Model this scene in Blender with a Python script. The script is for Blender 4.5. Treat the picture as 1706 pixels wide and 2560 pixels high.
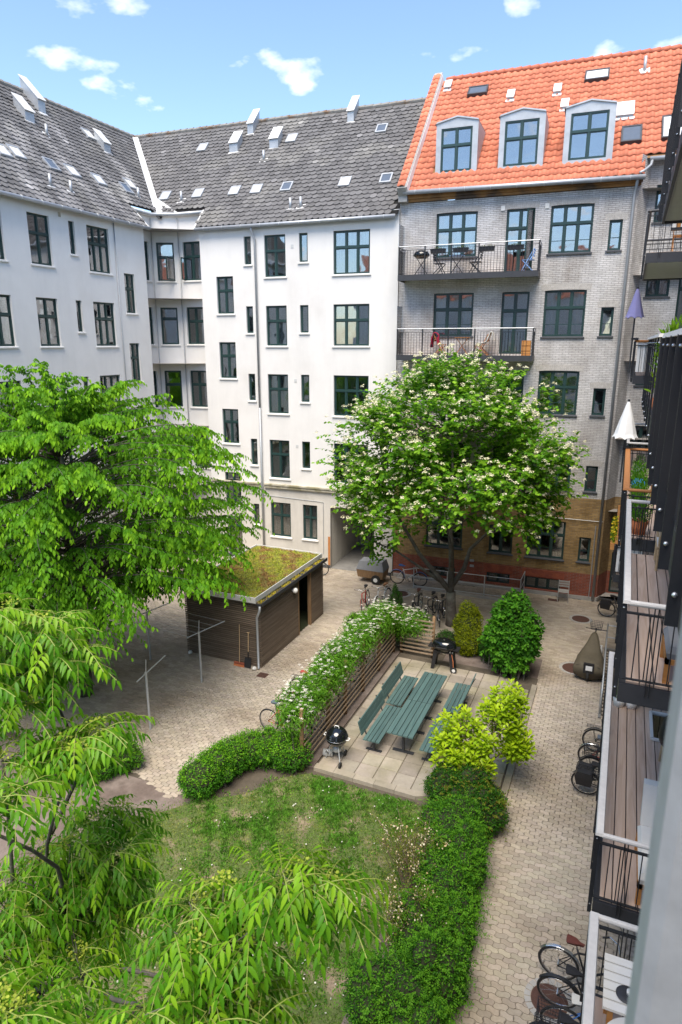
import bpy, bmesh, math, random
import numpy as np
from mathutils import Vector, Matrix
R = math.radians
for o in list(bpy.data.objects): bpy.data.objects.remove(o)
S = bpy.context.scene
COL = S.collection

# ------------------------------------------------------------------ camera
CH = 10.6; PITCH = R(14.5); YAW = R(23.4); FPX = 1627.0
cd = bpy.data.cameras.new('camera'); cam = bpy.data.objects.new('camera', cd); COL.objects.link(cam)
cam.location = (0, 0, CH); cam.rotation_euler = (R(90) - PITCH, 0, YAW)
cd.sensor_fit = 'VERTICAL'; cd.sensor_height = 36.0; cd.lens = FPX / 2560 * 36.0
cd.clip_start = 0.05; cd.clip_end = 3000
cd.dof.use_dof = True; cd.dof.focus_distance = 22.0; cd.dof.aperture_fstop = 5.6
S.camera = cam

# ------------------------------------------------------------------ sky
SUN_EL, SUN_AZ = R(63), R(170)           # azimuth clockwise from +Y
W = bpy.data.worlds.new('World'); S.world = W; W.use_nodes = True
wn, wl = W.node_tree.nodes, W.node_tree.links
wn.clear()
wo = wn.new('ShaderNodeOutputWorld'); bg = wn.new('ShaderNodeBackground'); bg.inputs['Strength'].default_value = 0.14
sky = wn.new('ShaderNodeTexSky'); sky.sky_type = 'NISHITA'; sky.sun_disc = False
sky.sun_elevation = SUN_EL; sky.sun_rotation = SUN_AZ; sky.altitude = 0; sky.air_density = 1.0; sky.dust_density = 0.6; sky.ozone_density = 2.6
# small fair-weather clouds: noise on the sky direction projected on a flat cloud layer
tc = wn.new('ShaderNodeTexCoord'); sx = wn.new('ShaderNodeSeparateXYZ'); wl.new(tc.outputs['Generated'], sx.inputs[0])
def wmath(op, a, b=None):
    n = wn.new('ShaderNodeMath'); n.operation = op
    for i, v in enumerate((a, b)):
        if v is None: continue
        if isinstance(v, (int, float)): n.inputs[i].default_value = v
        else: wl.new(v, n.inputs[i])
    return n.outputs[0]
zz = wmath('ADD', wmath('MAXIMUM', sx.outputs['Z'], 0.0), 0.25)
cv = wn.new('ShaderNodeCombineXYZ'); wl.new(wmath('DIVIDE', sx.outputs['X'], zz), cv.inputs[0]); wl.new(wmath('DIVIDE', sx.outputs['Y'], zz), cv.inputs[1])
cn = wn.new('ShaderNodeTexNoise'); cn.inputs['Scale'].default_value = 5.8; cn.inputs['Detail'].default_value = 5; cn.inputs['Roughness'].default_value = 0.5
wl.new(cv.outputs[0], cn.inputs['Vector'])
cr = wn.new('ShaderNodeValToRGB'); cr.color_ramp.elements[0].position = 0.60; cr.color_ramp.elements[1].position = 0.74
cr.color_ramp.elements[1].color = (0.9, 0.9, 0.9, 1)
wl.new(cn.outputs['Fac'], cr.inputs[0])
cm = wn.new('ShaderNodeMixRGB'); wl.new(cr.outputs[0], cm.inputs[0]); wl.new(sky.outputs[0], cm.inputs[1]); cm.inputs[2].default_value = (5.6, 5.7, 5.9, 1)
wl.new(cm.outputs[0], bg.inputs[0]); wl.new(bg.outputs[0], wo.inputs[0])

# ------------------------------------------------------------------ sun, exposure
sl = bpy.data.lights.new('sun', 'SUN'); sl.energy = 3.1; sl.angle = R(40); sl.color = (1.0, 0.90, 0.76)
so = bpy.data.objects.new('sun', sl); COL.objects.link(so)
_d = Vector((math.sin(SUN_AZ) * math.cos(SUN_EL), math.cos(SUN_AZ) * math.cos(SUN_EL), math.sin(SUN_EL)))
so.rotation_euler = _d.to_track_quat('Z', 'Y').to_euler(); so.location = _d * 60
S.view_settings.view_transform = 'Standard'; S.view_settings.look = 'None'
S.view_settings.gamma = 1.0; S.view_settings.exposure = 1.12; S.view_settings.use_curve_mapping = False
S.render.engine = 'CYCLES'

# ------------------------------------------------------------------ pixel -> direction (positions come from what a thing stands on)
_fw = Vector((-math.sin(YAW) * math.cos(PITCH), math.cos(YAW) * math.cos(PITCH), -math.sin(PITCH)))
_rt = Vector((math.cos(YAW), math.sin(YAW), 0)); _up = _rt.cross(_fw)
CAM = Vector((0, 0, CH))
def pray(x, y): return _fw + _rt * ((x - 853) / FPX) - _up * ((y - 1280) / FPX)
def G(x, y, z=0.0):
    d = pray(x, y); return CAM + d * ((z - CH) / d.z)
def PY(x, y, Y):
    d = pray(x, y); return CAM + d * (Y / d.y)
def PD(x, y, dist): return CAM + pray(x, y).normalized() * dist
def pproj(p):
    v = Vector(p) - CAM; z = v.dot(_fw); return 853 + FPX * v.dot(_rt) / z, 1280 - FPX * v.dot(_up) / z, z

# ------------------------------------------------------------------ materials
MATS = {}
def mat(name, col, rough=0.7, metal=0.0, var=0.14, scale=6.0, bump=0.0, bscale=60.0, attr=False, col2=None, c2pos=(0.45, 0.62), c2scale=1.2, spec=0.4, trans=0.0, coat=0.0, streak=0.0):
    if name in MATS: return MATS[name]
    m = bpy.data.materials.new(name); m.use_nodes = True; nt = m.node_tree; N, L = nt.nodes, nt.links
    b = N['Principled BSDF']; out = N['Material Output']
    b.inputs['Roughness'].default_value = rough; b.inputs['Metallic'].default_value = metal
    b.inputs['Specular IOR Level'].default_value = spec; b.inputs['Coat Weight'].default_value = coat
    geo = N.new('ShaderNodeNewGeometry')
    nz = N.new('ShaderNodeTexNoise'); nz.inputs['Scale'].default_value = scale; nz.inputs['Detail'].default_value = 6; nz.inputs['Roughness'].default_value = 0.65
    L.new(geo.outputs['Position'], nz.inputs['Vector'])
    mp = N.new('ShaderNodeMapRange'); mp.inputs[1].default_value = 0.25; mp.inputs[2].default_value = 0.75
    mp.inputs[3].default_value = 1 - var; mp.inputs[4].default_value = 1 + var
    L.new(nz.outputs['Fac'], mp.inputs[0])
    base = N.new('ShaderNodeRGB'); base.outputs[0].default_value = (*col, 1); cur = base.outputs[0]
    if col2:
        n2 = N.new('ShaderNodeTexNoise'); n2.inputs['Scale'].default_value = c2scale; n2.inputs['Detail'].default_value = 5; L.new(geo.outputs['Position'], n2.inputs['Vector'])
        rp = N.new('ShaderNodeValToRGB'); rp.color_ramp.elements[0].position, rp.color_ramp.elements[1].position = c2pos
        L.new(n2.outputs['Fac'], rp.inputs[0])
        mx = N.new('ShaderNodeMixRGB'); L.new(rp.outputs[0], mx.inputs[0]); L.new(cur, mx.inputs[1]); mx.inputs[2].default_value = (*col2, 1); cur = mx.outputs[0]
    mm = N.new('ShaderNodeMixRGB'); mm.blend_type = 'MULTIPLY'; mm.inputs[0].default_value = 1; L.new(cur, mm.inputs[1]); L.new(mp.outputs[0], mm.inputs[2]); cur = mm.outputs[0]
    if streak:
        sm = N.new('ShaderNodeMapping'); sm.inputs['Scale'].default_value = (1.1, 1.1, 0.16); L.new(geo.outputs['Position'], sm.inputs[0])
        n3 = N.new('ShaderNodeTexNoise'); n3.inputs['Scale'].default_value = 1.0; n3.inputs['Detail'].default_value = 7; n3.inputs['Roughness'].default_value = 0.7; L.new(sm.outputs[0], n3.inputs['Vector'])
        m3 = N.new('ShaderNodeMapRange'); m3.inputs[1].default_value = 0.46; m3.inputs[2].default_value = 0.74; m3.inputs[3].default_value = 1.0; m3.inputs[4].default_value = 1 - streak; L.new(n3.outputs['Fac'], m3.inputs[0])
        x3 = N.new('ShaderNodeMixRGB'); x3.blend_type = 'MULTIPLY'; x3.inputs[0].default_value = 1; L.new(cur, x3.inputs[1]); L.new(m3.outputs[0], x3.inputs[2]); cur = x3.outputs[0]
    if attr:
        at = N.new('ShaderNodeAttribute'); at.attribute_name = 'Col'
        m2 = N.new('ShaderNodeMixRGB'); m2.blend_type = 'MULTIPLY'; m2.inputs[0].default_value = 1; L.new(cur, m2.inputs[1]); L.new(at.outputs['Color'], m2.inputs[2]); cur = m2.outputs[0]
    L.new(cur, b.inputs['Base Color'])
    if bump:
        nb = N.new('ShaderNodeTexNoise'); nb.inputs['Scale'].default_value = bscale; nb.inputs['Detail'].default_value = 4; L.new(geo.outputs['Position'], nb.inputs['Vector'])
        bp = N.new('ShaderNodeBump'); bp.inputs['Strength'].default_value = bump; bp.inputs['Distance'].default_value = 0.02; L.new(nb.outputs['Fac'], bp.inputs['Height']); L.new(bp.outputs[0], b.inputs['Normal'])
    if trans:
        tr = N.new('ShaderNodeBsdfTranslucent'); L.new(cur, tr.inputs['Color'])
        ms = N.new('ShaderNodeMixShader'); ms.inputs[0].default_value = trans; L.new(b.outputs[0], ms.inputs[1]); L.new(tr.outputs[0], ms.inputs[2]); L.new(ms.outputs[0], out.inputs['Surface'])
    m.diffuse_color = (*col, 1)
    MATS[name] = m; return m
def glass_mat(name, tint=(0.62, 0.68, 0.68), refl=0.1):
    m = bpy.data.materials.new(name); m.use_nodes = True; nt = m.node_tree; N, L = nt.nodes, nt.links
    N.remove(N['Principled BSDF']); out = N['Material Output']
    t = N.new('ShaderNodeBsdfTransparent'); t.inputs[0].default_value = (*tint, 1)
    g = N.new('ShaderNodeBsdfGlossy'); g.inputs['Roughness'].default_value = 0.03; g.inputs['Color'].default_value = (0.95, 0.97, 1, 1)
    fr = N.new('ShaderNodeFresnel'); fr.inputs[0].default_value = 1.5
    geo = N.new('ShaderNodeNewGeometry'); nz = N.new('ShaderNodeTexNoise'); nz.inputs['Scale'].default_value = 1.6; nz.inputs['Detail'].default_value = 1; L.new(geo.outputs['Position'], nz.inputs['Vector'])
    bp = N.new('ShaderNodeBump'); bp.inputs['Strength'].default_value = 0.12; bp.inputs['Distance'].default_value = 0.05; L.new(nz.outputs['Fac'], bp.inputs['Height']); L.new(bp.outputs[0], g.inputs['Normal'])
    ad = N.new('ShaderNodeMath'); ad.operation = 'ADD'; L.new(fr.outputs[0], ad.inputs[0]); ad.inputs[1].default_value = refl
    ms = N.new('ShaderNodeMixShader'); L.new(ad.outputs[0], ms.inputs[0]); L.new(t.outputs[0], ms.inputs[1]); L.new(g.outputs[0], ms.inputs[2]); L.new(ms.outputs[0], out.inputs['Surface'])
    MATS[name] = m; return m
def brick_mat(name, c1, c2, mortar, rough=0.85, dirt=None, dscale=0.7, bump=0.6, dpos=(0.48, 0.72)):
    """courses of brick on the object's own x / z axes"""
    m = bpy.data.materials.new(name); m.use_nodes = True; nt = m.node_tree; N, L = nt.nodes, nt.links
    b = N['Principled BSDF']; b.inputs['Roughness'].default_value = rough; b.inputs['Specular IOR Level'].default_value = 0.25
    tcx = N.new('ShaderNodeTexCoord'); sp = N.new('ShaderNodeSeparateXYZ'); L.new(tcx.outputs['Object'], sp.inputs[0])
    ad = N.new('ShaderNodeMath'); ad.operation = 'ADD'; L.new(sp.outputs[0], ad.inputs[0]); L.new(sp.outputs[1], ad.inputs[1])
    cb = N.new('ShaderNodeCombineXYZ'); L.new(ad.outputs[0], cb.inputs[0]); L.new(sp.outputs[2], cb.inputs[1])
    bt = N.new('ShaderNodeTexBrick'); L.new(cb.outputs[0], bt.inputs['Vector'])
    bt.inputs['Color1'].default_value = (*c1, 1); bt.inputs['Color2'].default_value = (*c2, 1); bt.inputs['Mortar'].default_value = (*mortar, 1)
    bt.inputs['Scale'].default_value = 1.0; bt.inputs['Mortar Size'].default_value = 0.008; bt.inputs['Mortar Smooth'].default_value = 0.4
    bt.inputs['Brick Width'].default_value = 0.24; bt.inputs['Row Height'].default_value = 0.067; bt.inputs['Bias'].default_value = -0.1
    cur = bt.outputs['Color']
    nz = N.new('ShaderNodeTexNoise'); nz.inputs['Scale'].default_value = 3.0; nz.inputs['Detail'].default_value = 8; nz.inputs['Roughness'].default_value = 0.7; L.new(tcx.outputs['Object'], nz.inputs['Vector'])
    mp = N.new('ShaderNodeMapRange'); mp.inputs[1].default_value = 0.3; mp.inputs[2].default_value = 0.7; mp.inputs[3].default_value = 0.82; mp.inputs[4].default_value = 1.12; L.new(nz.outputs['Fac'], mp.inputs[0])
    mm = N.new('ShaderNodeMixRGB'); mm.blend_type = 'MULTIPLY'; mm.inputs[0].default_value = 1; L.new(cur, mm.inputs[1]); L.new(mp.outputs[0], mm.inputs[2]); cur = mm.outputs[0]
    if dirt:
        sc = N.new('ShaderNodeMapping'); sc.inputs['Scale'].default_value = (1, 1, 0.45); L.new(tcx.outputs['Object'], sc.inputs[0])
        n2 = N.new('ShaderNodeTexNoise'); n2.inputs['Scale'].default_value = dscale; n2.inputs['Detail'].default_value = 7; n2.inputs['Roughness'].default_value = 0.62; L.new(sc.outputs[0], n2.inputs['Vector'])
        rp = N.new('ShaderNodeValToRGB'); rp.color_ramp.elements[0].position, rp.color_ramp.elements[1].position = dpos; L.new(n2.outputs['Fac'], rp.inputs[0])
        mx = N.new('ShaderNodeMixRGB'); mx.blend_type = 'MULTIPLY'; L.new(rp.outputs[0], mx.inputs[0]); L.new(cur, mx.inputs[1]); mx.inputs[2].default_value = (*dirt, 1); cur = mx.outputs[0]
    L.new(cur, b.inputs['Base Color'])
    bp = N.new('ShaderNodeBump'); bp.inputs['Strength'].default_value = bump; bp.inputs['Distance'].default_value = 0.012; bp.invert = True
    L.new(bt.outputs['Fac'], bp.inputs['Height']); L.new(bp.outputs[0], b.inputs['Normal'])
    MATS[name] = m; return m
def wood_mat(name, c1, c2, axis='Y', rough=0.65, attr=True):
    m = bpy.data.materials.new(name); m.use_nodes = True; nt = m.node_tree; N, L = nt.nodes, nt.links
    b = N['Principled BSDF']; b.inputs['Roughness'].default_value = rough; b.inputs['Specular IOR Level'].default_value = 0.3
    geo = N.new('ShaderNodeNewGeometry'); mp = N.new('ShaderNodeMapping')
    mp.inputs['Scale'].default_value = {'X': (0.6, 9, 9), 'Y': (9, 0.6, 9), 'Z': (9, 9, 0.6)}[axis]; L.new(geo.outputs['Position'], mp.inputs[0])
    oi = N.new('ShaderNodeObjectInfo'); va = N.new('ShaderNodeVectorMath'); va.operation = 'ADD'; L.new(mp.outputs[0], va.inputs[0])
    ml = N.new('ShaderNodeMath'); ml.operation = 'MULTIPLY'; ml.inputs[1].default_value = 40; L.new(oi.outputs['Random'], ml.inputs[0]); L.new(ml.outputs[0], va.inputs[1])
    nz = N.new('ShaderNodeTexNoise'); nz.inputs['Scale'].default_value = 1.6; nz.inputs['Detail'].default_value = 5; nz.inputs['Distortion'].default_value = 1.2; L.new(va.outputs[0], nz.inputs['Vector'])
    rp = N.new('ShaderNodeValToRGB'); rp.color_ramp.elements[0].position = 0.3; rp.color_ramp.elements[1].position = 0.7
    rp.color_ramp.elements[0].color = (*c1, 1); rp.color_ramp.elements[1].color = (*c2, 1); L.new(nz.outputs['Fac'], rp.inputs[0])
    mr = N.new('ShaderNodeMapRange'); mr.inputs[3].default_value = 0.84; mr.inputs[4].default_value = 1.14; L.new(oi.outputs['Random'], mr.inputs[0])
    mm = N.new('ShaderNodeMixRGB'); mm.blend_type = 'MULTIPLY'; mm.inputs[0].default_value = 1; L.new(rp.outputs[0], mm.inputs[1]); L.new(mr.outputs[0], mm.inputs[2])
    L.new(mm.outputs[0], b.inputs['Base Color'])
    MATS[name] = m; return m

# ------------------------------------------------------------------ mesh helpers
INV = {}
class Fr:
    """a facade frame: u along it, v into the building, z up"""
    def __init__(s, o, d):
        s.o = Vector(o); s.d = Vector(d).normalized(); s.v = Vector((-s.d.y, s.d.x, 0))
    def p(s, u, v, z): return s.o + s.d * u + s.v * v + Vector((0, 0, z))
IDF = Fr((0, 0, 0), (1, 0, 0))
class MB:
    def __init__(s): s.v = []; s.f = []; s.m = []; s.c = []; s.cur = 0; s.cc = (1, 1, 1); s.usec = False
    def poly(s, pts, mi=None):
        i = len(s.v); s.v += [tuple(p) for p in pts]; s.f.append(tuple(range(i, i + len(pts)))); s.m.append(s.cur if mi is None else mi); s.c.append(s.cc); return s
    def add(s, verts, faces):
        i = len(s.v); s.v += [tuple(p) for p in verts]
        for f in faces: s.f.append(tuple(a + i for a in f)); s.m.append(s.cur); s.c.append(s.cc)
        return s
    def hexa(s, c): return s.add(c, ((0, 3, 2, 1), (4, 5, 6, 7), (0, 1, 5, 4), (1, 2, 6, 5), (2, 3, 7, 6), (3, 0, 4, 7)))
    def box(s, x0, x1, y0, y1, z0, z1, fr=IDF):
        P = fr.p
        return s.hexa([P(x0, y0, z0), P(x1, y0, z0), P(x1, y1, z0), P(x0, y1, z0), P(x0, y0, z1), P(x1, y0, z1), P(x1, y1, z1), P(x0, y1, z1)])
    def bar(s, a, b, w, h=None, upv=(0, 0, 1)):
        a, b = Vector(a), Vector(b); t = (b - a).normalized(); u = Vector(upv)
        if abs(t.dot(u)) > 0.98: u = Vector((1, 0, 0))
        sd = t.cross(u).normalized(); un = sd.cross(t); h = w if h is None else h
        sd *= w / 2; un *= h / 2
        return s.hexa([a - sd - un, a + sd - un, b + sd - un, b - sd - un, a - sd + un, a + sd + un, b + sd + un, b - sd + un])
    def tube(s, pts, r, n=8, cap=True):
        pts = [Vector(p) for p in pts]; k = len(pts); rs = r if isinstance(r, (list, tuple)) else [r] * k
        base = len(s.v); prev = None
        for i, p in enumerate(pts):
            t = (pts[min(i + 1, k - 1)] - pts[max(i - 1, 0)]); t = t.normalized() if t.length > 1e-9 else Vector((0, 0, 1))
            if prev is None:
                a = Vector((0, 0, 1)) if abs(t.z) < 0.9 else Vector((1, 0, 0)); x = t.cross(a).normalized()
            else:
                x = (prev - t * prev.dot(t)); x = x.normalized() if x.length > 1e-6 else t.orthogonal().normalized()
            prev = x; y = t.cross(x)
            for j in range(n):
                a = 2 * math.pi * j / n; s.v.append(tuple(p + (x * math.cos(a) + y * math.sin(a)) * rs[i]))
        for i in range(k - 1):
            for j in range(n):
                j2 = (j + 1) % n; s.f.append((base + i * n + j, base + i * n + j2, base + (i + 1) * n + j2, base + (i + 1) * n + j)); s.m.append(s.cur); s.c.append(s.cc)
        if cap:
            s.f.append(tuple(base + j for j in reversed(range(n)))); s.f.append(tuple(base + (k - 1) * n + j for j in range(n))); s.m += [s.cur] * 2; s.c += [s.cc] * 2
        return s
    def ring(s, c, ax, Rr, r, n=28, k=6, a0=0.0, a1=2 * math.pi):
        c = Vector(c); ax = Vector(ax).normalized(); x = ax.orthogonal().normalized()
        if abs(ax.z) < 0.99: x = (Vector((0, 0, 1)) - ax * ax.z).normalized()
        y = ax.cross(x); full = abs(a1 - a0 - 2 * math.pi) < 1e-6
        pts = [c + (x * math.cos(a0 + (a1 - a0) * i / n) + y * math.sin(a0 + (a1 - a0) * i / n)) * Rr for i in range(n if full else n + 1)]
        if not full: return s.tube(pts, r, k)
        base = len(s.v); m = len(pts)
        for p in pts:
            rad = (p - c).normalized()
            for j in range(k):
                a = 2 * math.pi * j / k; s.v.append(tuple(p + (rad * math.cos(a) + ax * math.sin(a)) * r))
        for i in range(m):
            for j in range(k):
                i2, j2 = (i + 1) % m, (j + 1) % k; s.f.append((base + i * k + j, base + i2 * k + j, base + i2 * k + j2, base + i * k + j2)); s.m.append(s.cur); s.c.append(s.cc)
        return s
    def lathe(s, c, prof, n=24, ax=(0, 0, 1), caps=True):
        c = Vector(c); ax = Vector(ax).normalized(); x = ax.orthogonal().normalized(); y = ax.cross(x); base = len(s.v)
        for (r, h) in prof:
            for j in range(n):
                a = 2 * math.pi * j / n; s.v.append(tuple(c + ax * h + (x * math.cos(a) + y * math.sin(a)) * max(r, 1e-4)))
        for i in range(len(prof) - 1):
            for j in range(n):
                j2 = (j + 1) % n; s.f.append((base + i * n + j, base + i * n + j2, base + (i + 1) * n + j2, base + (i + 1) * n + j)); s.m.append(s.cur); s.c.append(s.cc)
        if caps:
            s.f.append(tuple(base + j for j in reversed(range(n)))); s.f.append(tuple(base + (len(prof) - 1) * n + j for j in range(n))); s.m += [s.cur] * 2; s.c += [s.cc] * 2
        return s
    def mesh(s, name, mats, inv=None, smooth=False):
        me = bpy.data.meshes.new(name); vs = s.v
        if inv is not None: vs = [tuple(inv @ Vector(p)) for p in vs]
        me.from_pydata(vs, [], s.f)
        for m in (mats if isinstance(mats, (list, tuple)) else [mats]): me.materials.append(MATS[m] if isinstance(m, str) else m)
        if any(s.m): me.polygons.foreach_set('material_index', s.m)
        if s.usec:
            at = me.attributes.new('Col', 'FLOAT_COLOR', 'FACE'); at.data.foreach_set('color', np.array([(*c, 1) for c in s.c], np.float32).ravel())
        if smooth: me.polygons.foreach_set('use_smooth', [True] * len(me.polygons))
        me.update(); return me
    def build(s, name, mats, parent=None, smooth=False):
        inv = INV.get(parent.name) if parent else None
        o = bpy.data.objects.new(name, s.mesh(name, mats, inv, smooth)); COL.objects.link(o)
        if parent: o.parent = parent; INV[o.name] = inv
        else: INV[o.name] = Matrix.Identity(4)
        return o
def tag(o, label=None, cat=None, group=None, kind=None):
    if label: o['label'] = label
    if cat: o['category'] = cat
    if group: o['group'] = group
    if kind: o['kind'] = kind
    return o
def thing(name, label, cat, loc=(0, 0, 0), rz=0.0, group=None):
    o = bpy.data.objects.new(name, None); o.empty_display_size = 0.2; COL.objects.link(o)
    o.location = loc; o.rotation_euler = (0, 0, rz)
    INV[o.name] = (Matrix.Translation(Vector(loc)) @ Matrix.Rotation(rz, 4, 'Z')).inverted()
    return tag(o, label, cat, group)
def piece(name, me, parent, Mw, kind=None):
    o = bpy.data.objects.new(name, me); COL.objects.link(o); o.parent = parent
    o.matrix_basis = INV[parent.name] @ Mw; INV[o.name] = INV[parent.name]
    if kind: o['kind'] = kind
    return o
def local(o):    # frame of a thing: local coordinates -> world
    M = INV[o.name].inverted(); d = M.to_3x3() @ Vector((1, 0, 0)); return Fr(M.to_translation(), d)
def frame_m(p, d, n):
    """matrix with x along d, z along n, at p"""
    x = Vector(d).normalized(); z = Vector(n); z = (z - x * x.dot(z)).normalized(); y = z.cross(x)
    return Matrix(((x.x, y.x, z.x, p[0]), (x.y, y.y, z.y, p[1]), (x.z, y.z, z.z, p[2]), (0, 0, 0, 1)))
def bulk(name, V, F, mats, parent=None, col=None, kind=None, smooth=False):
    """big mesh straight from numpy: V (n,3), F (m,k)"""
    inv = INV.get(parent.name) if parent else None
    if inv is not None:
        A = np.array(inv); V = V @ A[:3, :3].T + A[:3, 3]
    me = bpy.data.meshes.new(name); k = F.shape[1]
    me.vertices.add(len(V)); me.vertices.foreach_set('co', np.ascontiguousarray(V, np.float32).ravel())
    me.loops.add(F.size); me.loops.foreach_set('vertex_index', np.ascontiguousarray(F, np.int32).ravel())
    me.polygons.add(len(F)); me.polygons.foreach_set('loop_start', np.arange(0, F.size, k, dtype=np.int32))
    for m in (mats if isinstance(mats, (list, tuple)) else [mats]): me.materials.append(MATS[m] if isinstance(m, str) else m)
    me.update(calc_edges=True)
    if col is not None:
        at = me.attributes.new('Col', 'FLOAT_COLOR', 'FACE'); c4 = np.ones((len(F), 4), np.float32); c4[:, :3] = col; at.data.foreach_set('color', c4.ravel())
    me.polygons.foreach_set('use_smooth', np.full(len(F), smooth))
    o = bpy.data.objects.new(name, me); COL.objects.link(o)
    if parent: o.parent = parent; INV[o.name] = inv
    else: INV[o.name] = Matrix.Identity(4)
    if kind: o['kind'] = kind
    return o

# ------------------------------------------------------------------ the palette
mat('white_render', (0.74, 0.725, 0.70), 0.9, var=0.035, scale=1.3, bump=0.05, bscale=90, spec=0.2, col2=(0.67, 0.645, 0.61), c2pos=(0.52, 0.8), c2scale=0.5, streak=0.07)
mat('grey_render', (0.60, 0.575, 0.53), 0.9, var=0.06, scale=1.8, bump=0.08, spec=0.2, col2=(0.50, 0.475, 0.42), c2pos=(0.5, 0.75), c2scale=0.7, streak=0.18)
mat('moss_stone', (0.42, 0.39, 0.31), 0.9, var=0.2, scale=5, col2=(0.25, 0.23, 0.14), c2scale=3)
mat('room', (0.30, 0.28, 0.26), 0.9, var=0.1)
mat('window_green', (0.018, 0.048, 0.045), 0.35, var=0.12, scale=4, spec=0.5)
mat('sill_white', (0.70, 0.69, 0.66), 0.8, var=0.08)
mat('sill_dark', (0.06, 0.065, 0.075), 0.6, var=0.15)
mat('curtain', (0.62, 0.61, 0.58), 0.9, var=0.08, trans=0.3)
mat('curtain_cream', (0.60, 0.54, 0.38), 0.9, var=0.08, trans=0.3)
mat('blind', (0.55, 0.56, 0.55), 0.85, var=0.05)
glass_mat('glass', (0.74, 0.79, 0.79), refl=0.20)
glass_mat('frosted', (0.85, 0.9, 0.9), 0.25)
mat('slate', (0.120, 0.117, 0.117), 0.75, var=0.22, scale=9, attr=True, spec=0.3, col2=(0.17, 0.165, 0.155), c2pos=(0.52, 0.72), c2scale=0.6)
mat('slate_ridge', (0.26, 0.25, 0.23), 0.85, var=0.25, scale=4, col2=(0.17, 0.11, 0.07), c2pos=(0.5, 0.65), c2scale=2)
mat('zinc', (0.42, 0.44, 0.46), 0.5, 0.5, var=0.15, scale=3)
mat('zinc_light', (0.66, 0.66, 0.65), 0.55, 0.2, var=0.12, scale=5)
mat('pipe_grey', (0.36, 0.38, 0.40), 0.5, 0.4, var=0.1)
mat('galvanised', (0.52, 0.54, 0.55), 0.5, 0.45, var=0.16, scale=14)
mat('red_tile', (0.52, 0.165, 0.092), 0.7, var=0.12, scale=5, attr=True, spec=0.3)
mat('timber_trim', (0.33, 0.17, 0.06), 0.8, var=0.4, scale=3, col2=(0.09, 0.06, 0.04), c2scale=1.5)
brick_mat('brick_grey', (0.62, 0.61, 0.605), (0.53, 0.52, 0.515), (0.30, 0.29, 0.285), dirt=(0.63, 0.595, 0.56), dpos=(0.44, 0.68), bump=0.9)
brick_mat('brick_yellow', (0.38, 0.25, 0.105), (0.24, 0.15, 0.065), (0.21, 0.175, 0.125), dirt=(0.62, 0.58, 0.5), dscale=1.2)
brick_mat('brick_red', (0.30, 0.085, 0.05), (0.22, 0.06, 0.04), (0.20, 0.15, 0.125), dirt=(0.7, 0.6, 0.55), dscale=1.5)
mat('red_paint', (0.31, 0.085, 0.045), 0.8, var=0.2, scale=5, col2=(0.22, 0.06, 0.04), c2scale=3)
mat('concrete', (0.36, 0.35, 0.33), 0.9, var=0.15, scale=4, bump=0.1)
mat('concrete_dark', (0.20, 0.195, 0.185), 0.9, var=0.2, scale=3, bump=0.1)
mat('asphalt', (0.12, 0.115, 0.115), 0.9, var=0.15, bump=0.15)
mat('steel_black', (0.028, 0.030, 0.034), 0.45, 0.2, var=0.15, scale=5)
mat('steel_dark', (0.05, 0.052, 0.058), 0.5, 0.2, var=0.15, scale=5)
mat('soffit', (0.52, 0.52, 0.47), 0.8, var=0.06)
mat('rail_white', (0.62, 0.60, 0.57), 0.6, var=0.1, scale=12)
mat('rail_wood', (0.46, 0.19, 0.06), 0.6, var=0.2, scale=14)
wood_mat('deck', (0.48, 0.34, 0.255), (0.62, 0.48, 0.385), 'Y')
wood_mat('shed_wood', (0.115, 0.085, 0.062), (0.185, 0.145, 0.11), 'X')
wood_mat('shed_wood_y', (0.115, 0.085, 0.062), (0.185, 0.145, 0.11), 'Y')
wood_mat('post_wood', (0.19, 0.115, 0.06), (0.27, 0.17, 0.09), 'Z')
wood_mat('lath_wood', (0.24, 0.17, 0.11), (0.36, 0.28, 0.20), 'Y')
wood_mat('oak', (0.42, 0.18, 0.05), (0.52, 0.25, 0.08), 'X')
wood_mat('green_board', (0.055, 0.103, 0.100), (0.085, 0.142, 0.134), 'Y', 0.55)
mat('paver', (0.405, 0.35, 0.285), 0.9, var=0.13, scale=18, bump=0.12, bscale=130, attr=True, spec=0.2, col2=(0.29, 0.24, 0.185), c2pos=(0.46, 0.68), c2scale=0.45)
mat('joint_sand', (0.085, 0.07, 0.052), 0.95, var=0.25, scale=6)
mat('slab', (0.30, 0.265, 0.215), 0.9, var=0.15, scale=7, bump=0.08, attr=True, col2=(0.215, 0.195, 0.135), c2pos=(0.47, 0.68), c2scale=0.9)
mat('soil', (0.135, 0.103, 0.087), 0.95, var=0.3, scale=5, bump=0.3, bscale=40, col2=(0.195, 0.158, 0.138), c2pos=(0.42, 0.62), c2scale=1.0)
mat('turf', (0.085, 0.115, 0.032), 0.95, var=0.45, scale=14, bump=0.25, bscale=50, col2=(0.24, 0.185, 0.125), c2pos=(0.52, 0.66), c2scale=1.8)
mat('grass_blade', (1, 1, 1), 0.7, var=0.1, attr=True, trans=0.25, spec=0.25)
mat('leaf', (1, 1, 1), 0.55, var=0.12, scale=3, attr=True, trans=0.42, spec=0.16)
mat('leaf_gloss', (1, 1, 1), 0.42, var=0.12, scale=3, attr=True, trans=0.42, spec=0.25)
mat('petal', (0.80, 0.78, 0.70), 0.7, var=0.05, attr=True, trans=0.3)
mat('bark', (0.095, 0.082, 0.068), 0.9, var=0.3, scale=9, bump=0.5, bscale=30, col2=(0.14, 0.135, 0.11), c2scale=3)
mat('bark_light', (0.20, 0.14, 0.10), 0.9, var=0.3, scale=20)
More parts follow.
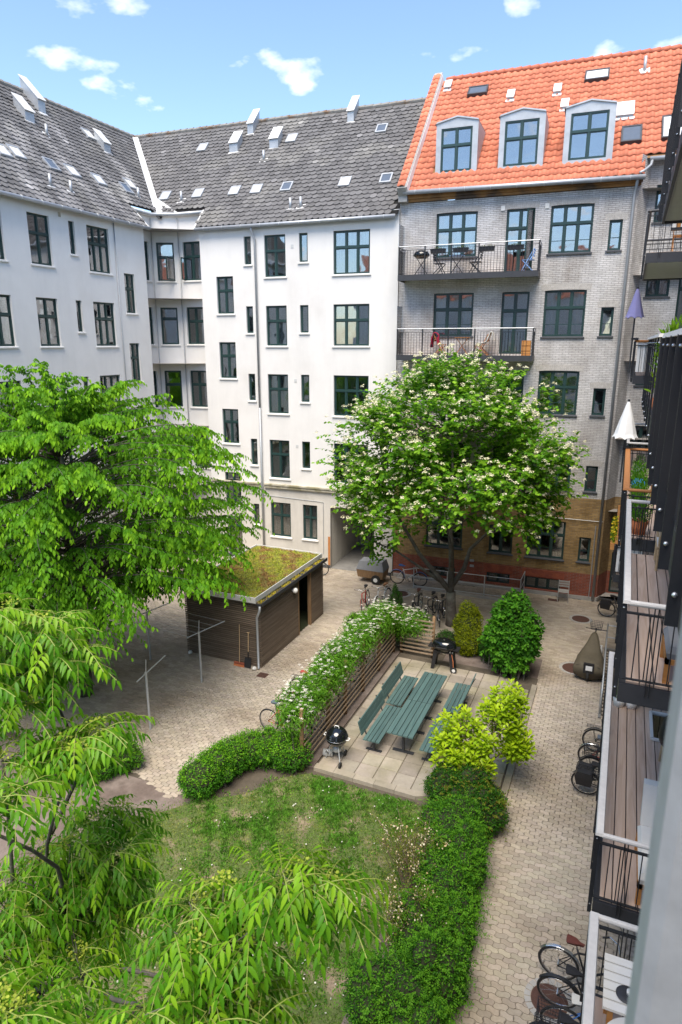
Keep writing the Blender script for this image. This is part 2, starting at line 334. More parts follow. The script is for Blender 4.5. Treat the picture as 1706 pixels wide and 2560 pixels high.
mat('hedge_core', (0.028, 0.035, 0.014), 0.95, var=0.3)
mat('sedum', (1, 1, 1), 0.8, var=0.15, attr=True)
mat('sedum_base', (0.16, 0.15, 0.035), 0.95, var=0.35, scale=6)
mat('black_plastic', (0.018, 0.018, 0.02), 0.45, var=0.2)
mat('rubber', (0.022, 0.022, 0.022), 0.8, var=0.2)
mat('enamel_black', (0.006, 0.007, 0.008), 0.12, var=0.05, spec=0.6, coat=0.4)
mat('chrome', (0.6, 0.6, 0.6), 0.25, 0.9, var=0.05)
mat('cast_iron', (0.10, 0.052, 0.040), 0.8, 0.2, var=0.3, scale=20, bump=0.4, bscale=60)
mat('tarp', (0.105, 0.088, 0.058), 0.75, var=0.15, scale=5)
mat('cushion_white', (0.78, 0.76, 0.71), 0.9, var=0.04)
mat('cushion_grey', (0.20, 0.21, 0.225), 0.9, var=0.06)
mat('white_paint', (0.74, 0.74, 0.72), 0.6, var=0.05)
mat('terracotta', (0.48, 0.15, 0.055), 0.8, var=0.12)
mat('rattan', (0.50, 0.36, 0.21), 0.6, var=0.2, scale=30)
# ================================================================== GROUND
mat('far_ground', (0.07, 0.075, 0.065), 0.95, var=0.2, scale=0.3)
rng = np.random.default_rng(7); random.seed(7)
FB = Fr((-0.46, 28.0, 0), (1, 0.05, 0))        # line of the back facades
FL = Fr((-20.9, 0, 0), (0, 1, 0))              # left wing facade
FRT = Fr((1.95, 0, 0), (0, -1, 0))             # right-hand building (carries the balconies)
tag(MB().box(-160, 160, -120, 220, -0.6, -0.06).build('ground', 'far_ground'), kind='structure')
pv = tag(MB().box(-21.2, 2.2, -4, 29.5, -0.055, -0.022).build('paving', 'joint_sand'), kind='structure')
tag(MB().box(-20.5, -8.6, -4, 11.0, -0.022, -0.004).build('dirt', 'soil'), kind='structure')

def paver_outline(L=0.225, Hh=0.1125, gap=0.009, flip=1):
    a = 0.013 * flip
    f = lambda x: a * max(-1, min(1, 2.2 * math.sin(2 * math.pi * x / L)))
    g = lambda y: 0.011 * flip * max(-1, min(1, 2.2 * math.sin(2 * math.pi * y / Hh)))
    xs = [0, L * .12, L * .38, L * .62, L * .88, L]
    h = gap / 2
    bot = [(x, f(x) + h) for x in xs]; top = [(x, Hh + f(x) - h) for x in reversed(xs)]
    bot[0] = (h, bot[0][1]); bot[-1] = (L - h, bot[-1][1]); top[0] = (L - h, top[0][1]); top[-1] = (h, top[-1][1])
    rgt = [(L - h + g(Hh * .3), Hh * .3), (L - h + g(Hh * .7), Hh * .7)]; lft = [(h + g(Hh * .7), Hh * .7), (h + g(Hh * .3), Hh * .3)]
    return bot + rgt + top + lft
def inside_poly(px, py, poly):
    r = np.zeros(px.shape, bool); j = len(poly) - 1
    for i in range(len(poly)):
        xi, yi = poly[i]; xj, yj = poly[j]
        c = ((yi > py) != (yj > py)) & (px < (xj - xi) * (py - yi) / (yj - yi + 1e-12) + xi); r ^= c; j = i
    return r
def lay_pavers():
    L, Hh = 0.225, 0.1125
    rows = np.arange(int(5.5 / Hh), int(28.2 / Hh)); cols = np.arange(int(-20.9 / L), int(1.9 / L) + 1)
    rr, cc = np.meshgrid(rows, cols, indexing='ij'); rr = rr.ravel(); cc = cc.ravel()
    x = cc * L + (rr % 2) * L / 2; y = rr * Hh
    xc, yc = x + L / 2, y + Hh / 2
    ok = np.zeros(len(x), bool)
    ok |= (xc > -1.82) & (yc > 5.5)                                             # the path
    ok |= (yc > 20.75) & (xc > -10.6)                                           # behind the patio
    yard = [(-10.6, 11.2), (-9.2, 10.7), (-8.55, 11.2), (-8.3, 12.2), (-7.7, 12.85), (-7.05, 13.0), (-7.0, 21), (-20.8, 21), (-20.8, 11.3)]
    ok |= inside_poly(xc, yc, yard) | ((yc >= 21) & (xc < -10.5))
    shed = (xc > -13.35) & (xc < -10.55) & (yc > 17.35) & (yc < 22.1); ok &= ~shed
    fac = 28.0 + 0.05 * (xc + 0.46) - 0.02; ok &= yc < fac
    ok &= ~((xc > 0.25) & (xc < 1.6) & (yc > 18.6) & (yc < 23.3))               # basement ramp
    x, y, rr = x[ok], y[ok], rr[ok]
    px = np.array([pproj((a, b, 0))[:3] for a, b in zip(x, y)])
    vis = (px[:, 2] > 0) & (px[:, 0] > -60) & (px[:, 0] < 1766) & (px[:, 1] < 2640)
    x, y, rr, px = x[vis], y[vis], rr[vis], px[vis]
    shade = 0.86 + 0.28 * rng.random(len(x)); tint = np.stack([shade, shade * (0.985 + .03 * rng.random(len(x))), shade * (0.96 + 0.06 * rng.random(len(x)))], 1)
    dz = rng.normal(0, 0.0016, len(x)).clip(-0.004, 0.004)
    inpic = (px[:, 0] > 60) & (px[:, 0] < 1480) & (px[:, 1] < 2540)
    hidden = (x > -0.6) & (y < 10.5)
    order = np.argsort(np.where(inpic & ~hidden, px[:, 2], 1e6)); near = np.zeros(len(x), bool); near[order[:300]] = True
    outl = [paver_outline(flip=1), paver_outline(flip=-1)]
    # 300 nearest as single stones
    vars_ = []
    for k in range(16):
        mb = MB(); mb.usec = True; s = 0.87 + 0.27 * k / 15; mb.cc = (s, s * (0.99 + .02 * (k % 3)), s * (0.97 + .03 * (k % 2)))
        pts = outl[k % 2]; n = len(pts)
        vs = [(a, b, 0) for a, b in pts] + [(a, b, -0.03) for a, b in pts]
        mb.add(vs, [tuple(range(n))] + [(i, i + n, (i + 1) % n + n, (i + 1) % n) for i in range(n)])
        vars_.append(mb.mesh('paver', 'paver'))
    ids = np.where(near)[0]
    for i in ids:
        k = 2 * random.randrange(8) + (rr[i] % 2)
        piece('paver', vars_[k], pv, Matrix.Translation((x[i], y[i], dz[i])))
    # the rest in one mesh: top face as strip of quads + skirt
    n = len(outl[0]); Vs = []; Fs = []; Cs = []; off = 0
    # polygon verts order: bot0..5, rgt2, top0..5, lft2 (16) -> quads between bot and top rows
    quad = [(0, 1, 12, 13), (1, 2, 11, 12), (2, 3, 10, 11), (3, 4, 9, 10), (4, 5, 8, 9), (5, 6, 7, 8), (0, 13, 14, 15)]
    for par in (0, 1):
        sel = np.where(~near & (rr % 2 == par))[0]
        T = np.array([(a, b, 0) for a, b in outl[par]] + [(a, b, -0.03) for a, b in outl[par]])
        V = T[None] + np.stack([x[sel], y[sel], dz[sel]], 1)[:, None, :]
        Fq = np.array(quad + [(i, i + n, (i + 1) % n + n, (i + 1) % n) for i in range(n)])
        F = Fq[None] + (off + np.arange(len(sel)) * 2 * n)[:, None, None]
        Vs.append(V.reshape(-1, 3)); Fs.append(F.reshape(-1, 4)); Cs.append(np.repeat(tint[sel], len(Fq), 0)); off += len(sel) * 2 * n
    bulk('pavers', np.concatenate(Vs), np.concatenate(Fs), 'paver', pv, np.concatenate(Cs), kind='stuff')
lay_pavers()

# ================================================================== BUILDINGS
def wall(mb, fr, u0, u1, z0, z1, ops, mi=lambda z: 0, zb=(), rev=0.2, v=0.0):
    us = sorted({u0, u1, *[a for o in ops for a in o[:2] if u0 < a < u1]}); zs = sorted({z0, z1, *zb, *[a for o in ops for a in o[2:] if z0 < a < z1]})
    zs = [z for z in zs if z0 <= z <= z1]
    for i in range(len(us) - 1):
        for j in range(len(zs) - 1):
            a, b, c, d = us[i], us[i + 1], zs[j], zs[j + 1]; um, zm = (a + b) / 2, (c + d) / 2
            if any(o[0] < um < o[1] and o[2] < zm < o[3] for o in ops): continue
            mb.poly([fr.p(a, v, c), fr.p(b, v, c), fr.p(b, v, d), fr.p(a, v, d)], mi(zm))
    for a, b, c, d in ops:
        m = mi((c + d) / 2); P = fr.p
        mb.poly([P(a, v, c), P(a, v, d), P(a, v + rev, d), P(a, v + rev, c)], m); mb.poly([P(b, v, c), P(b, v + rev, c), P(b, v + rev, d), P(b, v, d)], m)
        mb.poly([P(a, v, d), P(b, v, d), P(b, v + rev, d), P(a, v + rev, d)], m); mb.poly([P(a, v, c), P(a, v + rev, c), P(b, v + rev, c), P(b, v, c)], m)
def window(fr, op, root, cols=2, split=0.62, sill='sill_white', v=0.0, inset=0.09, thin=False, dress=None, name='window', openleaf=None):
    a, b, c, d = op; P = fr.p; vi = v + inset; mb = MB()
    ow = 0.05
    mb.box(a, b, vi, vi + 0.09, c, c + ow, fr).box(a, b, vi, vi + 0.09, d - ow, d, fr).box(a, a + ow, vi, vi + 0.09, c + ow, d - ow, fr).box(b - ow, b, vi, vi + 0.09, c + ow, d - ow, fr)
    zs = [c + ow, d - ow] if not split else [c + ow, c + (d - c) * split, d - ow]
    us = [a + ow + (b - a - 2 * ow) * i / cols for i in range(cols + 1)]
    for i in range(1, cols): mb.box(us[i] - 0.033, us[i] + 0.033, vi - 0.012, vi + 0.08, c + ow, d - ow, fr)
    if split: mb.box(a + ow, b - ow, vi - 0.018, vi + 0.078, zs[1] - 0.035, zs[1] + 0.035, fr)
    w = mb; sub = []
    sw = 0.036
    for i in range(cols):
        for j in range(len(zs) - 1):
            x0 = us[i] + (0.033 if i else 0); x1 = us[i + 1] - (0.033 if i < cols - 1 else 0)
            y0 = zs[j] + (0.035 if j else 0); y1 = zs[j + 1] - (0.035 if j < len(zs) - 2 else 0)
            w.box(x0, x1, vi + 0.02, vi + 0.06, y0, y0 + sw, fr).box(x0, x1, vi + 0.02, vi + 0.06, y1 - sw, y1, fr)
            w.box(x0, x0 + sw, vi + 0.02, vi + 0.06, y0 + sw, y1 - sw, fr).box(x1 - sw, x1, vi + 0.02, vi + 0.06, y0 + sw, y1 - sw, fr)
            if thin and j == 0 and (len(zs) == 3 or True):
                zt = y0 + (y1 - y0) * 0.42; w.box(x0 + sw, x1 - sw, vi + 0.03, vi + 0.055, zt - 0.012, zt + 0.012, fr)
            sub.append((x0 + sw, x1 - sw, y0 + sw, y1 - sw))
    wo_ = w.build(name, 'window_green', root)
    for (x0, x1, y0, y1) in sub: MB().box(x0, x1, vi + 0.037, vi + 0.043, y0, y1, fr).build('pane', 'glass', wo_)
    if sill:
        ov = 0.06
        MB().hexa([P(a - ov, v - 0.06, c - 0.065), P(b + ov, v - 0.06, c - 0.065), P(b + ov, v - 0.002, c - 0.065), P(a - ov, v - 0.002, c - 0.065),
                   P(a - ov, v - 0.06, c - 0.02), P(b + ov, v - 0.06, c - 0.02), P(b + ov, v - 0.002, c + 0.0), P(a - ov, v - 0.002, c + 0.0)]).build('sill', sill, wo_)
        MB().box(a + 0.002, b - 0.002, v + 0.0, vi, c + 0.001, c + 0.012, fr).build('sill_board', sill, wo_)
    # dressing behind the glass
    k = dress if dress is not None else random.choice(['full', 'curt', 'curt', 'blind', 'half', 'half', 'top', 'blind'])
    vc = vi + 0.17
    def drape(x0, x1, z0, z1, m='curtain', folds=None):
        mb = MB(); n = max(6, int((x1 - x0) / 0.035)); pts = []
        for i in range(n + 1): pts.append((x0 + (x1 - x0) * i / n, vc + 0.025 * math.sin(i * 1.9) + 0.01 * math.sin(i * 0.7)))
        for i in range(n): mb.poly([P(*pts[i], z0), P(*pts[i + 1], z0), P(*pts[i + 1], z1), P(*pts[i], z1)])
        mb.build('curtain', m, wo_)
    if k == 'curt': w_ = (b - a) * random.uniform(.2, .34); drape(a + .02, a + w_, c + .02, d - .03); drape(b - w_, b - .02, c + .02, d - .03)
    if k == 'full': drape(a + .02, b - .02, c + .02, d - .03)
    if k == 'cream': drape(a + .02, b - .02, c + .02, d - .03, 'curtain_cream')
    if k == 'blind': MB().box(a + .04, b - .04, vc, vc + .012, c + (d - c) * random.uniform(.02, .12), d - .03, fr).build('blind', 'blind', wo_)
    if k == 'half': MB().box(a + .04, b - .04, vc, vc + .012, c + .02, c + (d - c) * .6, fr).build('blind', 'blind', wo_)
    if k == 'top': MB().box(a + .04, b - .04, vc, vc + .012, c + (d - c) * random.uniform(.6, .75), d - .03, fr).build('blind', 'blind', wo_)
    if openleaf:                                    # a casement standing open, hinged on one side
        x0, x1, z0, z1, hinge, ang = openleaf; wd = x1 - x0; hu = x0 if hinge == 'l' else x1; sg = 1 if hinge == 'l' else -1
        du = sg * math.cos(ang); dv = -math.sin(ang)
        q = lambda s, z, t=0.0: P(hu + du * s + dv * t * sg, vi + dv * s - du * t * sg, z)
        mb = MB()
        for (s0, s1, a0, a1) in ((0, .05, z0, z1), (wd - .05, wd, z0, z1), (.05, wd - .05, z0, z0 + .05), (.05, wd - .05, z1 - .05, z1)):
            mb.hexa([q(s0, a0), q(s1, a0), q(s1, a0, .04), q(s0, a0, .04), q(s0, a1), q(s1, a1), q(s1, a1, .04), q(s0, a1, .04)])
        mb.build('casement', 'window_green', wo_)
        mb = MB(); mb.hexa([q(.05, z0 + .05, .016), q(wd - .05, z0 + .05, .016), q(wd - .05, z0 + .05, .024), q(.05, z0 + .05, .024), q(.05, z1 - .05, .016), q(wd - .05, z1 - .05, .016), q(wd - .05, z1 - .05, .024), q(.05, z1 - .05, .024)])
        mb.build('pane', 'glass', wo_)
    return wo_
def gutter(root, pts, r=0.075, m='zinc'):
    g = MB().tube(pts, r, 8).build('gutter', m, root, True)
    mb = MB(); tot = 0
    for p, q in zip(pts[:-1], pts[1:]):
        p, q = Vector(p), Vector(q); n = max(1, int((q - p).length / 0.9))
        for i in range(n):
            c = p.lerp(q, (i + .5) / n); t = (q - p).normalized(); mb.ring(c, t, r + .006, 0.008, 10, 4)
    mb.build('bracket', 'zinc_light', g); return g
# ---- roof coverings: 300 single pieces, the rest one stuff part
def template_slate(w=0.285, Lh=0.37, t=0.016):
    a = w / 2; c = 0.085; tail = 0.045
    v = [(-a, Lh, 0), (a, Lh, 0), (a, c, tail), (a - c, 0, tail), (-a + c, 0, tail), (-a, c, tail)]
    v += [(a, c, tail - t * 1.7), (a - c, 0, tail - t * 1.7), (-a + c, 0, tail - t * 1.7), (-a, c, tail - t * 1.7)]
    return np.array(v), [(0, 5, 2, 1), (5, 4, 3, 2), (2, 3, 7, 6), (3, 4, 8, 7), (4, 5, 9, 8)]
def template_pantile(w=0.285, Lh=0.45, amp=0.034):
    n = 8; xs = [-w / 2 - 0.01 + (w + 0.03) * i / n for i in range(n + 1)]
    pz = lambda x: amp * math.sin(2 * math.pi * (x / w) + 0.6) + (0.012 if x < 0 else 0)
    v = [(x, Lh, pz(x) + 0.0) for x in xs] + [(x, 0, pz(x) + 0.035) for x in xs] + [(x, 0, pz(x) + 0.012) for x in xs]
    m = n + 1; f = [(i, i + m, i + m + 1, i + 1) for i in range(n)] + [(i + m, i + 2 * m, i + 2 * m + 1, i + m + 1) for i in range(n)]
    return np.array(v), f
def cover(roof, name, tpl, tint, M, matn, smooth=False, limit=300, jitter=0.25):
    """M: list of world matrices"""
    T, Fq = tpl
    pos = np.array([m.to_translation() for m in M]); pj = np.array([pproj(p) for p in pos])
    ok = (pj[:, 0] > 5) & (pj[:, 0] < 1690) & (pj[:, 1] > 5) & (pj[:, 1] < 2500)
    order = np.argsort(np.where(ok, pj[:, 2], 1e6))[:limit]; near = np.zeros(len(M), bool); near[order] = ok[order]
    vs = []
    sh = 1 - jitter + 2 * jitter * rng.random(len(M))
    if tint: sh = sh * np.array([tint(p) for p in pos])
    lv = np.linspace(sh.min(), sh.max(), 14)
    for s in lv:
        mb = MB(); mb.usec = True; mb.cc = (s, s, s); mb.add([tuple(p) for p in T], Fq); vs.append(mb.mesh(name, matn, None, smooth))
    for i in np.where(near)[0]: piece(name, vs[int(np.argmin(abs(lv - sh[i])))], roof, M[i])
    rest = np.where(~near)[0]
    A = np.array([np.array(M[i]) for i in rest]); V = np.einsum('nij,kj->nki', A[:, :3, :3], T) + A[:, None, :3, 3]
    F = np.array(Fq)[None] + (np.arange(len(rest)) * len(T))[:, None, None]
    s = sh[rest]; c = np.repeat(np.stack([s, s, s], 1), len(Fq), 0)
    bulk(name + 's', V.reshape(-1, 3), F.reshape(-1, len(Fq[0])), matn, roof, c, kind='stuff', smooth=smooth)

# ------------------------------------------------------------------ white building (left wing, rounded corner, back wing)
WB = thing('apartment_building', 'white rendered apartment building with grey slate roof wrapping the inner corner', 'building', (-20.9, 26.9, 0))
ROWS = [(13.5, 15.27), (10.5, 12.27), (7.4, 9.22), (4.28, 6.14)]
ops = []; wins = []
def addw(lst, op, **kw): lst.append((op, kw))
bw = []
for i, (b0, t0) in enumerate(ROWS):
    addw(bw, (-16.09, -15.74, b0 + .57, t0), cols=1, split=None, dress='none')
    addw(bw, (-15.07, -14.03, b0, t0), cols=2)
    addw(bw, (-13.37, -12.96, b0 + .57, t0), cols=1, split=None, dress=['half', 'none', 'none', 'none'][i])
    addw(bw, (-11.76, -10.10, b0, t0), cols=3, dress=['cream', 'curt', 'cream', 'top'][i])
for (b0, t0) in ((11.95, 13.61), (8.99, 10.67), (5.85, 7.53), (2.78, 4.40)): addw(bw, (-17.60, -16.72, b0, t0), cols=2, dress='none')
addw(bw, (-16.06, -15.74, 1.85, 2.90), cols=1, split=None, dress='none'); addw(bw, (-15.10, -14.03, 1.33, 3.07), cols=2, dress='curt'); addw(bw, (-13.38, -12.63, 1.35, 3.08), cols=2, dress='curt')
PASS = (-11.95, -9.75, 0.0, 3.1); DOOR = (-17.55, -16.75, 0.05, 2.15)
wh = MB(); wmi = lambda z: 1 if z < 3.85 else 0
wall(wh, FB, -18.40, -8.84, 0, 15.95, [o for o, k in bw] + [PASS, DOOR], wmi, (3.85,), v=-0.05)
for o, k in bw: window(FB, o, WB, v=-0.05, **k)
window(FB, DOOR, WB, cols=1, split=0.75, sill=None, v=-0.05, dress='none', name='door')
# left wing
lw = []
for i, (b0, t0) in enumerate(ROWS):
    t1 = t0 + 0.04
    for c0 in (9.2, 12.4): addw(lw, (c0, c0 + 1.03, b0, t1), cols=2)
    addw(lw, (14.9, 16.1, b0, t1), cols=3)
    addw(lw, (17.05, 18.06, b0, t1), cols=2, dress='half' if i == 1 else 'curt')
    addw(lw, (19.18, 20.21, b0, t1), cols=2, dress=['curt', 'blind', 'top', 'none'][i])
    addw(lw, (21.17, 21.48, b0 + .57, t1), cols=1, split=None, dress='none')
    addw(lw, (22.13, 23.38, b0, t1), cols=3, dress=['half', 'blind', 'curt', 'none'][i])
for (b0, t0) in ((11.93, 13.62), (8.9, 10.62), (5.8, 7.5), (2.75, 4.4)): addw(lw, (24.15, 24.82, b0, t0), cols=2, dress='none')
for c0, c1 in ((12.4, 13.4), (17.05, 18.06), (19.18, 20.21), (22.13, 23.38)): addw(lw, (c0, c1, 1.3, 3.07), cols=2, dress='none')
wall(wh, FL, 7.0, 25.65, 0, 15.95, [o for o, k in lw], wmi, (3.85,))
for o, k in lw: window(FL, o, WB, **k)
# recessed corner: three faces a, b, c
pA0 = Vector((-21.75, 25.65, 0)); pAB = Vector((-21.75, 27.22, 0)); pBC = FB.p(-20.15, 0.8, 0); pC1 = FB.p(-18.40, 0.8, 0)
Fa = Fr(pA0, pAB - pA0); Fb = Fr(pAB, pBC - pAB); Fc = FB
la, lb = (pAB - pA0).length, (pBC - pAB).length
aw, bb, cw = [], [], []
for i, (b0, t0) in enumerate(ROWS):
    addw(aw, (0.55, 1.35, b0 + .06, t0 + .06), cols=1, dress='none')
    addw(bb, (lb / 2 - .42, lb / 2 + .42, b0 + .06, t0 + .06), cols=1 if i != 1 else 1, split=0.62 if i != 1 else .7, dress=['top', 'none', 'none', 'none'][i],
         openleaf=(lb / 2 - .40, lb / 2 + .40, b0 + .1, b0 + 1.12, 'r', R(70)) if i == 0 else None)
    addw(cw, (-19.89, -18.92, b0 + .07, t0 + .07), cols=2, dress='none', openleaf=(-19.85, -19.42, b0 + .1, b0 + 1.12, 'l', R(80)) if i == 0 else None)
for lst, fr_, u0, u1, vv in ((aw, Fa, 0, la, 0), (bb, Fb, 0, lb, 0), (cw, Fc, -20.15, -18.40, 0.8)):
    wall(wh, fr_, u0, u1, 0, 16.62, [o for o, k in lst], wmi, (3.85,), v=vv)
    for o, k in lst: window(fr_, o, WB, v=vv, **k)
wh.poly([FB.p(-18.4, -.05, 0), FB.p(-18.4, .8, 0), FB.p(-18.4, .8, 16.6), FB.p(-18.4, -.05, 15.95)])
wh.poly([FL.p(25.65, 0, 0), FL.p(25.65, .85, 0), FL.p(25.65, .85, 16.6), FL.p(25.65, 0, 15.95)])
# closing walls that the yard does not see
wh.poly([FB.p(-18.4 - 14, 10.8, 0), FB.p(-8.84, 10.8, 0), FB.p(-8.84, 10.8, 15.9), FB.p(-32, 10.8, 15.9)])
wh.poly([FB.p(-8.86, -.05, 3.2), FB.p(-8.86, 10.8, 3.2), FB.p(-8.86, 10.8, 15.9), FB.p(-8.86, 5.4, 21.3), FB.p(-8.86, -.05, 15.9)])
wh.poly([FL.p(7, 0, 0), FL.p(7, 10.8, 0), FL.p(7, 10.8, 15.9), FL.p(7, 5.4, 21.3), FL.p(7, 0, 15.9)])
wh.poly([FL.p(7, 10.8, 0), FL.p(38, 10.8, 0), FL.p(38, 10.8, 15.9), FL.p(7, 10.8, 15.9)])
wh.build('wall', ['white_render', 'grey_render'], WB)
rm = MB(); 
for z in (0.2, 3.5, 6.55, 9.65, 12.7, 15.8):
    rm.poly([FB.p(-18.3, .25, z), FB.p(-8.9, .25, z), FB.p(-8.9, 4, z), FB.p(-18.3, 4, z)]) if z > 3.3 else None
    rm.poly([FL.p(7.1, .25, z), FL.p(25.6, .25, z), FL.p(25.6, 4, z), FL.p(7.1, 4, z)])
    rm.poly([pAB + Vector((-.3, -1.5, z)), pBC + Vector((2, .3, z)), pBC + Vector((2, 4, z)), pAB + Vector((-4, 2, z)), pAB + Vector((-4, -1.5, z))])
for u in (-18.3, -16.5, -13.8, -12.2): rm.poly([FB.p(u, .25, 0), FB.p(u, 4, 0), FB.p(u, 4, 15.8), FB.p(u, .25, 15.8)])
for u in (8.5, 11.5, 14.3, 16.6, 18.6, 21.0, 21.8, 23.9): rm.poly([FL.p(u, .25, 0), FL.p(u, 4, 0), FL.p(u, 4, 15.8), FL.p(u, .25, 15.8)])
rm.poly([FB.p(-22, 4, 0), FB.p(-8.9, 4, 0), FB.p(-8.9, 4, 15.8), FB.p(-22, 4, 15.8)]); rm.poly([FL.p(7, 4, 0), FL.p(30, 4, 0), FL.p(30, 4, 15.8), FL.p(7, 4, 15.8)])
rm.poly([pAB + Vector((-3.9, -1.5, 0)), pAB + Vector((-3.9, 2.5, 0)), pAB + Vector((-3.9, 2.5, 15.8)), pAB + Vector((-3.9, -1.5, 15.8))]); rm.poly([pAB + Vector((-3.9, 2.4, 0)), pBC + Vector((2.2, 2.9, 0)), pBC + Vector((2.2, 2.9, 15.8)), pAB + Vector((-3.9, 2.4, 15.8))]); rm.poly([pAB + Vector((-3.9, -1.5, 0)), pAB + Vector((-.2, -1.5, 0)), pAB + Vector((-.2, -1.5, 15.8)), pAB + Vector((-3.9, -1.5, 15.8))])
rm.build('room', 'room', WB)
# passage through the back wing
ps = MB(); a, b = PASS[:2]
ps.cur = 0; ps.poly([FB.p(a, -.05, 0), FB.p(a, 10.7, 0), FB.p(a, 10.7, 3.1), FB.p(a, -.05, 3.1)]); ps.poly([FB.p(b, -.05, 0), FB.p(b, 10.7, 0), FB.p(b, 10.7, 3.1), FB.p(b, -.05, 3.1)])
ps.poly([FB.p(a, -.05, 3.1), FB.p(b, -.05, 3.1), FB.p(b, 10.7, 3.1), FB.p(a, 10.7, 3.1)])
ps.cur = 1; ps.poly([FB.p(a, 6.0, 0), FB.p(b, 6.0, 0), FB.p(b, 6.0, 3.1), FB.p(a, 6.0, 3.1)])
ps.cur = 2; ps.poly([FB.p(a, -.05, 0.012), FB.p(b, -.05, 0.012), FB.p(b, 10.7, 0.012), FB.p(a, 10.7, 0.012)])
ps.build('passage', ['grey_render', 'steel_dark', 'concrete_dark'], WB)
MB().box(a - .12, a - .012, -.062, -.05, 0.0, 1.6, FB).build('corner_guard', 'rail_wood', WB)
# cornice above the ground floor
cz = MB().box(-18.3, -15.62, -.17, -.05, 3.80, 3.93, FB).box(-18.3, -15.62, -.21, -.05, 3.93, 4.0, FB).box(-15.38, -8.9, -.17, -.05, 3.80, 3.93, FB).box(-15.38, -8.9, -.21, -.05, 3.93, 4.0, FB)
cz.box(7.0, 25.6, -.12, 0, 3.80, 3.93, FL).box(7.0, 25.6, -.16, 0, 3.93, 4.0, FL); cz.build('cornice', 'moss_stone', WB)
MB().box(-18.38, a - .01, -.075, -.05, 0.0, .16, FB).box(b + .01, -8.86, -.075, -.05, 0, .16, FB).build('plinth', 'sill_dark', WB)
# pipes
MB().tube([FB.p(-15.60, -.28, 15.62), FB.p(-15.60, -.24, 15.45), FB.p(-15.5, -.13, 15.1), FB.p(-15.5, -.13, 7.6)], .05, 8).tube([FB.p(-15.5, -.13, 7.65), FB.p(-15.5, -.13, 0.1)], .055, 8).build('downpipe', 'pipe_grey', WB, True)
for q in (pAB, pBC): MB().tube([q + Vector((.1, -.09, 16.4)), q + Vector((.1, -.09, 0.1))], .022, 6).build('downpipe', 'pipe_grey', WB, True)
MB().tube([FL.p(23.7, -.04, 15.6), FL.p(23.7, -.04, 4.05)], .022, 6).build('downpipe', 'pipe_grey', WB, True)
MB().tube([FB.p(-16.5, -.07, 3.3), FB.p(-16.4, -.07, 3.42), FB.p(-12.5, -.07, 3.30), FB.p(-12.3, -.07, 3.28), FB.p(-12.3, -.07, .7)], .012, 5).build('cable', 'pipe_grey', WB)
for u, z in ((-13.7, 14.75), (-13.65, 8.95), (-13.62, 5.9)): MB().box(u - .06, u + .06, -.065, -.05, z - .07, z + .07, FB).build('air_vent', 'blind', WB)
for u, z in ((20.75, 15.45), (17.6, 15.5)): MB().box(u - .06, u + .06, -.015, 0, z - .08, z + .08, FL).build('air_vent', 'moss_stone', WB)

# roofs
SLP = 1.035; TH = math.atan(SLP); ES, EZ = 0.25, 15.72
def rb(u, s): return FB.p(u, -ES + s * math.cos(TH), EZ + s * math.sin(TH))
def rl(u, s): return FL.p(u, -ES + s * math.cos(TH), EZ + s * math.sin(TH))
SMAX = (5.4 + ES) / math.cos(TH)
RCS = [(-20.3, 25.72), (-21.55, 25.72), (-21.6, 27.2), tuple(FB.p(-20.25, .62, 0).xy), tuple(FB.p(-18.45, .62, 0).xy), tuple(FB.p(-18.45, -.6, 0).xy)]
def plan_ok(p, which):
    vb = (p - FB.o).dot(FB.v); 
    if inside_poly(np.array([p.x]), np.array([p.y]), RCS)[0]: return False
    zb, zl = vb + ES, -20.9 + ES - p.x
    return zb >= zl - 0.01 if which == 'b' else zl >= zb - 0.01
RF = MB()
def underlay(fn, which, u0, u1, st=0.15):
    n = int((u1 - u0) / st); m = int(SMAX / st); ds = SMAX / m
    for i in range(n):
        for j in range(m):
            q = fn(u0 + (i + .5) * st, (j + .5) * ds)
            if plan_ok(q, which): RF.poly([fn(u0 + i * st, j * ds) , fn(u0 + (i + 1) * st, j * ds), fn(u0 + (i + 1) * st, (j + 1) * ds), fn(u0 + i * st, (j + 1) * ds)])
underlay(rb, 'b', -27.0, -8.84); underlay(rl, 'l', 7.0, 33.0)
RF.poly([FB.p(-27, 5.4, 21.565), FB.p(-8.84, 5.4, 21.565), FB.p(-8.84, 10.9, 15.8), FB.p(-27, 10.9, 15.8)])
RF.poly([FL.p(7, 5.4, 21.565), FL.p(33, 5.4, 21.565), FL.p(33, 10.9, 15.8), FL.p(7, 10.9, 15.8)])
roofW = RF.build('roof', 'slate', WB)
def slates(fn, which, u0, u1, w=0.29, ex=0.285):
    M = []; du = (fn(1, 0) - fn(0, 0)).normalized(); ds = (fn(0, 1) - fn(0, 0)).normalized(); nr = du.cross(ds)
    for j in range(int((SMAX - .1) / ex)):
        for i in range(int((u1 - u0) / w)):
            u = u0 + i * w + (w / 2 if j % 2 else 0); s = j * ex + random.uniform(-.016, .016); p = fn(u, s + .09)
            if not plan_ok(p, which): continue
            q = fn(u, s) + nr * (0.008 + random.uniform(0, .008))
            tw = random.gauss(0, .03); x = du * math.cos(tw) + ds * math.sin(tw)
            M.append(frame_m(q, x, nr + ds * random.gauss(0, .012)))
    return M
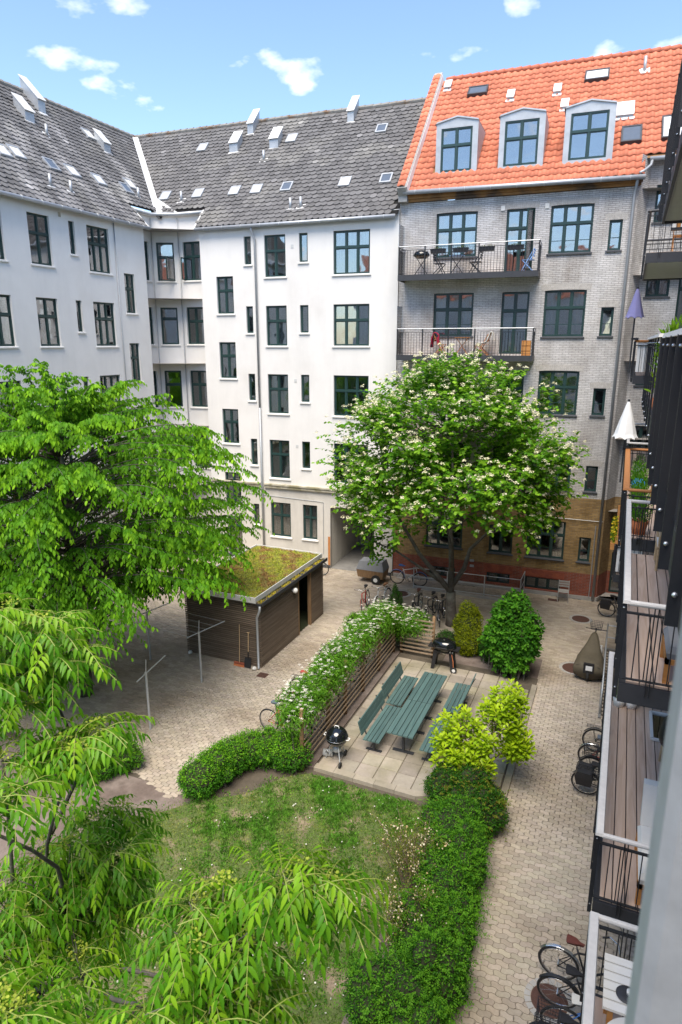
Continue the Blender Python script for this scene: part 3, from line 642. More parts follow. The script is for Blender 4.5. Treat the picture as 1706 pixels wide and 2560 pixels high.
def lichen(p):            # pale lichen runs below the hoods and vents of the left roof, a few odd new slates
    f = 1.0
    if p[0] < -20.6 and (p[1] < 25.6 or p[0] < -21.4) and 26.9 + .05 * (p[0] + 20.9) - p[1] > -8:
        v = -20.9 - p[0]
        for u, top in ((23.2, 3.5), (24.7, 4.4), (27.6, 3.4), (21.5, 3.3), (19.9, 3.9), (25.9, 2.5)):
            d = abs(p[1] - u + .12 * math.sin(v * 3 + u)); 
            if v < top: f = max(f, 1 + 1.1 * max(0, 1 - d / .6) * min(1, (top - v) * 1.5 + .2) * (.75 + .25 * math.sin(v * 2.1 + u)))
    if random.random() < .02: f *= 1.5
    return f
cover(roofW, 'slate', template_slate(), lichen, slates(rb, 'b', -27.0, -8.88) + slates(rl, 'l', 13.0, 32.0), 'slate', jitter=0.19)
# ridge, valley and verge trims
rd = MB()
for fn, u0, u1 in ((rb, -26.6, -8.9), (rl, 10.0, 32.0)):
    u = u0
    while u < u1:
        p, q = fn(u, SMAX) + Vector((0, 0, .02 + random.uniform(0, .02))), fn(min(u + .42, u1), SMAX) + Vector((0, 0, .05))
        rd.tube([p, q], [.10, .115], 8); u += .4
rd.build('ridge_tiles', 'slate_ridge', WB)
# valley: where both planes are level
def valley_pt(s):     # horizontal setback s from both eaves
    x = -20.9 + ES - s
    # FB: v + ES = s
    k = (Vector((x, 0, 0)) - FB.o).dot(FB.v); y = (s - ES - k) / FB.v.y
    return Vector((x, y, EZ + s * SLP))
v0, v1 = valley_pt(1.05), valley_pt(5.6)
vm = MB(); side = (v1 - v0).cross(Vector((0, 0, 1))).normalized(); upn = Vector((0, 0, .13))
for k in range(14):
    p, q = v0.lerp(v1, k / 14), v0.lerp(v1, (k + 1) / 14); w = .15
    for sg in (1, -1): vm.poly([p + upn, q + upn, q + side * sg * w + upn + Vector((0, 0, .06)), p + side * sg * w + upn + Vector((0, 0, .06))])
c0 = v0 + Vector((0, 0, .10)); vm.poly([valley_pt(1.6) + upn * 1.5 + Vector((0, 0, .05)), pBC + Vector((.25, -.18, 16.62 - 0)), pBC + Vector((-.2, -.2, 16.5)), pAB + Vector((.35, .15, 16.52))])
vm.build('valley_flashing', 'zinc_light', WB)
MB().bar(FB.p(-18.50, -.30, 15.66), FB.p(-18.50, .62, 16.62), .05, .09).build('verge_board', 'sill_white', WB)
MB().bar(FL.p(25.74, -.30, 15.66), FL.p(25.74, .66, 16.62), .05, .09).build('verge_board', 'sill_white', WB)
gutter(WB, [FB.p(-18.45, -.31, 15.66), FB.p(-8.95, -.31, 15.66)]); gutter(WB, [FL.p(8, -.31, 15.70), FL.p(25.72, -.31, 15.66)])
rg = [FL.p(25.8, .66, 16.56), pAB + Vector((.16, -.05, 16.56)), pBC + Vector((.05, -.17, 16.56)), FB.p(-18.45, .63, 16.56)]; gutter(WB, rg, .08)
mb = MB()
for a_, b_ in zip(rg[:-1], rg[1:]): mb.bar(a_ + Vector((-.06, .09, .0)), b_ + Vector((-.06, .09, .0)), .12, .16)
mb.build('eaves_board', 'sill_white', WB)
# skylights, hoods and vent pipes on the slates
def on_roof(fn, u, v):
    s = (v + ES) / math.cos(TH); p = fn(u, s); du = (fn(1, 0) - fn(0, 0)).normalized(); ds = (fn(0, 1) - fn(0, 0)).normalized(); return p, du, ds, du.cross(ds)
def skylight(root, fr4, w, h, glassm='glass', fm='zinc', lid=0.10):
    p, du, ds, nr = fr4; a = w / 2
    q = lambda x, y, z: p + du * x + ds * y + nr * z
    mb = MB()
    for (x0, x1, y0, y1) in ((-a, a, -h / 2, -h / 2 + .07), (-a, a, h / 2 - .07, h / 2), (-a, -a + .06, -h / 2 + .07, h / 2 - .07), (a - .06, a, -h / 2 + .07, h / 2 - .07)):
        mb.hexa([q(x0, y0, -.03), q(x1, y0, -.03), q(x1, y1, -.03), q(x0, y1, -.03), q(x0, y0, lid), q(x1, y0, lid), q(x1, y1, lid), q(x0, y1, lid)])
    o = mb.build('skylight', fm, root)
    mb = MB(); x0, x1, y0, y1 = -a + .05, a - .05, -h / 2 + .06, h / 2 - .06; mb.hexa([q(x0, y0, lid * .7), q(x1, y0, lid * .7), q(x1, y1, lid * .7), q(x0, y1, lid * .7), q(x0, y0, lid * .85), q(x1, y0, lid * .85), q(x1, y1, lid * .85), q(x0, y1, lid * .85)])
    mb.build('pane', glassm, o)
    return o
def hood(root, fr4, w, h, dep, m1='zinc', m2='zinc_light'):
    """sheet-metal chimney hood: upright front, lid parallel to the roof slope"""
    p, du, ds, nr = fr4; up_ = Vector((0, 0, 1)); a = w / 2; back = Vector((ds.x, ds.y, 0)).normalized(); sl_ = up_ * dep * SLP
    f0 = p - up_ * .05; bk = f0 + back * dep + sl_; top = p + up_ * h; bt = top + back * dep + sl_
    mb = MB(); mb.hexa([f0 - du * a, f0 + du * a, bk + du * a, bk - du * a, top - du * a, top + du * a, bt + du * a, bt - du * a])
    o = mb.build('chimney_hood', m1, root)
    b2 = MB(); e = ds * .08; A = a + .03; t_ = nr * .03; b2.hexa([top - e - du * A, top - e + du * A, bt + e + du * A, bt + e - du * A, top - e - du * A + t_, top - e + du * A + t_, bt + e + du * A + t_, bt + e - du * A + t_])
    b2.build('lid', m2, o)
    q = lambda x, y, z: p + du * x + ds * y + nr * z
    MB().hexa([q(-a - .05, -.12, 0), q(a + .05, -.12, 0), q(a + .05, .05, 0), q(-a - .05, .05, 0), q(-a - .05, -.12, .04), q(a + .05, -.12, .04), q(a + .05, .05, .04), q(-a - .05, .05, .04)]).build('flashing', m2, o)
def ventpipe(root, fr4, h=0.45, r=.06):
    p, du, ds, nr = fr4
    o = MB().tube([p - Vector((0, 0, .05)), p + Vector((0, 0, h))], r, 8).build('vent_pipe', 'zinc', root, True)
    q = lambda x, y, z: p + du * x + ds * y + nr * z
    MB().hexa([q(-.2, -.16, 0), q(.2, -.16, 0), q(.2, .2, 0), q(-.2, .2, 0), q(-.2, -.16, .035), q(.2, -.16, .035), q(.2, .2, .035), q(-.2, .2, .035)]).build('flashing', 'zinc_light', o)
mat('roof_glass', (0.62, 0.64, 0.66), 0.3, 0.0, var=0.08, spec=0.6); mat('roof_glass_dark', (0.10, 0.12, 0.15), 0.12, 0.0, var=0.1, spec=0.7)
mat('roof_glass_cream', (0.66, 0.63, 0.55), 0.4, 0.0, var=0.1, spec=0.5)
for u, v, g in ((-20.53, 4.16, 'cream'), (-21.15, 1.52, 'roof_glass'), (-19.27, 1.49, 'cream'), (-17.27, 1.46, 'cream'), (-16.11, 1.44, 'cream'), (-14.57, 1.43, 'roof_glass_dark'), (-11.75, 1.41, 'cream'), (-9.86, 1.4, 'roof_glass_dark'), (-10.92, 4.04, 'roof_glass_dark'), (-15.48, 4.08, 'cream')):
    skylight(WB, on_roof(rb, u, v), .52, .62, 'roof_glass_cream' if g == 'cream' else g, lid=.11)
for u, v, g in ((20.51, 1.67, 'cream'), (19.76, 1.56, 'cream'), (23.24, 1.59, 'cream'), (24.74, 1.56, 'roof_glass'), (22.14, 1.6, 'roof_glass_dark'), (27.19, 1.89, 'cream'), (26.52, 1.56, 'roof_glass_dark'), (27.23, 4.21, 'cream')):
    skylight(WB, on_roof(rl, u, v), .55, .66, 'roof_glass_cream' if g == 'cream' else g, lid=.11)
for u, v, w, h, d in ((-18.5, 3.66, .46, .50, .55), (-16.27, 3.63, .46, .50, .55), (-18.05, 4.66, .32, .55, .75), (-12.68, 4.64, .32, .55, .75)): hood(WB, on_roof(rb, u, v), w, h, d)
for u, v, w, h, d in ((23.27, 3.63, .48, .48, .6), (24.82, 4.48, .40, .6, .95), (27.71, 3.48, .45, .48, .55)): hood(WB, on_roof(rl, u, v), w, h, d)
for u, v in ((-16.53, 3.04), (-20.07, 1.2), (-13.94, .36), (-13.45, .37)): ventpipe(WB, on_roof(rb, u, v))
for u, v in ((23.7, 3.22), (21.0, .55), (22.01, .51), (27.04, 1.27)): ventpipe(WB, on_roof(rl, u, v))

# ------------------------------------------------------------------ brick building with the red pantile roof
BB = thing('brick_building', 'grey painted brick apartment building with red tiled roof and three dormers', 'building', tuple(FB.o), math.atan2(.05, 1))
BROWS = [(13.97, 15.68), (10.87, 12.62), (7.81, 9.55), (4.70, 6.46), (1.67, 3.36)]
kw = []
for i, (b0, t0) in enumerate(BROWS):
    addw(kw, (-2.87, -1.33, b0, t0), cols=3, thin=True, dress=['none', 'curt', 'none', 'none', 'curt'][i])
    addw(kw, (-0.75, -0.29, b0 + .02, b0 + 1.08), cols=1, split=None, thin=True, dress='none')
    addw(kw, (-7.30, -5.65, b0 + .03, t0), cols=3, thin=True, dress=['full', 'curt', 'none', 'none', 'none'][i])
for i, (b0, t0) in enumerate(((13.32, 15.66), (10.2, 12.60), (7.1, 9.55), (4.0, 6.46))):
    addw(kw, (-4.52, -3.45, b0, t0), cols=2, split=.7, dress=['none', 'half', 'none', 'none'][i], sill=None, name='door', openleaf=(-3.97, -3.5, 13.4, 15.6, 'r', R(62)) if i == 0 else None)
addw(kw, (-4.47, -3.46, 1.68, 2.95), cols=2, split=None, dress='none')
cel = [(-2.84, -1.35, .22, .76), (-4.49, -3.48, .26, .74), (-7.1, -5.9, .26, .74)]
bmi = lambda z: 2 if z < 1.17 else (1 if z < 4.42 else 0)
bk = MB(); wall(bk, FB, -8.82, 0.14, 0.16, 16.14, [o for o, k in kw] + cel, bmi, (1.17, 4.42))
PT, PT2 = (0.14, 0.0), (0.5, 0.8)
FRet = Fr(FB.p(*PT, 0), FB.p(*PT2, 0) - FB.p(*PT, 0)); lr = (FB.p(*PT2, 0) - FB.p(*PT, 0)).length
wall(bk, FRet, 0, lr, 0.16, 17.2, [], bmi, (1.17, 4.42))
rw = []
for b0, t0 in ((15.0, 16.3), (12.35, 13.75), (9.0, 10.4), (6.0, 7.4)): addw(rw, (.78, 1.6, b0, t0), cols=2, split=None, thin=True, dress='none', sill='sill_dark')
addw(rw, (1.9, 2.4, 11.0, 13.6), cols=1, dress='none', sill='sill_dark')
RDOOR = (.62, 1.15, .18, 2.0)
wall(bk, FB, .5, 6.0, 0.16, 17.2, [o for o, k in rw] + [RDOOR], bmi, (1.17, 4.42), v=.8)
bk.poly([FB.p(-8.82, 10.8, 0), FB.p(6, 10.8, 0), FB.p(6, 10.8, 16.2), FB.p(-8.82, 10.8, 16.2)], 0)
bk.poly([FB.p(6, .8, 0), FB.p(6, 10.8, 0), FB.p(6, 10.8, 16.2), FB.p(6, 5.5, 22.2), FB.p(6, .8, 16.2)], 0)
bk.poly([FB.p(-8.82, 0, 0), FB.p(-8.82, 10.8, 0), FB.p(-8.82, 10.8, 16.2), FB.p(-8.82, 5.5, 22.2), FB.p(-8.82, 0, 16.2)], 0)
bk.build('wall', ['brick_grey', 'brick_yellow', 'brick_red'], BB)
for o, k in kw:
    k.setdefault('sill', 'sill_dark'); w_ = window(FB, o, BB, **k)
    mb = MB(); n = int((o[1] - o[0] + .3) / .075)                                     # brick-on-edge arch over the opening
    for i in range(n):
        t = (i + .5) / n - .5; uc = (o[0] + o[1]) / 2 + t * (o[1] - o[0] + .26); rise = .05 * (1 - 4 * t * t); tl = t * .10
        mb.hexa([FB.p(uc - .032 + tl * 0, -.007, o[3] + rise - .03), FB.p(uc + .032, -.007, o[3] + rise - .03), FB.p(uc + .032, .05, o[3] + rise - .03), FB.p(uc - .032, .05, o[3] + rise - .03),
                 FB.p(uc - .034 + tl, -.007, o[3] + rise + .20), FB.p(uc + .034 + tl, -.007, o[3] + rise + .20), FB.p(uc + .034 + tl, .05, o[3] + rise + .20), FB.p(uc - .034 + tl, .05, o[3] + rise + .20)])
    mat('arch_grey', (0.42, 0.40, 0.375), .85, var=.25, scale=12); mat('arch_yellow', (0.30, 0.20, 0.09), .85, var=.3, scale=12)
    mb.build('brick_arch', 'arch_yellow' if o[3] < 4 else 'arch_grey', BB)
for o, k in rw: window(FB, o, BB, v=.8, **k)
for o in cel: window(FB, o, BB, cols=3 if o[1] > -2 else 2, split=None, sill=None, dress='none', inset=.12)
window(FB, RDOOR, BB, cols=1, split=.7, sill=None, v=.8, dress='none', name='door')
MB().box(-8.8, .16, -.03, .0, 0, .17, FB).box(0, lr, -.03, 0, 0, .17, FRet).box(.53, 6, .77, .8, 0, .17, FB).build('plinth', 'concrete', BB)
for u0, u1 in ((-2.95, -1.2), (-4.6, -3.35)): MB().box(u0, u1, -.012, 0, .80, 1.12, FB).build('painted_panel', 'red_paint', BB)
tb = MB().box(-8.80, .2, -.10, 0.0, 16.16, 16.26, FB).box(-8.80, .24, -.18, 0.0, 16.26, 16.36, FB).box(-8.8, .26, -.24, 0, 16.36, 16.42, FB)
tb.build('eaves_band', 'timber_trim', BB)
rm = MB()
for z in (.17, 3.9, 6.9, 9.95, 13.1, 16.1): rm.poly([FB.p(-8.75, .25, z), FB.p(.4, .25, z), FB.p(5.9, 1.1, z), FB.p(5.9, 4.2, z), FB.p(-8.75, 4.2, z)])
for u in (-5.2, -3.1, -1.0): rm.poly([FB.p(u, .25, 0), FB.p(u, 4.2, 0), FB.p(u, 4.2, 16.1), FB.p(u, .25, 16.1)])
rm.poly([FB.p(-8.75, 4.2, 0), FB.p(5.9, 4.2, 0), FB.p(5.9, 4.2, 16.1), FB.p(-8.75, 4.2, 16.1)]); rm.build('room', 'room', BB)
# red roof
RS = (22.3 - 16.45) / 5.8; RTH = math.atan(RS); RE, REZ = .30, 16.45
def rr_(u, s): return FB.p(u, -RE + s * math.cos(RTH), REZ + s * math.sin(RTH))
RSM = 5.8 / math.cos(RTH)
DORM = [(-7.52, -5.86, .44), (-5.03, -3.34, .40), (-2.63, -.88, .36)]
def red_ok(u, s, pad=0.0):
    v = -RE + s * math.cos(RTH)
    if u > .30 and v < .42: return False
    for a, b, dv in DORM:
        if a + pad < u < b - pad and dv + .06 < v < dv + 1.9: return False
    return True
rfm = MB(); st = .12
for i in range(int(14.4 / st)):
    for j in range(int(RSM / st)):
        u, s = -8.5 + i * st, j * RSM / int(RSM / st); d_ = RSM / int(RSM / st)
        if red_ok(u + st / 2, s + d_ / 2, .1): rfm.poly([rr_(u, s), rr_(u + st, s), rr_(u + st, s + d_), rr_(u, s + d_)])
rfm.poly([FB.p(-8.5, 5.5, 22.29), FB.p(5.9, 5.5, 22.29), FB.p(5.9, 11, 16.5), FB.p(-8.5, 11, 16.5)])
roofR = rfm.build('roof', 'timber_trim', BB)
M = []; du = FB.d; ds = (rr_(0, 1) - rr_(0, 0)).normalized(); nr = du.cross(ds)
PW, PX = .282, .385
for j in range(int((RSM - .05) / PX)):
    for i in range(int(14.2 / PW)):
        u, s = -8.36 + i * PW, -.03 + j * PX
        if u > .30 and -RE + s * math.cos(RTH) < .40: continue
        if not red_ok(u, s + .19): continue
        M.append(frame_m(rr_(u, s) + nr * (.035 + random.uniform(0, .006)), du + ds * random.gauss(0, .006), nr + ds * random.gauss(0, .01)))
cover(roofR, 'roof_tile', template_pantile(), None, M, 'red_tile', True, jitter=.16)
rdg = MB(); u = -8.3
while u < 5.8:
    rdg.tube([rr_(u, RSM) + Vector((0, 0, .03)), rr_(u + .40, RSM) + Vector((0, 0, .055))], [.10, .12], 10); u += .37
mat('ridge_red', (0.46, 0.145, 0.085), .75, var=.2, scale=4); rdg.build('ridge_tiles', 'ridge_red', BB, True)
# gable parapet at the left end
gp = MB(); q = lambda u, s, h: rr_(u, s) + nr * h
gp.hexa([q(-8.82, -.1, -.3), q(-8.46, -.1, -.3), q(-8.46, RSM + .1, -.3), q(-8.82, RSM + .1, -.3), q(-8.82, -.1, .34), q(-8.46, -.1, .34), q(-8.46, RSM + .1, .34), q(-8.82, RSM + .1, .34)])
gp.box(-8.82, -8.46, -.34, 0, 16.15, 16.75, FB); gp.build('gable_parapet', 'concrete', BB)
Mg = [frame_m(q(-8.66, j * .37 - .05, .37), du * 1.25, nr) for j in range(int((RSM + .1) / .37))]
for mm in Mg:
    pass
tp, fp = template_pantile(); mbt = MB(); mbt.usec = True
gpo = bpy.data.objects.get('gable_parapet')
tm = []
for k in range(4): mbt = MB(); mbt.usec = True; mbt.cc = (1 + .12 * k,) * 3; mbt.add([tuple(p) for p in tp], fp); tm.append(mbt.mesh('coping_tile', 'red_tile', None, True))
for mm in Mg: piece('coping_tile', random.choice(tm), gpo, mm)
MB().hexa([q(-8.455, 0, -.02), q(-8.40, 0, -.02), q(-8.40, RSM, -.02), q(-8.455, RSM, -.02), q(-8.455, 0, .3), q(-8.44, 0, .3), q(-8.44, RSM, .3), q(-8.455, RSM, .3)]).build('flashing', 'zinc_light', gpo)
gutter(BB, [FB.p(-8.6, -.40, 16.47), FB.p(.3, -.40, 16.36)], .085); gutter(BB, [FB.p(.42, .36, 17.10), FB.p(3.5, .36, 17.10)], .075)
MB().tube([FB.p(.5, .36, 17.05), FB.p(.46, .2, 16.85), FB.p(.25, -.2, 16.6), FB.p(.1, -.38, 16.5)], .05, 8).build('downpipe', 'pipe_grey', BB, True)
MB().tube([FB.p(0.06, -.38, 16.4), FB.p(0.03, -.14, 16.05), FB.p(0.0, -.10, 15.8), FB.p(0.0, -.10, .08)], .055, 8).build('downpipe', 'pipe_grey', BB, True)
MB().tube([FB.p(-.16, -.05, 3.3), FB.p(-.16, -.05, .2)], .02, 6).tube([FB.p(-3, -.04, 3.52), FB.p(.1, -.04, 3.5)], .012, 5).build('cable', 'pipe_grey', BB)
MB().box(-4.75, -4.6, -.03, 0, 15.62, 15.8, FB).box(-3.1, -2.95, -.03, 0, 15.6, 15.78, FB).build('air_vent', 'sill_white', BB)
for u, z in ((-5.15, .95), (-5.16, 1.2)): MB().box(u - .09, u + .09, -.03, 0, z - .05, z + .05, FB).build('fuse_box', 'zinc', BB)
# dormers
for (a, b, dv) in DORM:
    z0, z1 = 17.05, 19.02; c = (a + b) / 2; dd = MB(); P = FB.p
    wa, wb_, wz0, wz1 = a + .2, b - .22, 17.28, 18.86
    fr_ = lambda u, z, v=dv: P(u, v, z)
    # front with opening
    wall(dd, FB, a, b, 16.95, z1, [(wa, wb_, wz0, wz1)], v=dv, rev=.15)
    top = [(a, z1), (a + .02, z1 + .03), (c, z1 + .20), (b - .02, z1 + .03), (b, z1)]
    dd.poly([fr_(u, z) for u, z in top])
    back = 2.6
    for (u_, z_), (u2, z2) in zip(top[:-1], top[1:]):
        dd.poly([P(u_, dv - .05, z_), P(u2, dv - .05, z2), P(u2, dv + back, z2), P(u_, dv + back, z_)]); dd.poly([P(u_, dv - .05, z_ + .05), P(u2, dv - .05, z2 + .05), P(u2, dv + back, z2 + .05), P(u_, dv + back, z_ + .05)])
        dd.poly([P(u_, dv - .05, z_), P(u2, dv - .05, z2), P(u2, dv - .05, z2 + .05), P(u_, dv - .05, z_ + .05)])
    for u_ in (a, b): dd.poly([P(u_, dv, 16.9), P(u_, dv + back, 19), P(u_, dv + back, z1 + .03), P(u_, dv, z1 + .03)])
    dd.poly([P(a - .06, dv - .05, z1), P(a, dv - .05, z1 + .05), P(a, dv + 2, z1 + .05), P(a - .06, dv + 2, z1)])
    dobj = dd.build('dormer', 'zinc', BB)
    window(FB, (wa, wb_, wz0, wz1), BB, cols=2, split=.6, sill=None, v=dv, inset=.02, dress='none')
    MB().hexa([P(a - .05, dv - .04, 16.98), P(b + .05, dv - .04, 16.98), P(b + .05, dv + .05, 17.02), P(a - .05, dv + .05, 17.02), P(a - .05, dv - .02, 17.10), P(b + .05, dv - .02, 17.10), P(b + .05, dv - .004, 17.12), P(a - .05, dv - .004, 17.12)]).build('apron', 'red_paint', dobj)
    rmd = MB().box(a + .05, b - .05, dv + 1.2, dv + 1.22, 17, 19, FB).build('back_wall', 'curtain', dobj)
def on_red(u, v):
    s = (v + RE) / math.cos(RTH); return rr_(u, s) + nr * .05, du, ds, nr
for u, v, w, h, g in ((-6.65, 4.5, .85, .62, 'roof_glass_dark'), (-1.75, 4.5, .95, .72, 'roof_glass'), (-.27, 1.35, .72, 1.0, 'roof_glass_dark'), (1.15, 1.5, .8, 1.4, 'roof_glass')): skylight(BB, on_red(u, v), w, h, g, 'steel_dark', .13)
for u, v in ((-5.15, 3.8), (-3.25, 3.8), (-2.86, 2.95), (-8.1, 4.85)): hood(BB, on_red(u, v), .26, .16, .28)
hood(BB, on_red(-.55, 2.2), .58, .16, .5); ventpipe(BB, on_red(.05, 4.45), .55)

# facade balconies
def facade_balcony(z, zt, furniture=None):
    u0, u1, pr = -8.57, -3.13, .95
    b = MB().box(u0, u1, -pr, -.002, z - .02, z, FB); b.cur = 1
    b.box(u0, u1, -pr - .03, -pr, z - .17, z + .05, FB).box(u1, u1 + .03, -pr - .03, -.002, z - .17, z + .05, FB).box(u0 - .03, u0, -pr - .03, -.002, z - .17, z + .05, FB)
    o = b.build('balcony', ['soffit', 'steel_dark'], BB)
    MB().box(u0, u1, -pr, -.002, z + .0, z + .03, FB).build('deck', 'deck', o)
    MB().tube([FB.p(u0, -.01, zt), FB.p(u0, -pr, zt), FB.p(u1, -pr, zt), FB.p(u1, -.01, zt)], .022, 6).build('handrail', 'zinc', o)
    mr = MB()
    for zz_ in (zt - .13, z + .12): mr.bar(FB.p(u0, -pr, zz_), FB.p(u1, -pr, zz_), .03, .012).bar(FB.p(u0, -pr, zz_), FB.p(u0, -.01, zz_), .03, .012).bar(FB.p(u1, -pr, zz_), FB.p(u1, -.01, zz_), .03, .012)
    mr.build('rail', 'steel_black', o)
    hb = zt - .13 - z - .02
    bm = MB().box(-.007, .007, -.007, .007, 0, hb).mesh('baluster', 'steel_black'); pm = MB().box(-.022, .022, -.03, .03, 0, zt - z).mesh('post', 'steel_black')
    n = 46
    for i in range(n + 1):
        if i % 9 == 0 or i == n: continue
        piece('baluster', bm, o, Matrix.Translation(FB.p(u0 + (u1 - u0) * i / n, -pr, z)))
    for i in (0, 9, 18, 27, 36, 46): piece('post', pm, o, Matrix.Translation(FB.p(u0 + (u1 - u0) * i / n, -pr + .0, z)))
    for uu in (u0, u1):
        for k in range(1, 8): piece('baluster', bm, o, Matrix.Translation(FB.p(uu, -pr * k / 8, z)))
    MB().box(u0 - .04, u0 - .03, -.9, -.05, z + .1, z + 2.0, FB).build('privacy_screen', 'frosted', o)
    return o
facade_balcony(13.24, 14.36); facade_balcony(10.10, 11.19); facade_balcony(7.02, 8.11)

# ------------------------------------------------------------------ right-hand building with the stacks of deck balconies
RB = thing('balcony_building', 'grey brick apartment building carrying stacks of dark steel balconies with wooden decks', 'building', (1.95, 14, 0))
ops = []
FLZ = [0.75, 3.8, 6.85, 9.75, 12.75, 15.8]
STK = [(.5, 6.17), (7.45, 12.7), (13.7, 19.3), (20.5, 25.6)]
rwl = []
for z in FLZ[1:]:
    for (y0, y1) in STK: yc = (y0 + y1) / 2; addw(rwl, (-yc - 1.6, -yc - .6, z + .03, z + 2.2), cols=2, split=.7, sill=None, name='door', dress='none'); addw(rwl, (-yc + .2, -yc + 1.7, z + .75, z + 2.2), cols=3, sill='sill_dark', dress='curt')
wm = MB(); wall(wm, FRT, -29.6, 8, 0, 18.1, [o for o, k in rwl])
wm.poly([FRT.p(8, 0, 0), FRT.p(8, 9, 0), FRT.p(8, 9, 18.1), FRT.p(8, 0, 18.1)]); wm.poly([FRT.p(-29.6, 9, 0), FRT.p(8, 9, 0), FRT.p(8, 9, 18.1), FRT.p(-29.6, 9, 18.1)])
wm.poly([FRT.p(-29.6, 3, 0), FRT.p(8, 3, 0), FRT.p(8, 3, 18.1), FRT.p(-29.6, 3, 18.1)]); wm.poly([FRT.p(-29.6, 0, 18.1), FRT.p(8, 0, 18.1), FRT.p(8, 9, 18.1), FRT.p(-29.6, 9, 18.1)])
wm.build('wall', 'brick_grey', RB)
MB().box(-24, 1.9, -19, -15, 0, 15.5).build('south_wing', 'white_render', RB)          # the yard's fourth side, behind the camera
MB().hexa([(-24, -14.7, 15.5), (1.9, -14.7, 15.5), (1.9, -24, 15.5), (-24, -24, 15.5), (-24, -19.3, 20), (1.9, -19.3, 20), (1.9, -19.4, 20), (-24, -19.4, 20)]).build('south_roof', 'ridge_red', RB)
for o, k in rwl: window(FRT, o, RB, **k)
def deck_balcony(X0, y0, y1, z, zr, railm='rail_white', ends=(True, True), wide=.085, thin=True, post=.75, pd=.048):
    X1 = 1.94
    b = MB(); b.box(X0 + .04, X1, y0 + .04, y1 - .04, z - .21, z - .18); b.cur = 1
    b.box(X0, X0 + .04, y0, y1, z - .25, z - .02).box(X0 + .04, X1, y0, y0 + .04, z - .25, z - .02).box(X0 + .04, X1, y1 - .04, y1, z - .25, z - .02); b.box(X0 + .04, X1, y0 + .04, y1 - .04, z - .06, z - .035)  # last box: dark sheet under the planks, stands in for shade in their gaps
    o = b.build('balcony', ['soffit', 'steel_dark'], RB)
    n = int((X1 - X0 - .1) / .15); pm = MB().hexa([(0, 0, -.028), (.139, 0, -.028), (.139, y1 - y0 - .1, -.028), (0, y1 - y0 - .1, -.028), (.003, .003, 0), (.136, .003, 0), (.136, y1 - y0 - .103, 0), (.003, y1 - y0 - .103, 0)]).mesh('deck_plank', 'deck')
    for i in range(n): piece('deck_plank', pm, o, Matrix.Translation((X0 + .07 + i * .15, y0 + .05, z)))
    xr = X0 - .012
    # handrail: flat capping along the front, round on the returns
    hr = MB().hexa([(xr - wide * .5, y0 - .03, zr - .035), (xr + wide * .5, y0 - .03, zr - .035), (xr + wide * .5, y1 + .03, zr - .035), (xr - wide * .5, y1 + .03, zr - .035), (xr - wide * .4, y0 - .02, zr), (xr + wide * .4, y0 - .02, zr), (xr + wide * .4, y1 + .02, zr), (xr - wide * .4, y1 + .02, zr)])
    for k, e in enumerate(ends):
        if e: hr.tube([(xr + .03, (y0, y1)[k], zr - .03), (X1, (y0, y1)[k], zr - .03)], .032, 10)
    hr.build('handrail', railm, o)
    mr = MB().box(xr - .008, xr + .008, y0, y1, zr - .15, zr - .13).box(xr - .006, xr + .006, y0, y1, z + .05, z + .062)
    for k, e in enumerate(ends):
        if e: yy = (y0, y1)[k]; mr.box(xr, X1, yy - .018, yy + .018, zr - .155, zr - .135).box(xr, X1, yy - .018, yy + .018, z + .05, z + .062)
    mr.build('rail', 'steel_black', o)
    # flat posts bolted to the fascia, thin bars between
    n = max(2, round((y1 - y0) / post)); bm = MB().box(-pd, .0, -.007, .007, 0, zr - .03 - (z - .2)).mesh('post', 'steel_black')
    for i in range(n + 1): piece('post', bm, o, Matrix.Translation((xr, y0 + (y1 - y0) * i / n, z - .2)))
    rm_ = MB().tube([(0, 0, 0), (0, 0, zr - .145 - z - .05)], .0075, 6).mesh('baluster', 'steel_black')
    if thin:
        m = int((y1 - y0) / .115)
        for i in range(1, m): piece('baluster', rm_, o, Matrix.Translation((xr, y0 + (y1 - y0) * i / m, z + .055)))
    for k, e in enumerate(ends):
        if e:
            yy = (y0, y1)[k]; m = int((X1 - X0) / .12)
            for i in range(1, m): piece('baluster', rm_, o, Matrix.Translation((X0 + (X1 - X0) * i / m, yy, z + .055)))
            MB().box(X0 + .27, X0 + .28, yy - .03, yy + .03, z - .12, zr - .05).box(X0 + .31, X0 + .32, yy - .03, yy + .03, z - .12, zr - .05).build('post', 'steel_black', o)
    bo = MB()
    for i in range(n + 1):
        y = y0 + (y1 - y0) * i / n
        for zz_ in (z - .07, zr - .09): bo.lathe((xr - .025, y - .007, zz_), [(.012, 0), (.011, .007), (.004, .012)], 8, (0, -1, 0))
    bo.build('bolt', 'chrome', o)
    return o
XB = .25
deck_balcony(XB, *STK[1], 12.75, 13.75); deck_balcony(.1, 18.7, 23.8, 12.78, 13.75, 'steel_dark')
deck_balcony(.28, *STK[0], 9.75, 10.68); deck_balcony(.29, *STK[1], 9.75, 10.70, thin=False, post=.88, pd=.02); deck_balcony(.12, *STK[3], 9.75, 10.70, 'rail_wood')
deck_balcony(XB, *STK[1], 6.85, 7.85); deck_balcony(.20, *STK[2], 6.85, 7.85, 'rail_wood', wide=.13); deck_balcony(.20, *STK[3], 6.85, 7.85)
deck_balcony(XB, *STK[0], 3.8, 4.8, wide=.10); deck_balcony(XB, *STK[1], 3.8, 4.8, wide=.10); deck_balcony(.18, *STK[3], 3.8, 4.8, 'oak')
_pd = pray(1659, 2085); _k = 0.62 / math.hypot(_pd.x, _pd.y); _px, _py = _pd.x * _k, _pd.y * _k
gm = MB(); c_ = .012; w_ = .11
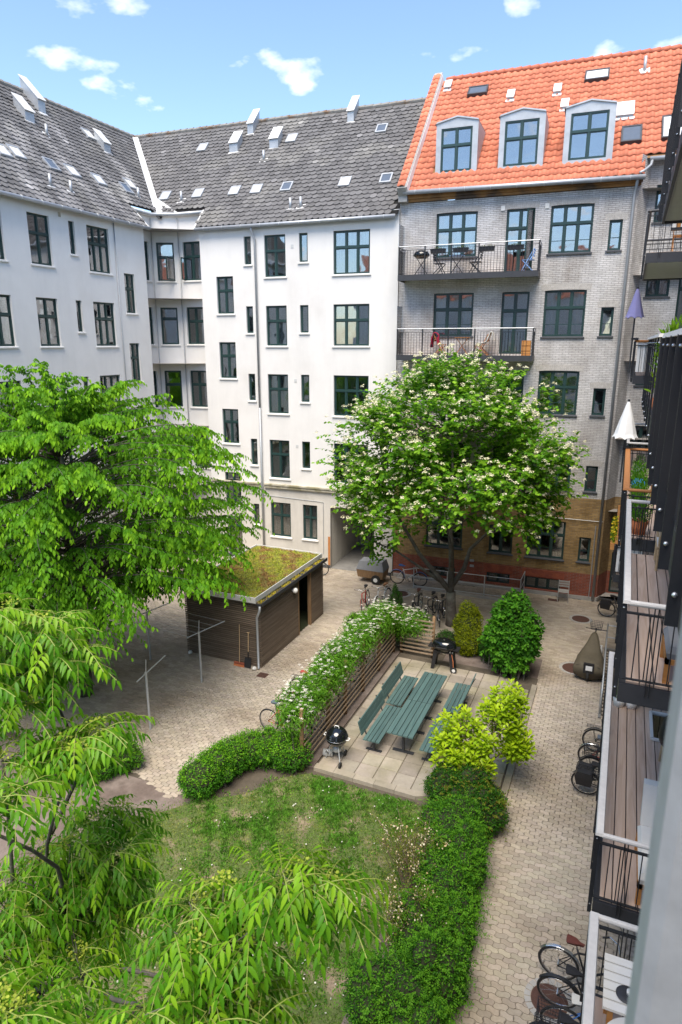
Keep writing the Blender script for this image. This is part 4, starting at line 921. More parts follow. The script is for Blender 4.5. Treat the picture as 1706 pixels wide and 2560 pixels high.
gm.add([(_px + a, _py + b, z) for z in (0.0, 13.2) for a, b in ((c_, 0), (w_ - c_, 0), (w_, c_), (w_, w_ - c_), (w_ - c_, w_), (c_, w_), (0, w_ - c_), (0, c_))], [(i, (i + 1) % 8, 8 + (i + 1) % 8, 8 + i) for i in range(8)] + [tuple(range(7, -1, -1)), tuple(range(8, 16))])
gm.build('steel_post', 'galvanised', RB)
# ================================================================== PLANTS
def nrm(a): return a / np.maximum(np.linalg.norm(a, axis=-1, keepdims=True), 1e-9)
T_SIMPLE = (np.array([(0, 0, 0), (.26, .42, -.05), (0, 1, -.12), (-.26, .42, -.05)]), [(0, 1, 2), (0, 2, 3)])
T_LEAF = (np.array([(0, 0, 0), (.21, .28, .03), (.22, .62, .0), (0, 1, -.14), (-.22, .62, .0), (-.21, .28, .03), (0, .48, -.03)]), [(0, 1, 6), (1, 2, 6), (2, 3, 6), (3, 4, 6), (4, 5, 6), (5, 0, 6)])
T_LANCE = (np.array([(0, 0, 0), (.13, .22, .02), (.125, .55, -.03), (0, 1, -.22), (-.125, .55, -.03), (-.13, .22, .02), (0, .42, -.03)]), T_LEAF[1])
T_OBOV = (np.array([(0, 0, 0), (.13, .3, .03), (.26, .68, .02), (0, 1, -.10), (-.26, .68, .02), (-.13, .3, .03), (0, .6, -.04)]), T_LEAF[1])
T_LOBE = (np.array([(0, 0, 0), (.36, .18, .02), (.22, .38, .0), (.36, .62, -.03), (0, 1, -.14), (-.36, .62, -.03), (-.22, .38, 0), (-.36, .18, .02)]), [(0, 1, 2), (0, 2, 4), (2, 3, 4), (0, 4, 6), (4, 5, 6), (6, 7, 0)])
T_DISC = (np.array([(.5, 0, 0), (.25, .43, .08), (-.25, .43, .08), (-.5, 0, 0), (-.25, -.43, .08), (.25, -.43, .08), (0, 0, -.05)]), [(0, 1, 6), (1, 2, 6), (2, 3, 6), (3, 4, 6), (4, 5, 6), (5, 0, 6)])
def foliage(name, P, A, N, size, tpl, col, parent, matn='leaf', kind=None):
    if matn.startswith('leaf') or matn == 'grass_blade': col = col * (np.array([1.12, 1.28, .62]) * (.86 if matn == 'leaf_gloss' and name == 'crown' else 1) if matn != 'grass_blade' else np.array([1.0, 1.15, .75]))
    T, Fq = tpl; A = nrm(A); N = nrm(N - A * (N * A).sum(1, keepdims=True)); Sd = np.cross(A, N)
    B = np.stack([Sd, A, N], 1)                                    # n,3,3
    V = P[:, None, :] + size[:, None, None] * np.einsum('kj,njd->nkd', T, B)
    F = np.array(Fq)[None] + (np.arange(len(P)) * len(T))[:, None, None]
    return bulk(name, V.reshape(-1, 3), F.reshape(-1, 3), matn, parent, np.repeat(col, len(Fq), 0), kind, True)
def cols(n, c0, c1, j=0.12):
    t = rng.random((n, 1)) ** 1.2; c = np.array(c0) * (1 - t) + np.array(c1) * t
    return c * (1 - j + 2 * j * rng.random((n, 1)))
def ball(n):
    v = nrm(rng.normal(size=(n, 3))); return v * rng.random((n, 1)) ** (1 / 3)
def twig_leaves(P0, D, L, nl, droop, leafdroop, side=0.9, jitter=.35):
    """leaves along arching twigs; returns positions, along, normals, t"""
    n = len(P0); t = (np.arange(nl)[None, :] + rng.random((n, nl))) / nl
    g = np.array([0, 0, -1.0])
    P = P0[:, None] + D[:, None] * (L[:, None] * t)[..., None] + g * (droop * L[:, None] * t ** 2)[..., None]
    Tn = nrm(D[:, None] + g * (2 * droop * t)[..., None])
    up = np.array([0, 0, 1.0]); sd = nrm(np.cross(Tn, up) + 1e-6)
    sg = np.where(np.arange(nl) % 2 == 0, 1, -1)[None, :, None]
    A = nrm(Tn * .6 + sd * sg * side + g * leafdroop + rng.normal(size=Tn.shape) * jitter * .7)
    N = up + rng.normal(size=Tn.shape) * jitter + nrm(D)[:, None] * .25
    return P.reshape(-1, 3), A.reshape(-1, 3), N.reshape(-1, 3), t.reshape(-1)
def limb(mb, a, b, r0, r1, sag=0.0, wob=.12, n=7, sides=7):
    a, b = Vector(a), Vector(b); L = (b - a).length; pts = []
    w = [Vector((random.gauss(0, 1), random.gauss(0, 1), random.gauss(0, .6))) * wob * L * .25 for _ in range(2)]
    for i in range(n + 1):
        t = i / n; p = a.lerp(b, t) + w[0] * math.sin(math.pi * t) + w[1] * math.sin(2 * math.pi * t) * .5 + Vector((0, 0, sag * L * math.sin(math.pi * t)))
        pts.append(p)
    mb.tube(pts, [r0 + (r1 - r0) * (i / n) ** .8 for i in range(n + 1)], sides); return pts

# ------------------------------------------------------------------ big drooping tree on the left
def big_tree():
    base = Vector((-14.6, 13.6, 0)); root = thing('tree', 'big drooping green tree covering the left of the yard', 'tree', tuple(base))
    ctr = np.array([-14.5, 13.6, 5.1]); rad = np.array([5.9, 5.7, 4.95])
    n = 430; v = nrm(rng.normal(size=(n * 4, 3))); v = v[v[:, 2] > -.68][:n]; n = len(v)
    E = ctr + v * rad * (.62 + .40 * rng.random((n, 1)) ** .6)                       # bough ends
    E = E[~((E[:, 0] > -10.9) & (E[:, 2] < 4.0)) & ~((E[:, 0] > -12.2) & (E[:, 2] < 3.0) & (E[:, 1] > 13.6))]
    mb = MB(); mb.tube([base, base + Vector((.05, .05, 1.2)), base + Vector((.1, .1, 2.6)), base + Vector((.05, .15, 4.2)), Vector(ctr) + Vector((0, 0, 1.5)), Vector(ctr) + Vector((0, 0, 3.4))], [.24, .2, .17, .13, .08, .03], 10)
    Bp, Bd, Bs = [], [], []
    for e in E:
        e = Vector(e); d = e - Vector((base.x, base.y, e.z)); hr = d.length; h0 = max(1.6, min(7.5, e.z - .25 * hr + .2)); s = Vector((base.x, base.y, h0))
        # arch: rises, then bows over towards the tip
        apex = s.lerp(e, random.uniform(.5, .7)) + Vector((random.gauss(0, .3), random.gauss(0, .3), random.uniform(.08, .24) * hr + .2)); pts = []
        for k in range(13):
            t = k / 12; q = s * (1 - t) ** 2 + apex * 2 * t * (1 - t) + e * t * t; pts.append(q)
        mb.tube(pts[:11], [.024 * (1 - i / 11) ** 1.2 + .004 for i in range(11)], 5)
        m = 26
        for k in range(m):
            t = .28 + .72 * (k + random.random()) / m; q = s * (1 - t) ** 2 + apex * 2 * t * (1 - t) + e * t * t; tg = ((apex - s) * (1 - t) + (e - apex) * t).normalized()
            sd = tg.cross(Vector((0, 0, 1))).normalized() * (1 if k % 2 else -1); dd = (tg * .75 + sd * random.uniform(.3, 1.1) + Vector((0, 0, random.uniform(-.25, .45)))).normalized()
            Bp.append(tuple(q)); Bd.append(tuple(dd)); Bs.append(t)
    mb.build('trunk', 'bark', root, True)
    P0 = np.array(Bp); D = np.array(Bd); Bs = np.array(Bs); L = (.38 + .45 * rng.random(len(P0))) * (1.15 - .45 * Bs)
    P, A, N, t = twig_leaves(P0, D, L, 11, .50, .95, .7, .32)
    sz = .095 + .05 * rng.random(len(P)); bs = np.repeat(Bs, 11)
    young_bright = ((t * .6 + .4 * bs) ** 3)[:, None] * (.35 + .65 * ((P[:, 2:3] - 3.0) / 6).clip(0, 1))  # lime of young shoots, plus highlights painted into the crown's upper leaves
    c = cols(len(P), (.040, .130, .012), (.095, .235, .020)) * (1 - young_bright) + cols(len(P), (.22, .41, .020), (.33, .52, .035)) * young_bright
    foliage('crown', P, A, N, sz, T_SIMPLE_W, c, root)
T_SIMPLE_W = (np.array([(0, 0, 0), (.23, .30, .02), (.2, .68, -.02), (0, 1, -.14), (-.2, .68, -.02), (-.23, .30, .02)]), [(0, 1, 2), (0, 2, 3), (0, 3, 4), (0, 4, 5)])
big_tree()

# ------------------------------------------------------------------ flowering tree in the middle
def sorbus():
    b = G(1130, 1562); root = thing('flowering_tree', 'round tree with cream white blossom standing before the brick building', 'tree', tuple(b))
    ctr = np.array([b.x - .35, b.y - .1, 6.0]); rad = np.array([4.25, 3.9, 4.05])
    n = 230; v = nrm(rng.normal(size=(n * 3, 3))); v = v[v[:, 2] > -.80][:n]
    C = ctr + v * rad * (.60 + .32 * rng.random((len(v), 1)))
    C = C[~((v[:, 2] < -.30) & (C[:, 0] > ctr[0] - 1.5) & (C[:, 0] < ctr[0] + 2.6))]
    mb = MB(); B = Vector(b); K = B + Vector((-.10, 0, 1.35))
    mb.tube([B + Vector((0, 0, -.1)), B + Vector((-.02, 0, .3)), B + Vector((-.08, 0, .9)), K], [.27, .21, .19, .19], 12)
    l1 = [K, K + Vector((-.05, .1, 1.2)), K + Vector((-.15, .1, 2.6)), K + Vector((-.1, .0, 4.2)), K + Vector((-.2, 0, 6.0))]
    l2 = [K, K + Vector((-.55, -.2, .7)), K + Vector((-1.2, -.35, 1.5)), K + Vector((-1.9, -.5, 2.7)), K + Vector((-2.6, -.5, 4.0))]
    l3 = [K + Vector((0, .05, .2)), K + Vector((.45, .1, 1.0)), K + Vector((.65, .05, 1.8)), K + Vector((1.25, .0, 2.5)), K + Vector((2.1, .1, 3.6))]
    l4 = [K + Vector((-.05, .1, 1.0)), K + Vector((-.3, .9, 2.0)), K + Vector((-.3, 1.8, 3.2))]
    l5 = [K + Vector((.0, 0, .9)), K + Vector((.2, -.9, 2.0)), K + Vector((.2, -1.8, 3.0))]
    l6 = [K + Vector((-.3, -.1, .35)), K + Vector((-1.1, -.5, 1.0)), K + Vector((-2.0, -.9, 1.7)), K + Vector((-3.0, -1.0, 2.0))]
    for l, r in ((l1, .13), (l2, .12), (l3, .11), (l4, .08), (l5, .08), (l6, .07)): mb.tube(l, [r * (1 - .75 * i / (len(l) - 1)) for i in range(len(l))], 9)
    allp = [p for l in (l1, l2, l3, l4, l5, l6) for p in l[1:]]
    for c in C:
        c = Vector(c); s = min(allp, key=lambda p: (p - c).length + max(0, p.z - c.z) * 1.5); limb(mb, s, c, .035, .007, .05, .22, 6, 5)
    mb.build('trunk', 'bark', root, True)
    per = 24; idx = np.repeat(np.arange(len(C)), per); off = ball(len(idx))
    P0 = C[idx] + off * np.array([.82, .82, .62]); out = nrm(P0 - ctr)
    D = nrm(out * .9 + rng.normal(size=P0.shape) * .55 + np.array([0, 0, .35])); L = .28 + .35 * rng.random(len(P0))
    P, A, N, t = twig_leaves(P0, D, L, 9, .2, .25, .95, .5)
    sz = .105 + .06 * rng.random(len(P)); young_bright = (t[:, None] ** 1.5) * .75 * (rng.random((len(P), 1)) > .25)
    c = cols(len(P), (.050, .145, .016), (.105, .240, .024)) * (1 - young_bright) + cols(len(P), (.21, .36, .035), (.31, .46, .06)) * young_bright
    foliage('crown', P, A, N, sz, T_LOBE, c, root)
    # flat cream flower heads on the outer shoots
    tip = P0 + D * L[:, None] + np.array([0, 0, .05]); q = ((tip - ctr) / rad); rr = np.linalg.norm(q, axis=1)
    cand = np.where((rr > .80) & (q[:, 2] > -.55))[0]; cand = rng.choice(cand, min(1500, len(cand)), False)
    hc = tip[cand]; k = 22; hp = np.repeat(hc, k, 0); ang = rng.random(len(hp)) * 6.28; rd_ = rng.random(len(hp)) ** .5 * (np.repeat(.06 + .06 * rng.random(len(hc)), k))
    hp = hp + np.stack([np.cos(ang) * rd_, np.sin(ang) * rd_, .05 - rd_ * .6 + .02 * rng.normal(size=len(hp))], 1)
    A = np.stack([np.cos(ang), np.sin(ang), -.6 + 0 * ang], 1); N = np.array([0, 0, .8]) + np.stack([np.cos(ang), np.sin(ang), 0 * ang], 1) + rng.normal(size=hp.shape) * .5
    foliage('blossom', hp, A, N, .030 + .022 * rng.random(len(hp)), T_DISC, cols(len(hp), (.92, .88, .62), (1, 1, .88), .08), root, 'petal')
sorbus()

# ------------------------------------------------------------------ near tree with feathered leaves (its branch ends reach up in front of the camera)
def pinnate_tree():
    base = Vector((-4.4, 3.0, 0)); root = thing('feathery_tree', 'near tree with long feathered light green leaves at the lower left', 'tree', tuple(base))
    tips = []     # shoot tips: (pixel x, pixel y, distance) turned into points
    def cl(n, x0, x1, y0, y1, d0, d1, f=None):
        k = 0
        while k < n:
            x, y = random.uniform(x0, x1), random.uniform(y0, y1)
            if f and not f(x, y): continue
            tips.append((PD(x, y, random.uniform(d0, d1)))); k += 1
    cl(13, -110, 150, 1490, 1590, 4.6, 5.2, lambda x, y: y > 1480 + x * .35); cl(6, 90, 215, 1590, 1660, 4.6, 5.2); cl(9, -110, 120, 1650, 1770, 4.5, 5.1)
    cl(15, 30, 300, 1790, 1880, 4.6, 5.1, lambda x, y: abs(y - (1890 - x * .25)) < 30); cl(6, -90, 60, 1890, 2000, 4.2, 4.8)
    cl(11, 170, 345, 2010, 2070, 6.0, 6.6); cl(20, 60, 320, 2100, 2190, 5.5, 6.2); cl(16, -60, 150, 2190, 2320, 5.6, 6.4); cl(12, 170, 335, 2230, 2320, 6.0, 6.8)
    cl(18, -80, 230, 2350, 2470, 5.4, 6.4); cl(6, -110, 90, 2470, 2570, 3.9, 4.4)
    cl(6, 470, 560, 2200, 2255, 4.0, 4.4); cl(11, 600, 845, 2165, 2235, 3.7, 4.1); cl(10, 430, 720, 2285, 2370, 3.8, 4.3); cl(15, 330, 650, 2420, 2600, 3.9, 4.5, lambda x, y: y > 2640 - x * .45); cl(8, 150, 420, 2540, 2640, 4.4, 4.9)
    # the rest of the crown, low and left of the view
    for _ in range(40):
        a = random.uniform(2.2, 5.6); r = random.uniform(.6, 2.4); tips.append(base + Vector((math.cos(a) * r - .2, math.sin(a) * r - .6, random.uniform(4.4, 6.2))))
    mb = MB(); fork = [base + Vector((0, 0, 2.4)), base + Vector((.1, .1, 3.6)), base + Vector((-.2, .3, 4.6))]
    mb.tube([base, base + Vector((.03, 0, 1.2)), fork[0], fork[1], fork[2], base + Vector((-.1, .1, 5.6))], [.16, .13, .12, .09, .06, .02], 9)
    mids = []
    T = [Vector(t) for t in tips]
    left = list(range(len(T))); groups = []
    while left:
        i = left[0]; g = [j for j in left if (T[j] - T[i]).length < .6]; left = [j for j in left if j not in g]; groups.append(g)
    for g in groups:
        c = sum((T[j] for j in g), Vector()) / len(g) - Vector((0, 0, .22)); f = min(fork, key=lambda p: (p - c).length)
        limb(mb, f, c, .026, .009, .04, .22, 8, 6)
        for j in g: limb(mb, c, T[j] + Vector((0, 0, -.03)), .006, .003, .04, .15, 4, 4)
    mb.build('trunk', 'bark', root, True)
    Ps, As, Ns, Ss, Cs, st = [], [], [], [], [], MB()
    for q in T:
        m = 9; a0 = random.random() * 6.28
        for i in range(m):
            az = a0 + i * 2.4; tilt = random.uniform(.05, .75); L = random.uniform(.22, .33)
            d = np.array([math.cos(az), math.sin(az), tilt]); d /= np.linalg.norm(d); s0 = np.array(q) - np.array([0, 0, .16 * i / m]) + d * .02
            nl = 5; tt = np.concatenate([np.repeat(np.linspace(.28, .92, nl), 2), [1.0]])
            P = s0 + d * (L * tt)[:, None] + np.array([0, 0, -1.]) * (.55 * L * tt ** 2)[:, None]
            tg = nrm(d + np.array([0, 0, -1.]) * (1.1 * tt)[:, None]); sd = nrm(np.cross(tg, np.array([0, 0, 1.])))
            sg = np.array([1, -1] * nl + [0])[:, None]
            A = nrm(tg * .55 + sd * sg * .75 + np.array([0, 0, -.55]) + rng.normal(size=P.shape) * .12); A[-1] = nrm(tg[-1] + np.array([0, 0, -.4]))
            N = np.array([0, 0, 1.]) + d * .5 + sd * sg * .35 + rng.normal(size=P.shape) * .12
            Ps.append(P); As.append(A); Ns.append(N); Ss.append((.066 + .030 * rng.random(len(P))) * (1 - .25 * (tt < .4)))
            y = max(0, 1 - i / 3.6) * random.uniform(.6, 1)
            c = cols(len(P), (.075, .215, .016), (.13, .30, .024)) * (1 - y) + cols(len(P), (.25, .43, .03), (.33, .50, .05)) * y; Cs.append(c)
            k = np.linspace(0, 1, 5); R_ = s0 + d * (L * k)[:, None] + np.array([0, 0, -1.]) * (.55 * L * k ** 2)[:, None]
            st.tube([Vector(p) for p in R_], .0025, 3, False)
    foliage('crown', np.concatenate(Ps), np.concatenate(As), np.concatenate(Ns), np.concatenate(Ss), T_LANCE, np.concatenate(Cs), root, 'leaf_gloss')
    mat('leafstalk', (0.22, 0.27, 0.05), .6, var=.15); st.build('leaf_stalk', 'leafstalk', root)
    # greenish flower heads at some tips
    sel = [q for q in T if random.random() < .45]; hp, ha = [], []
    for q in sel:
        n = 40; a = rng.random(n) * 6.28; r = rng.random(n) ** .5 * .075
        hp.append(np.array(q) + np.stack([np.cos(a) * r, np.sin(a) * r, .03 - r * .4 + .012 * rng.normal(size=n)], 1)); ha.append(np.stack([np.cos(a), np.sin(a), .3 + 0 * a], 1))
    hp = np.concatenate(hp); foliage('flower_head', hp, np.concatenate(ha), np.array([0, 0, 1.]) + rng.normal(size=hp.shape) * .4, .012 + .008 * rng.random(len(hp)), T_DISC, cols(len(hp), (.26, .30, .06), (.45, .45, .14)), root)
pinnate_tree()

# ------------------------------------------------------------------ shrubs and hedges
def blob_points(n, parts, shell=.80):
    """points in the outer shell of a union of ellipsoids; parts: (centre, radii)"""
    vol = np.array([r[0] * r[1] + r[1] * r[2] + r[0] * r[2] for c, r in parts]); idx = rng.choice(len(parts), int(n * 1.8), p=vol / vol.sum())
    C = np.array([c for c, r in parts])[idx]; Rr = np.array([r for c, r in parts])[idx]
    v = nrm(rng.normal(size=(len(idx), 3))); rr = shell + (1.06 - shell) * rng.random((len(idx), 1)) ** .7
    lump = 1 + .10 * np.sin(v[:, :1] * 9 + idx[:, None] * 2.1) * np.sin(v[:, 1:2] * 8 + idx[:, None]) + .06 * np.sin(v[:, 2:] * 17 + idx[:, None] * 3)
    P = C + v * Rr * rr * lump; out = nrm(v / Rr)
    keep = P[:, 2] > .03
    for c, r in parts:
        q = (P - np.array(c)) / np.array(r); keep &= (np.linalg.norm(q, axis=1) > shell * .93)
    P, out = P[keep], out[keep]; return P[:n], out[:n]
def shrub(name, label, parts, n, size, c0, c1, tpl=T_SIMPLE, cat='shrub', core=.82, tw=None, group=None, droop=.25, young_bright=None, stems=5, matn='leaf', leafpart='foliage', shell=.80, upb=.3, spray=None):
    parts = lumps([(c, tuple(x * (.93 if cat == 'hedge' else .84) for x in r)) for c, r in parts], 6 if cat == 'hedge' else 11, .36 if cat == 'hedge' else .46)
    cx = np.mean([c[0] for c, r in parts]); cy = np.mean([c[1] for c, r in parts]); root = thing(name, label, cat, (cx, cy, 0), 0, group)
    P, out = blob_points(n, parts, shell)
    A = nrm(out * .6 + rng.normal(size=P.shape) * .75 + np.array([0, 0, upb - droop])); N = out + np.array([0, 0, .6]) + rng.normal(size=P.shape) * .35
    c = cols(len(P), c0, c1, .18)
    if young_bright is not None:
        m = (out[:, 2] > .2) & (rng.random(len(P)) < young_bright[0]); c[m] = cols(m.sum(), young_bright[1], young_bright[2])
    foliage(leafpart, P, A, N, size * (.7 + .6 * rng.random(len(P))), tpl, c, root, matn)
    if spray:
        k = rng.choice(len(P), spray[0], replace=False); D = nrm(out[k] + rng.normal(size=(len(k), 3)) * .35 + np.array([0, 0, .55])); Pq, Aq, Nq, tq = twig_leaves(P[k] - out[k] * .05, D, spray[1] * (.5 + rng.random(len(k))), 12, .45, .15, 1.0, .3)
        foliage('shoots', Pq, Aq, Nq, size * .95 * (.7 + .5 * rng.random(len(Pq))), tpl, cols(len(Pq), young_bright[1], young_bright[2]) if young_bright else cols(len(Pq), c0, c1), root, matn)
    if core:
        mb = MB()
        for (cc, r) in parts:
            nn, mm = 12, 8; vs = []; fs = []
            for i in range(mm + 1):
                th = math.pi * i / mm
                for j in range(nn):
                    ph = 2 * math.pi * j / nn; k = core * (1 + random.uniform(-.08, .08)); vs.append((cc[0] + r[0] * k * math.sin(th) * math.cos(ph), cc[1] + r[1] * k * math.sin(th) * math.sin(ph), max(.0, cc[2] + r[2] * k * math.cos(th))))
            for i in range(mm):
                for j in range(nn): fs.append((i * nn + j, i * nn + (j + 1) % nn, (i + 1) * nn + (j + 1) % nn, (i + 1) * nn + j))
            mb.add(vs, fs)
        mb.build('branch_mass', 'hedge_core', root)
    if stems:
        mb = MB()
        for (cc, r) in parts:
            for k in range(stems): limb(mb, (cc[0] + random.uniform(-.15, .15) * r[0], cc[1] + random.uniform(-.15, .15) * r[1], 0), (cc[0] + random.uniform(-.5, .5) * r[0], cc[1] + random.uniform(-.5, .5) * r[1], cc[2] + r[2] * random.uniform(.2, .8)), .018, .005, 0, .15, 5, 5)
        mb.build('stem', 'bark', root)
    return root
def lumps(parts, k, s=.42, flat=.0):
    out = list(parts)
    for c, r in parts:
        for _ in range(k):
            v = Vector((random.gauss(0, 1), random.gauss(0, 1), random.gauss(.3, .9))).normalized(); q = random.uniform(.55, .85)
            out.append(((c[0] + v.x * r[0] * q, c[1] + v.y * r[1] * q, max(.12, c[2] + v.z * r[2] * q)), tuple(x * s * random.uniform(.7, 1.3) for x in r)))
    return out
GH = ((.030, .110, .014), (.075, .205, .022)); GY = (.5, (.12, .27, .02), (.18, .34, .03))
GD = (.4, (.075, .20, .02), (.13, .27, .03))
# curved hedge by the bicycles
pp = [(-8.55, 11.15), (-8.45, 11.65), (-8.3, 12.15), (-8.05, 12.6), (-7.65, 12.85), (-7.2, 12.95), (-6.95, 12.95)]
shrub('hedge', 'low clipped green hedge curving round the lawn corner beside the bicycles', [((x, y, .45), (.50, .50, .52)) for x, y in pp], 26000, .045, *GH, cat='hedge', young_bright=GY, stems=2, spray=(260, .10))
shrub('hedge', 'small dark green hedge behind the feathery branches at the dirt edge', [((-11.3, 10.75, .4), (.6, .5, .5)), ((-10.95, 11.2, .42), (.5, .5, .5)), ((-11.8, 10.4, .4), (.6, .55, .5)), ((-12.5, 10.2, .4), (.6, .5, .5))], 13000, .042, *GH, cat='hedge', young_bright=GY, stems=2, spray=(260, .10))
shrub('hedge', 'small clipped hedge at the far end of the flowering trellis', [((-8.2, 20.6, .55), (.6, .5, .5)), ((-7.7, 20.9, .5), (.5, .5, .5))], 7000, .045, *GH, cat='hedge', young_bright=GY, stems=2, spray=(260, .10))
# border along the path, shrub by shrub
shrub('border_shrub', 'dark green rose-like shrub under the yellow green magnolia bush', [((-3.0, 13.0, .55), (.45, .5, .6)), ((-2.45, 13.1, .6), (.6, .6, .65)), ((-2.0, 12.7, .5), (.5, .6, .6))], 15000, .05, (.018, .07, .012), (.05, .14, .02), T_LEAF, young_bright=(.12, (.16, .10, .03), (.12, .22, .03)), spray=(220, .28))
shrub('border_shrub', 'rounded mid green shrub beside the path, below the magnolia bush', [((-2.5, 11.6, .6), (.78, .75, .72)), ((-2.15, 10.9, .6), (.62, .65, .66))], 21000, .046, (.024, .092, .016), (.065, .175, .027), young_bright=GD, spray=(420, .26))
shrub('border_shrub', 'arching small-leaved green shrub in the middle of the path border', [((-2.2, 10.1, .6), (.6, .62, .7)), ((-1.9, 9.5, .5), (.45, .5, .55))], 17000, .046, (.022, .088, .013), (.06, .175, .023), young_bright=GD, spray=(420, .34))
shrub('border_shrub', 'dense green shrub at the near end of the path border', [((-2.35, 9.0, .6), (.6, .6, .7)), ((-1.95, 8.35, .6), (.58, .6, .75)), ((-2.45, 7.7, .6), (.8, .7, .75)), ((-1.85, 7.4, .55), (.5, .6, .65))], 30000, .045, (.02, .078, .011), (.055, .16, .019), young_bright=GD, spray=(650, .30))
# dry twiggy bush with pale flowers
def twiggy(label, c, h, n, spread):
    root = thing('twiggy_bush', label, 'shrub', (c[0], c[1], 0)); mb = MB(); tips = []
    for i in range(n):
        a = random.random() * 6.28; r = random.uniform(.1, 1) * spread; e = Vector((c[0] + math.cos(a) * r, c[1] + math.sin(a) * r, h * random.uniform(.6, 1)))
        p = limb(mb, (c[0] + random.uniform(-.1, .1), c[1] + random.uniform(-.1, .1), 0), e, .009, .003, .05, .2, 6, 4); tips += p[3:]
        for k in range(2):
            s = random.choice(p[2:6]); q = limb(mb, s, s + Vector((random.uniform(-.3, .3), random.uniform(-.3, .3), random.uniform(.05, .35))), .005, .002, 0, .2, 4, 4); tips += q[1:]
    mb.build('twig', 'bark_light', root)
    tp = np.array([tuple(t) for t in tips]); k = 9; P = np.repeat(tp, k, 0) + rng.normal(size=(len(tp) * k, 3)) * .05
    foliage('foliage', P, rng.normal(size=P.shape) + np.array([0, 0, .3]), rng.normal(size=P.shape) * .6 + np.array([0, 0, 1.]), .022 + .016 * rng.random(len(P)), T_SIMPLE, cols(len(P), (.10, .13, .02), (.20, .19, .05)), root)
    sel = tp[rng.random(len(tp)) < .42]; k = 3; P = np.repeat(sel, k, 0) + rng.normal(size=(len(sel) * k, 3)) * .035
    foliage('blossom', P, rng.normal(size=P.shape), rng.normal(size=P.shape) * .5 + np.array([0, 0, 1.]), .022 + .018 * rng.random(len(P)), T_DISC, cols(len(P), (.70, .52, .28), (1, .95, .8)), root, 'petal')
twiggy('dry twiggy bush with pale peach flowers leaning over the lawn', (-3.0, 10.3), 1.75, 46, .85); twiggy('half bare brownish bush with few pale flowers in the near border', (-2.8, 8.9), 1.5, 30, .7)
# magnolia-like bush: whorls of big yellow-green leaves
def magnolia():
    b = Vector((-2.35, 13.75, 0)); root = thing('magnolia_bush', 'bright yellow green large-leaved bush at the patio corner', 'shrub', tuple(b)); mb = MB(); tips = []
    parts = [((-2.75, 13.75, 1.55), (.72, .6, .80)), ((-2.95, 13.6, 1.2), (.5, .5, .5)), ((-1.85, 14.5, 2.1), (.62, .6, .72)), ((-2.1, 14.1, 1.7), (.6, .6, .7)), ((-1.55, 14.2, 1.35), (.35, .35, .45)), ((-2.5, 13.6, 1.0), (.55, .45, .45))]
    for c, r in parts:
        for _ in range(62):
            v = Vector((random.gauss(0, 1), random.gauss(0, 1), random.gauss(.35, 1))).normalized() * random.uniform(.55, 1); tips.append(Vector((c[0] + v.x * r[0], c[1] + v.y * r[1], c[2] + v.z * r[2])))
    k = b + Vector((0, .1, .7)); mb.tube([b, b + Vector((.02, .03, .4)), k], [.05, .045, .04], 8)
    for c, r in parts: limb(mb, k, c, .03, .015, 0, .15, 6, 6)
    for t in tips:
        c = min(parts, key=lambda q: (Vector(q[0]) - t).length); limb(mb, Vector(c[0]) * .6 + t * .4 - Vector((0, 0, .08)), t, .009, .004, .03, .15, 4, 4)
    mb.build('trunk', 'bark_light', root)
    P, A, N, Cc = [], [], [], []
    for t in tips:
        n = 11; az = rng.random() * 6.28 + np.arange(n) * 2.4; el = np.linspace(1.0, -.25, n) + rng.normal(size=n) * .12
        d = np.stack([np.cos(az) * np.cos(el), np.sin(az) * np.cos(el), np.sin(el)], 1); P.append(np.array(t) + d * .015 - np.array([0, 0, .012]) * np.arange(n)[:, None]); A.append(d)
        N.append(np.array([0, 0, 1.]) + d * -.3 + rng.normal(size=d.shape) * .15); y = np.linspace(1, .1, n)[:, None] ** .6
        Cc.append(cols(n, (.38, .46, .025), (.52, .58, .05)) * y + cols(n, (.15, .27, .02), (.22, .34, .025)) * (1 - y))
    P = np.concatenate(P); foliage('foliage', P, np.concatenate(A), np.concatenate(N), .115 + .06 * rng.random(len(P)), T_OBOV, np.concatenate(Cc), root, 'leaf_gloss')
magnolia()
shrub('leafy_shrub', 'tall leafy dark green shrub on the right behind the patio', [((-2.65, 20.35, 1.65), (.80, .75, 1.15)), ((-2.3, 20.1, 1.3), (.62, .6, .95)), ((-2.95, 20.1, 1.2), (.6, .6, .95)), ((-2.6, 20.0, .8), (.5, .5, .7))], 13000, .12, (.026, .10, .016), (.07, .20, .026), T_LEAF, core=.72, young_bright=(.35, (.06, .18, .02), (.10, .23, .03)), shell=.72, droop=.45, stems=2, spray=(170, .26))
shrub('golden_conifer', 'golden yellow green conifer bush behind the gas grill', [((-4.25, 21.1, .95), (.52, .5, 1.0)), ((-4.2, 21.0, .5), (.56, .52, .6))], 16000, .055, (.11, .14, .012), (.27, .27, .02), T_SIMPLE, upb=.9, droop=0, core=.85)
shrub('conifer', 'small pointed dark green conifer among the climbing flowers', [((-7.05, 21.3, 1.15), (.30, .30, .85)), ((-7.05, 21.3, .6), (.38, .38, .7))], 7000, .045, (.015, .06, .012), (.04, .11, .02), T_SIMPLE, upb=.9, droop=0, core=.85)
shrub('low_shrub', 'low dark shrub between the back fence and the golden conifer', [((-5.0, 20.9, .4), (.45, .4, .45)), ((-3.45, 20.7, .5), (.4, .4, .55))], 5000, .05, (.015, .06, .012), (.04, .11, .02), core=.8)
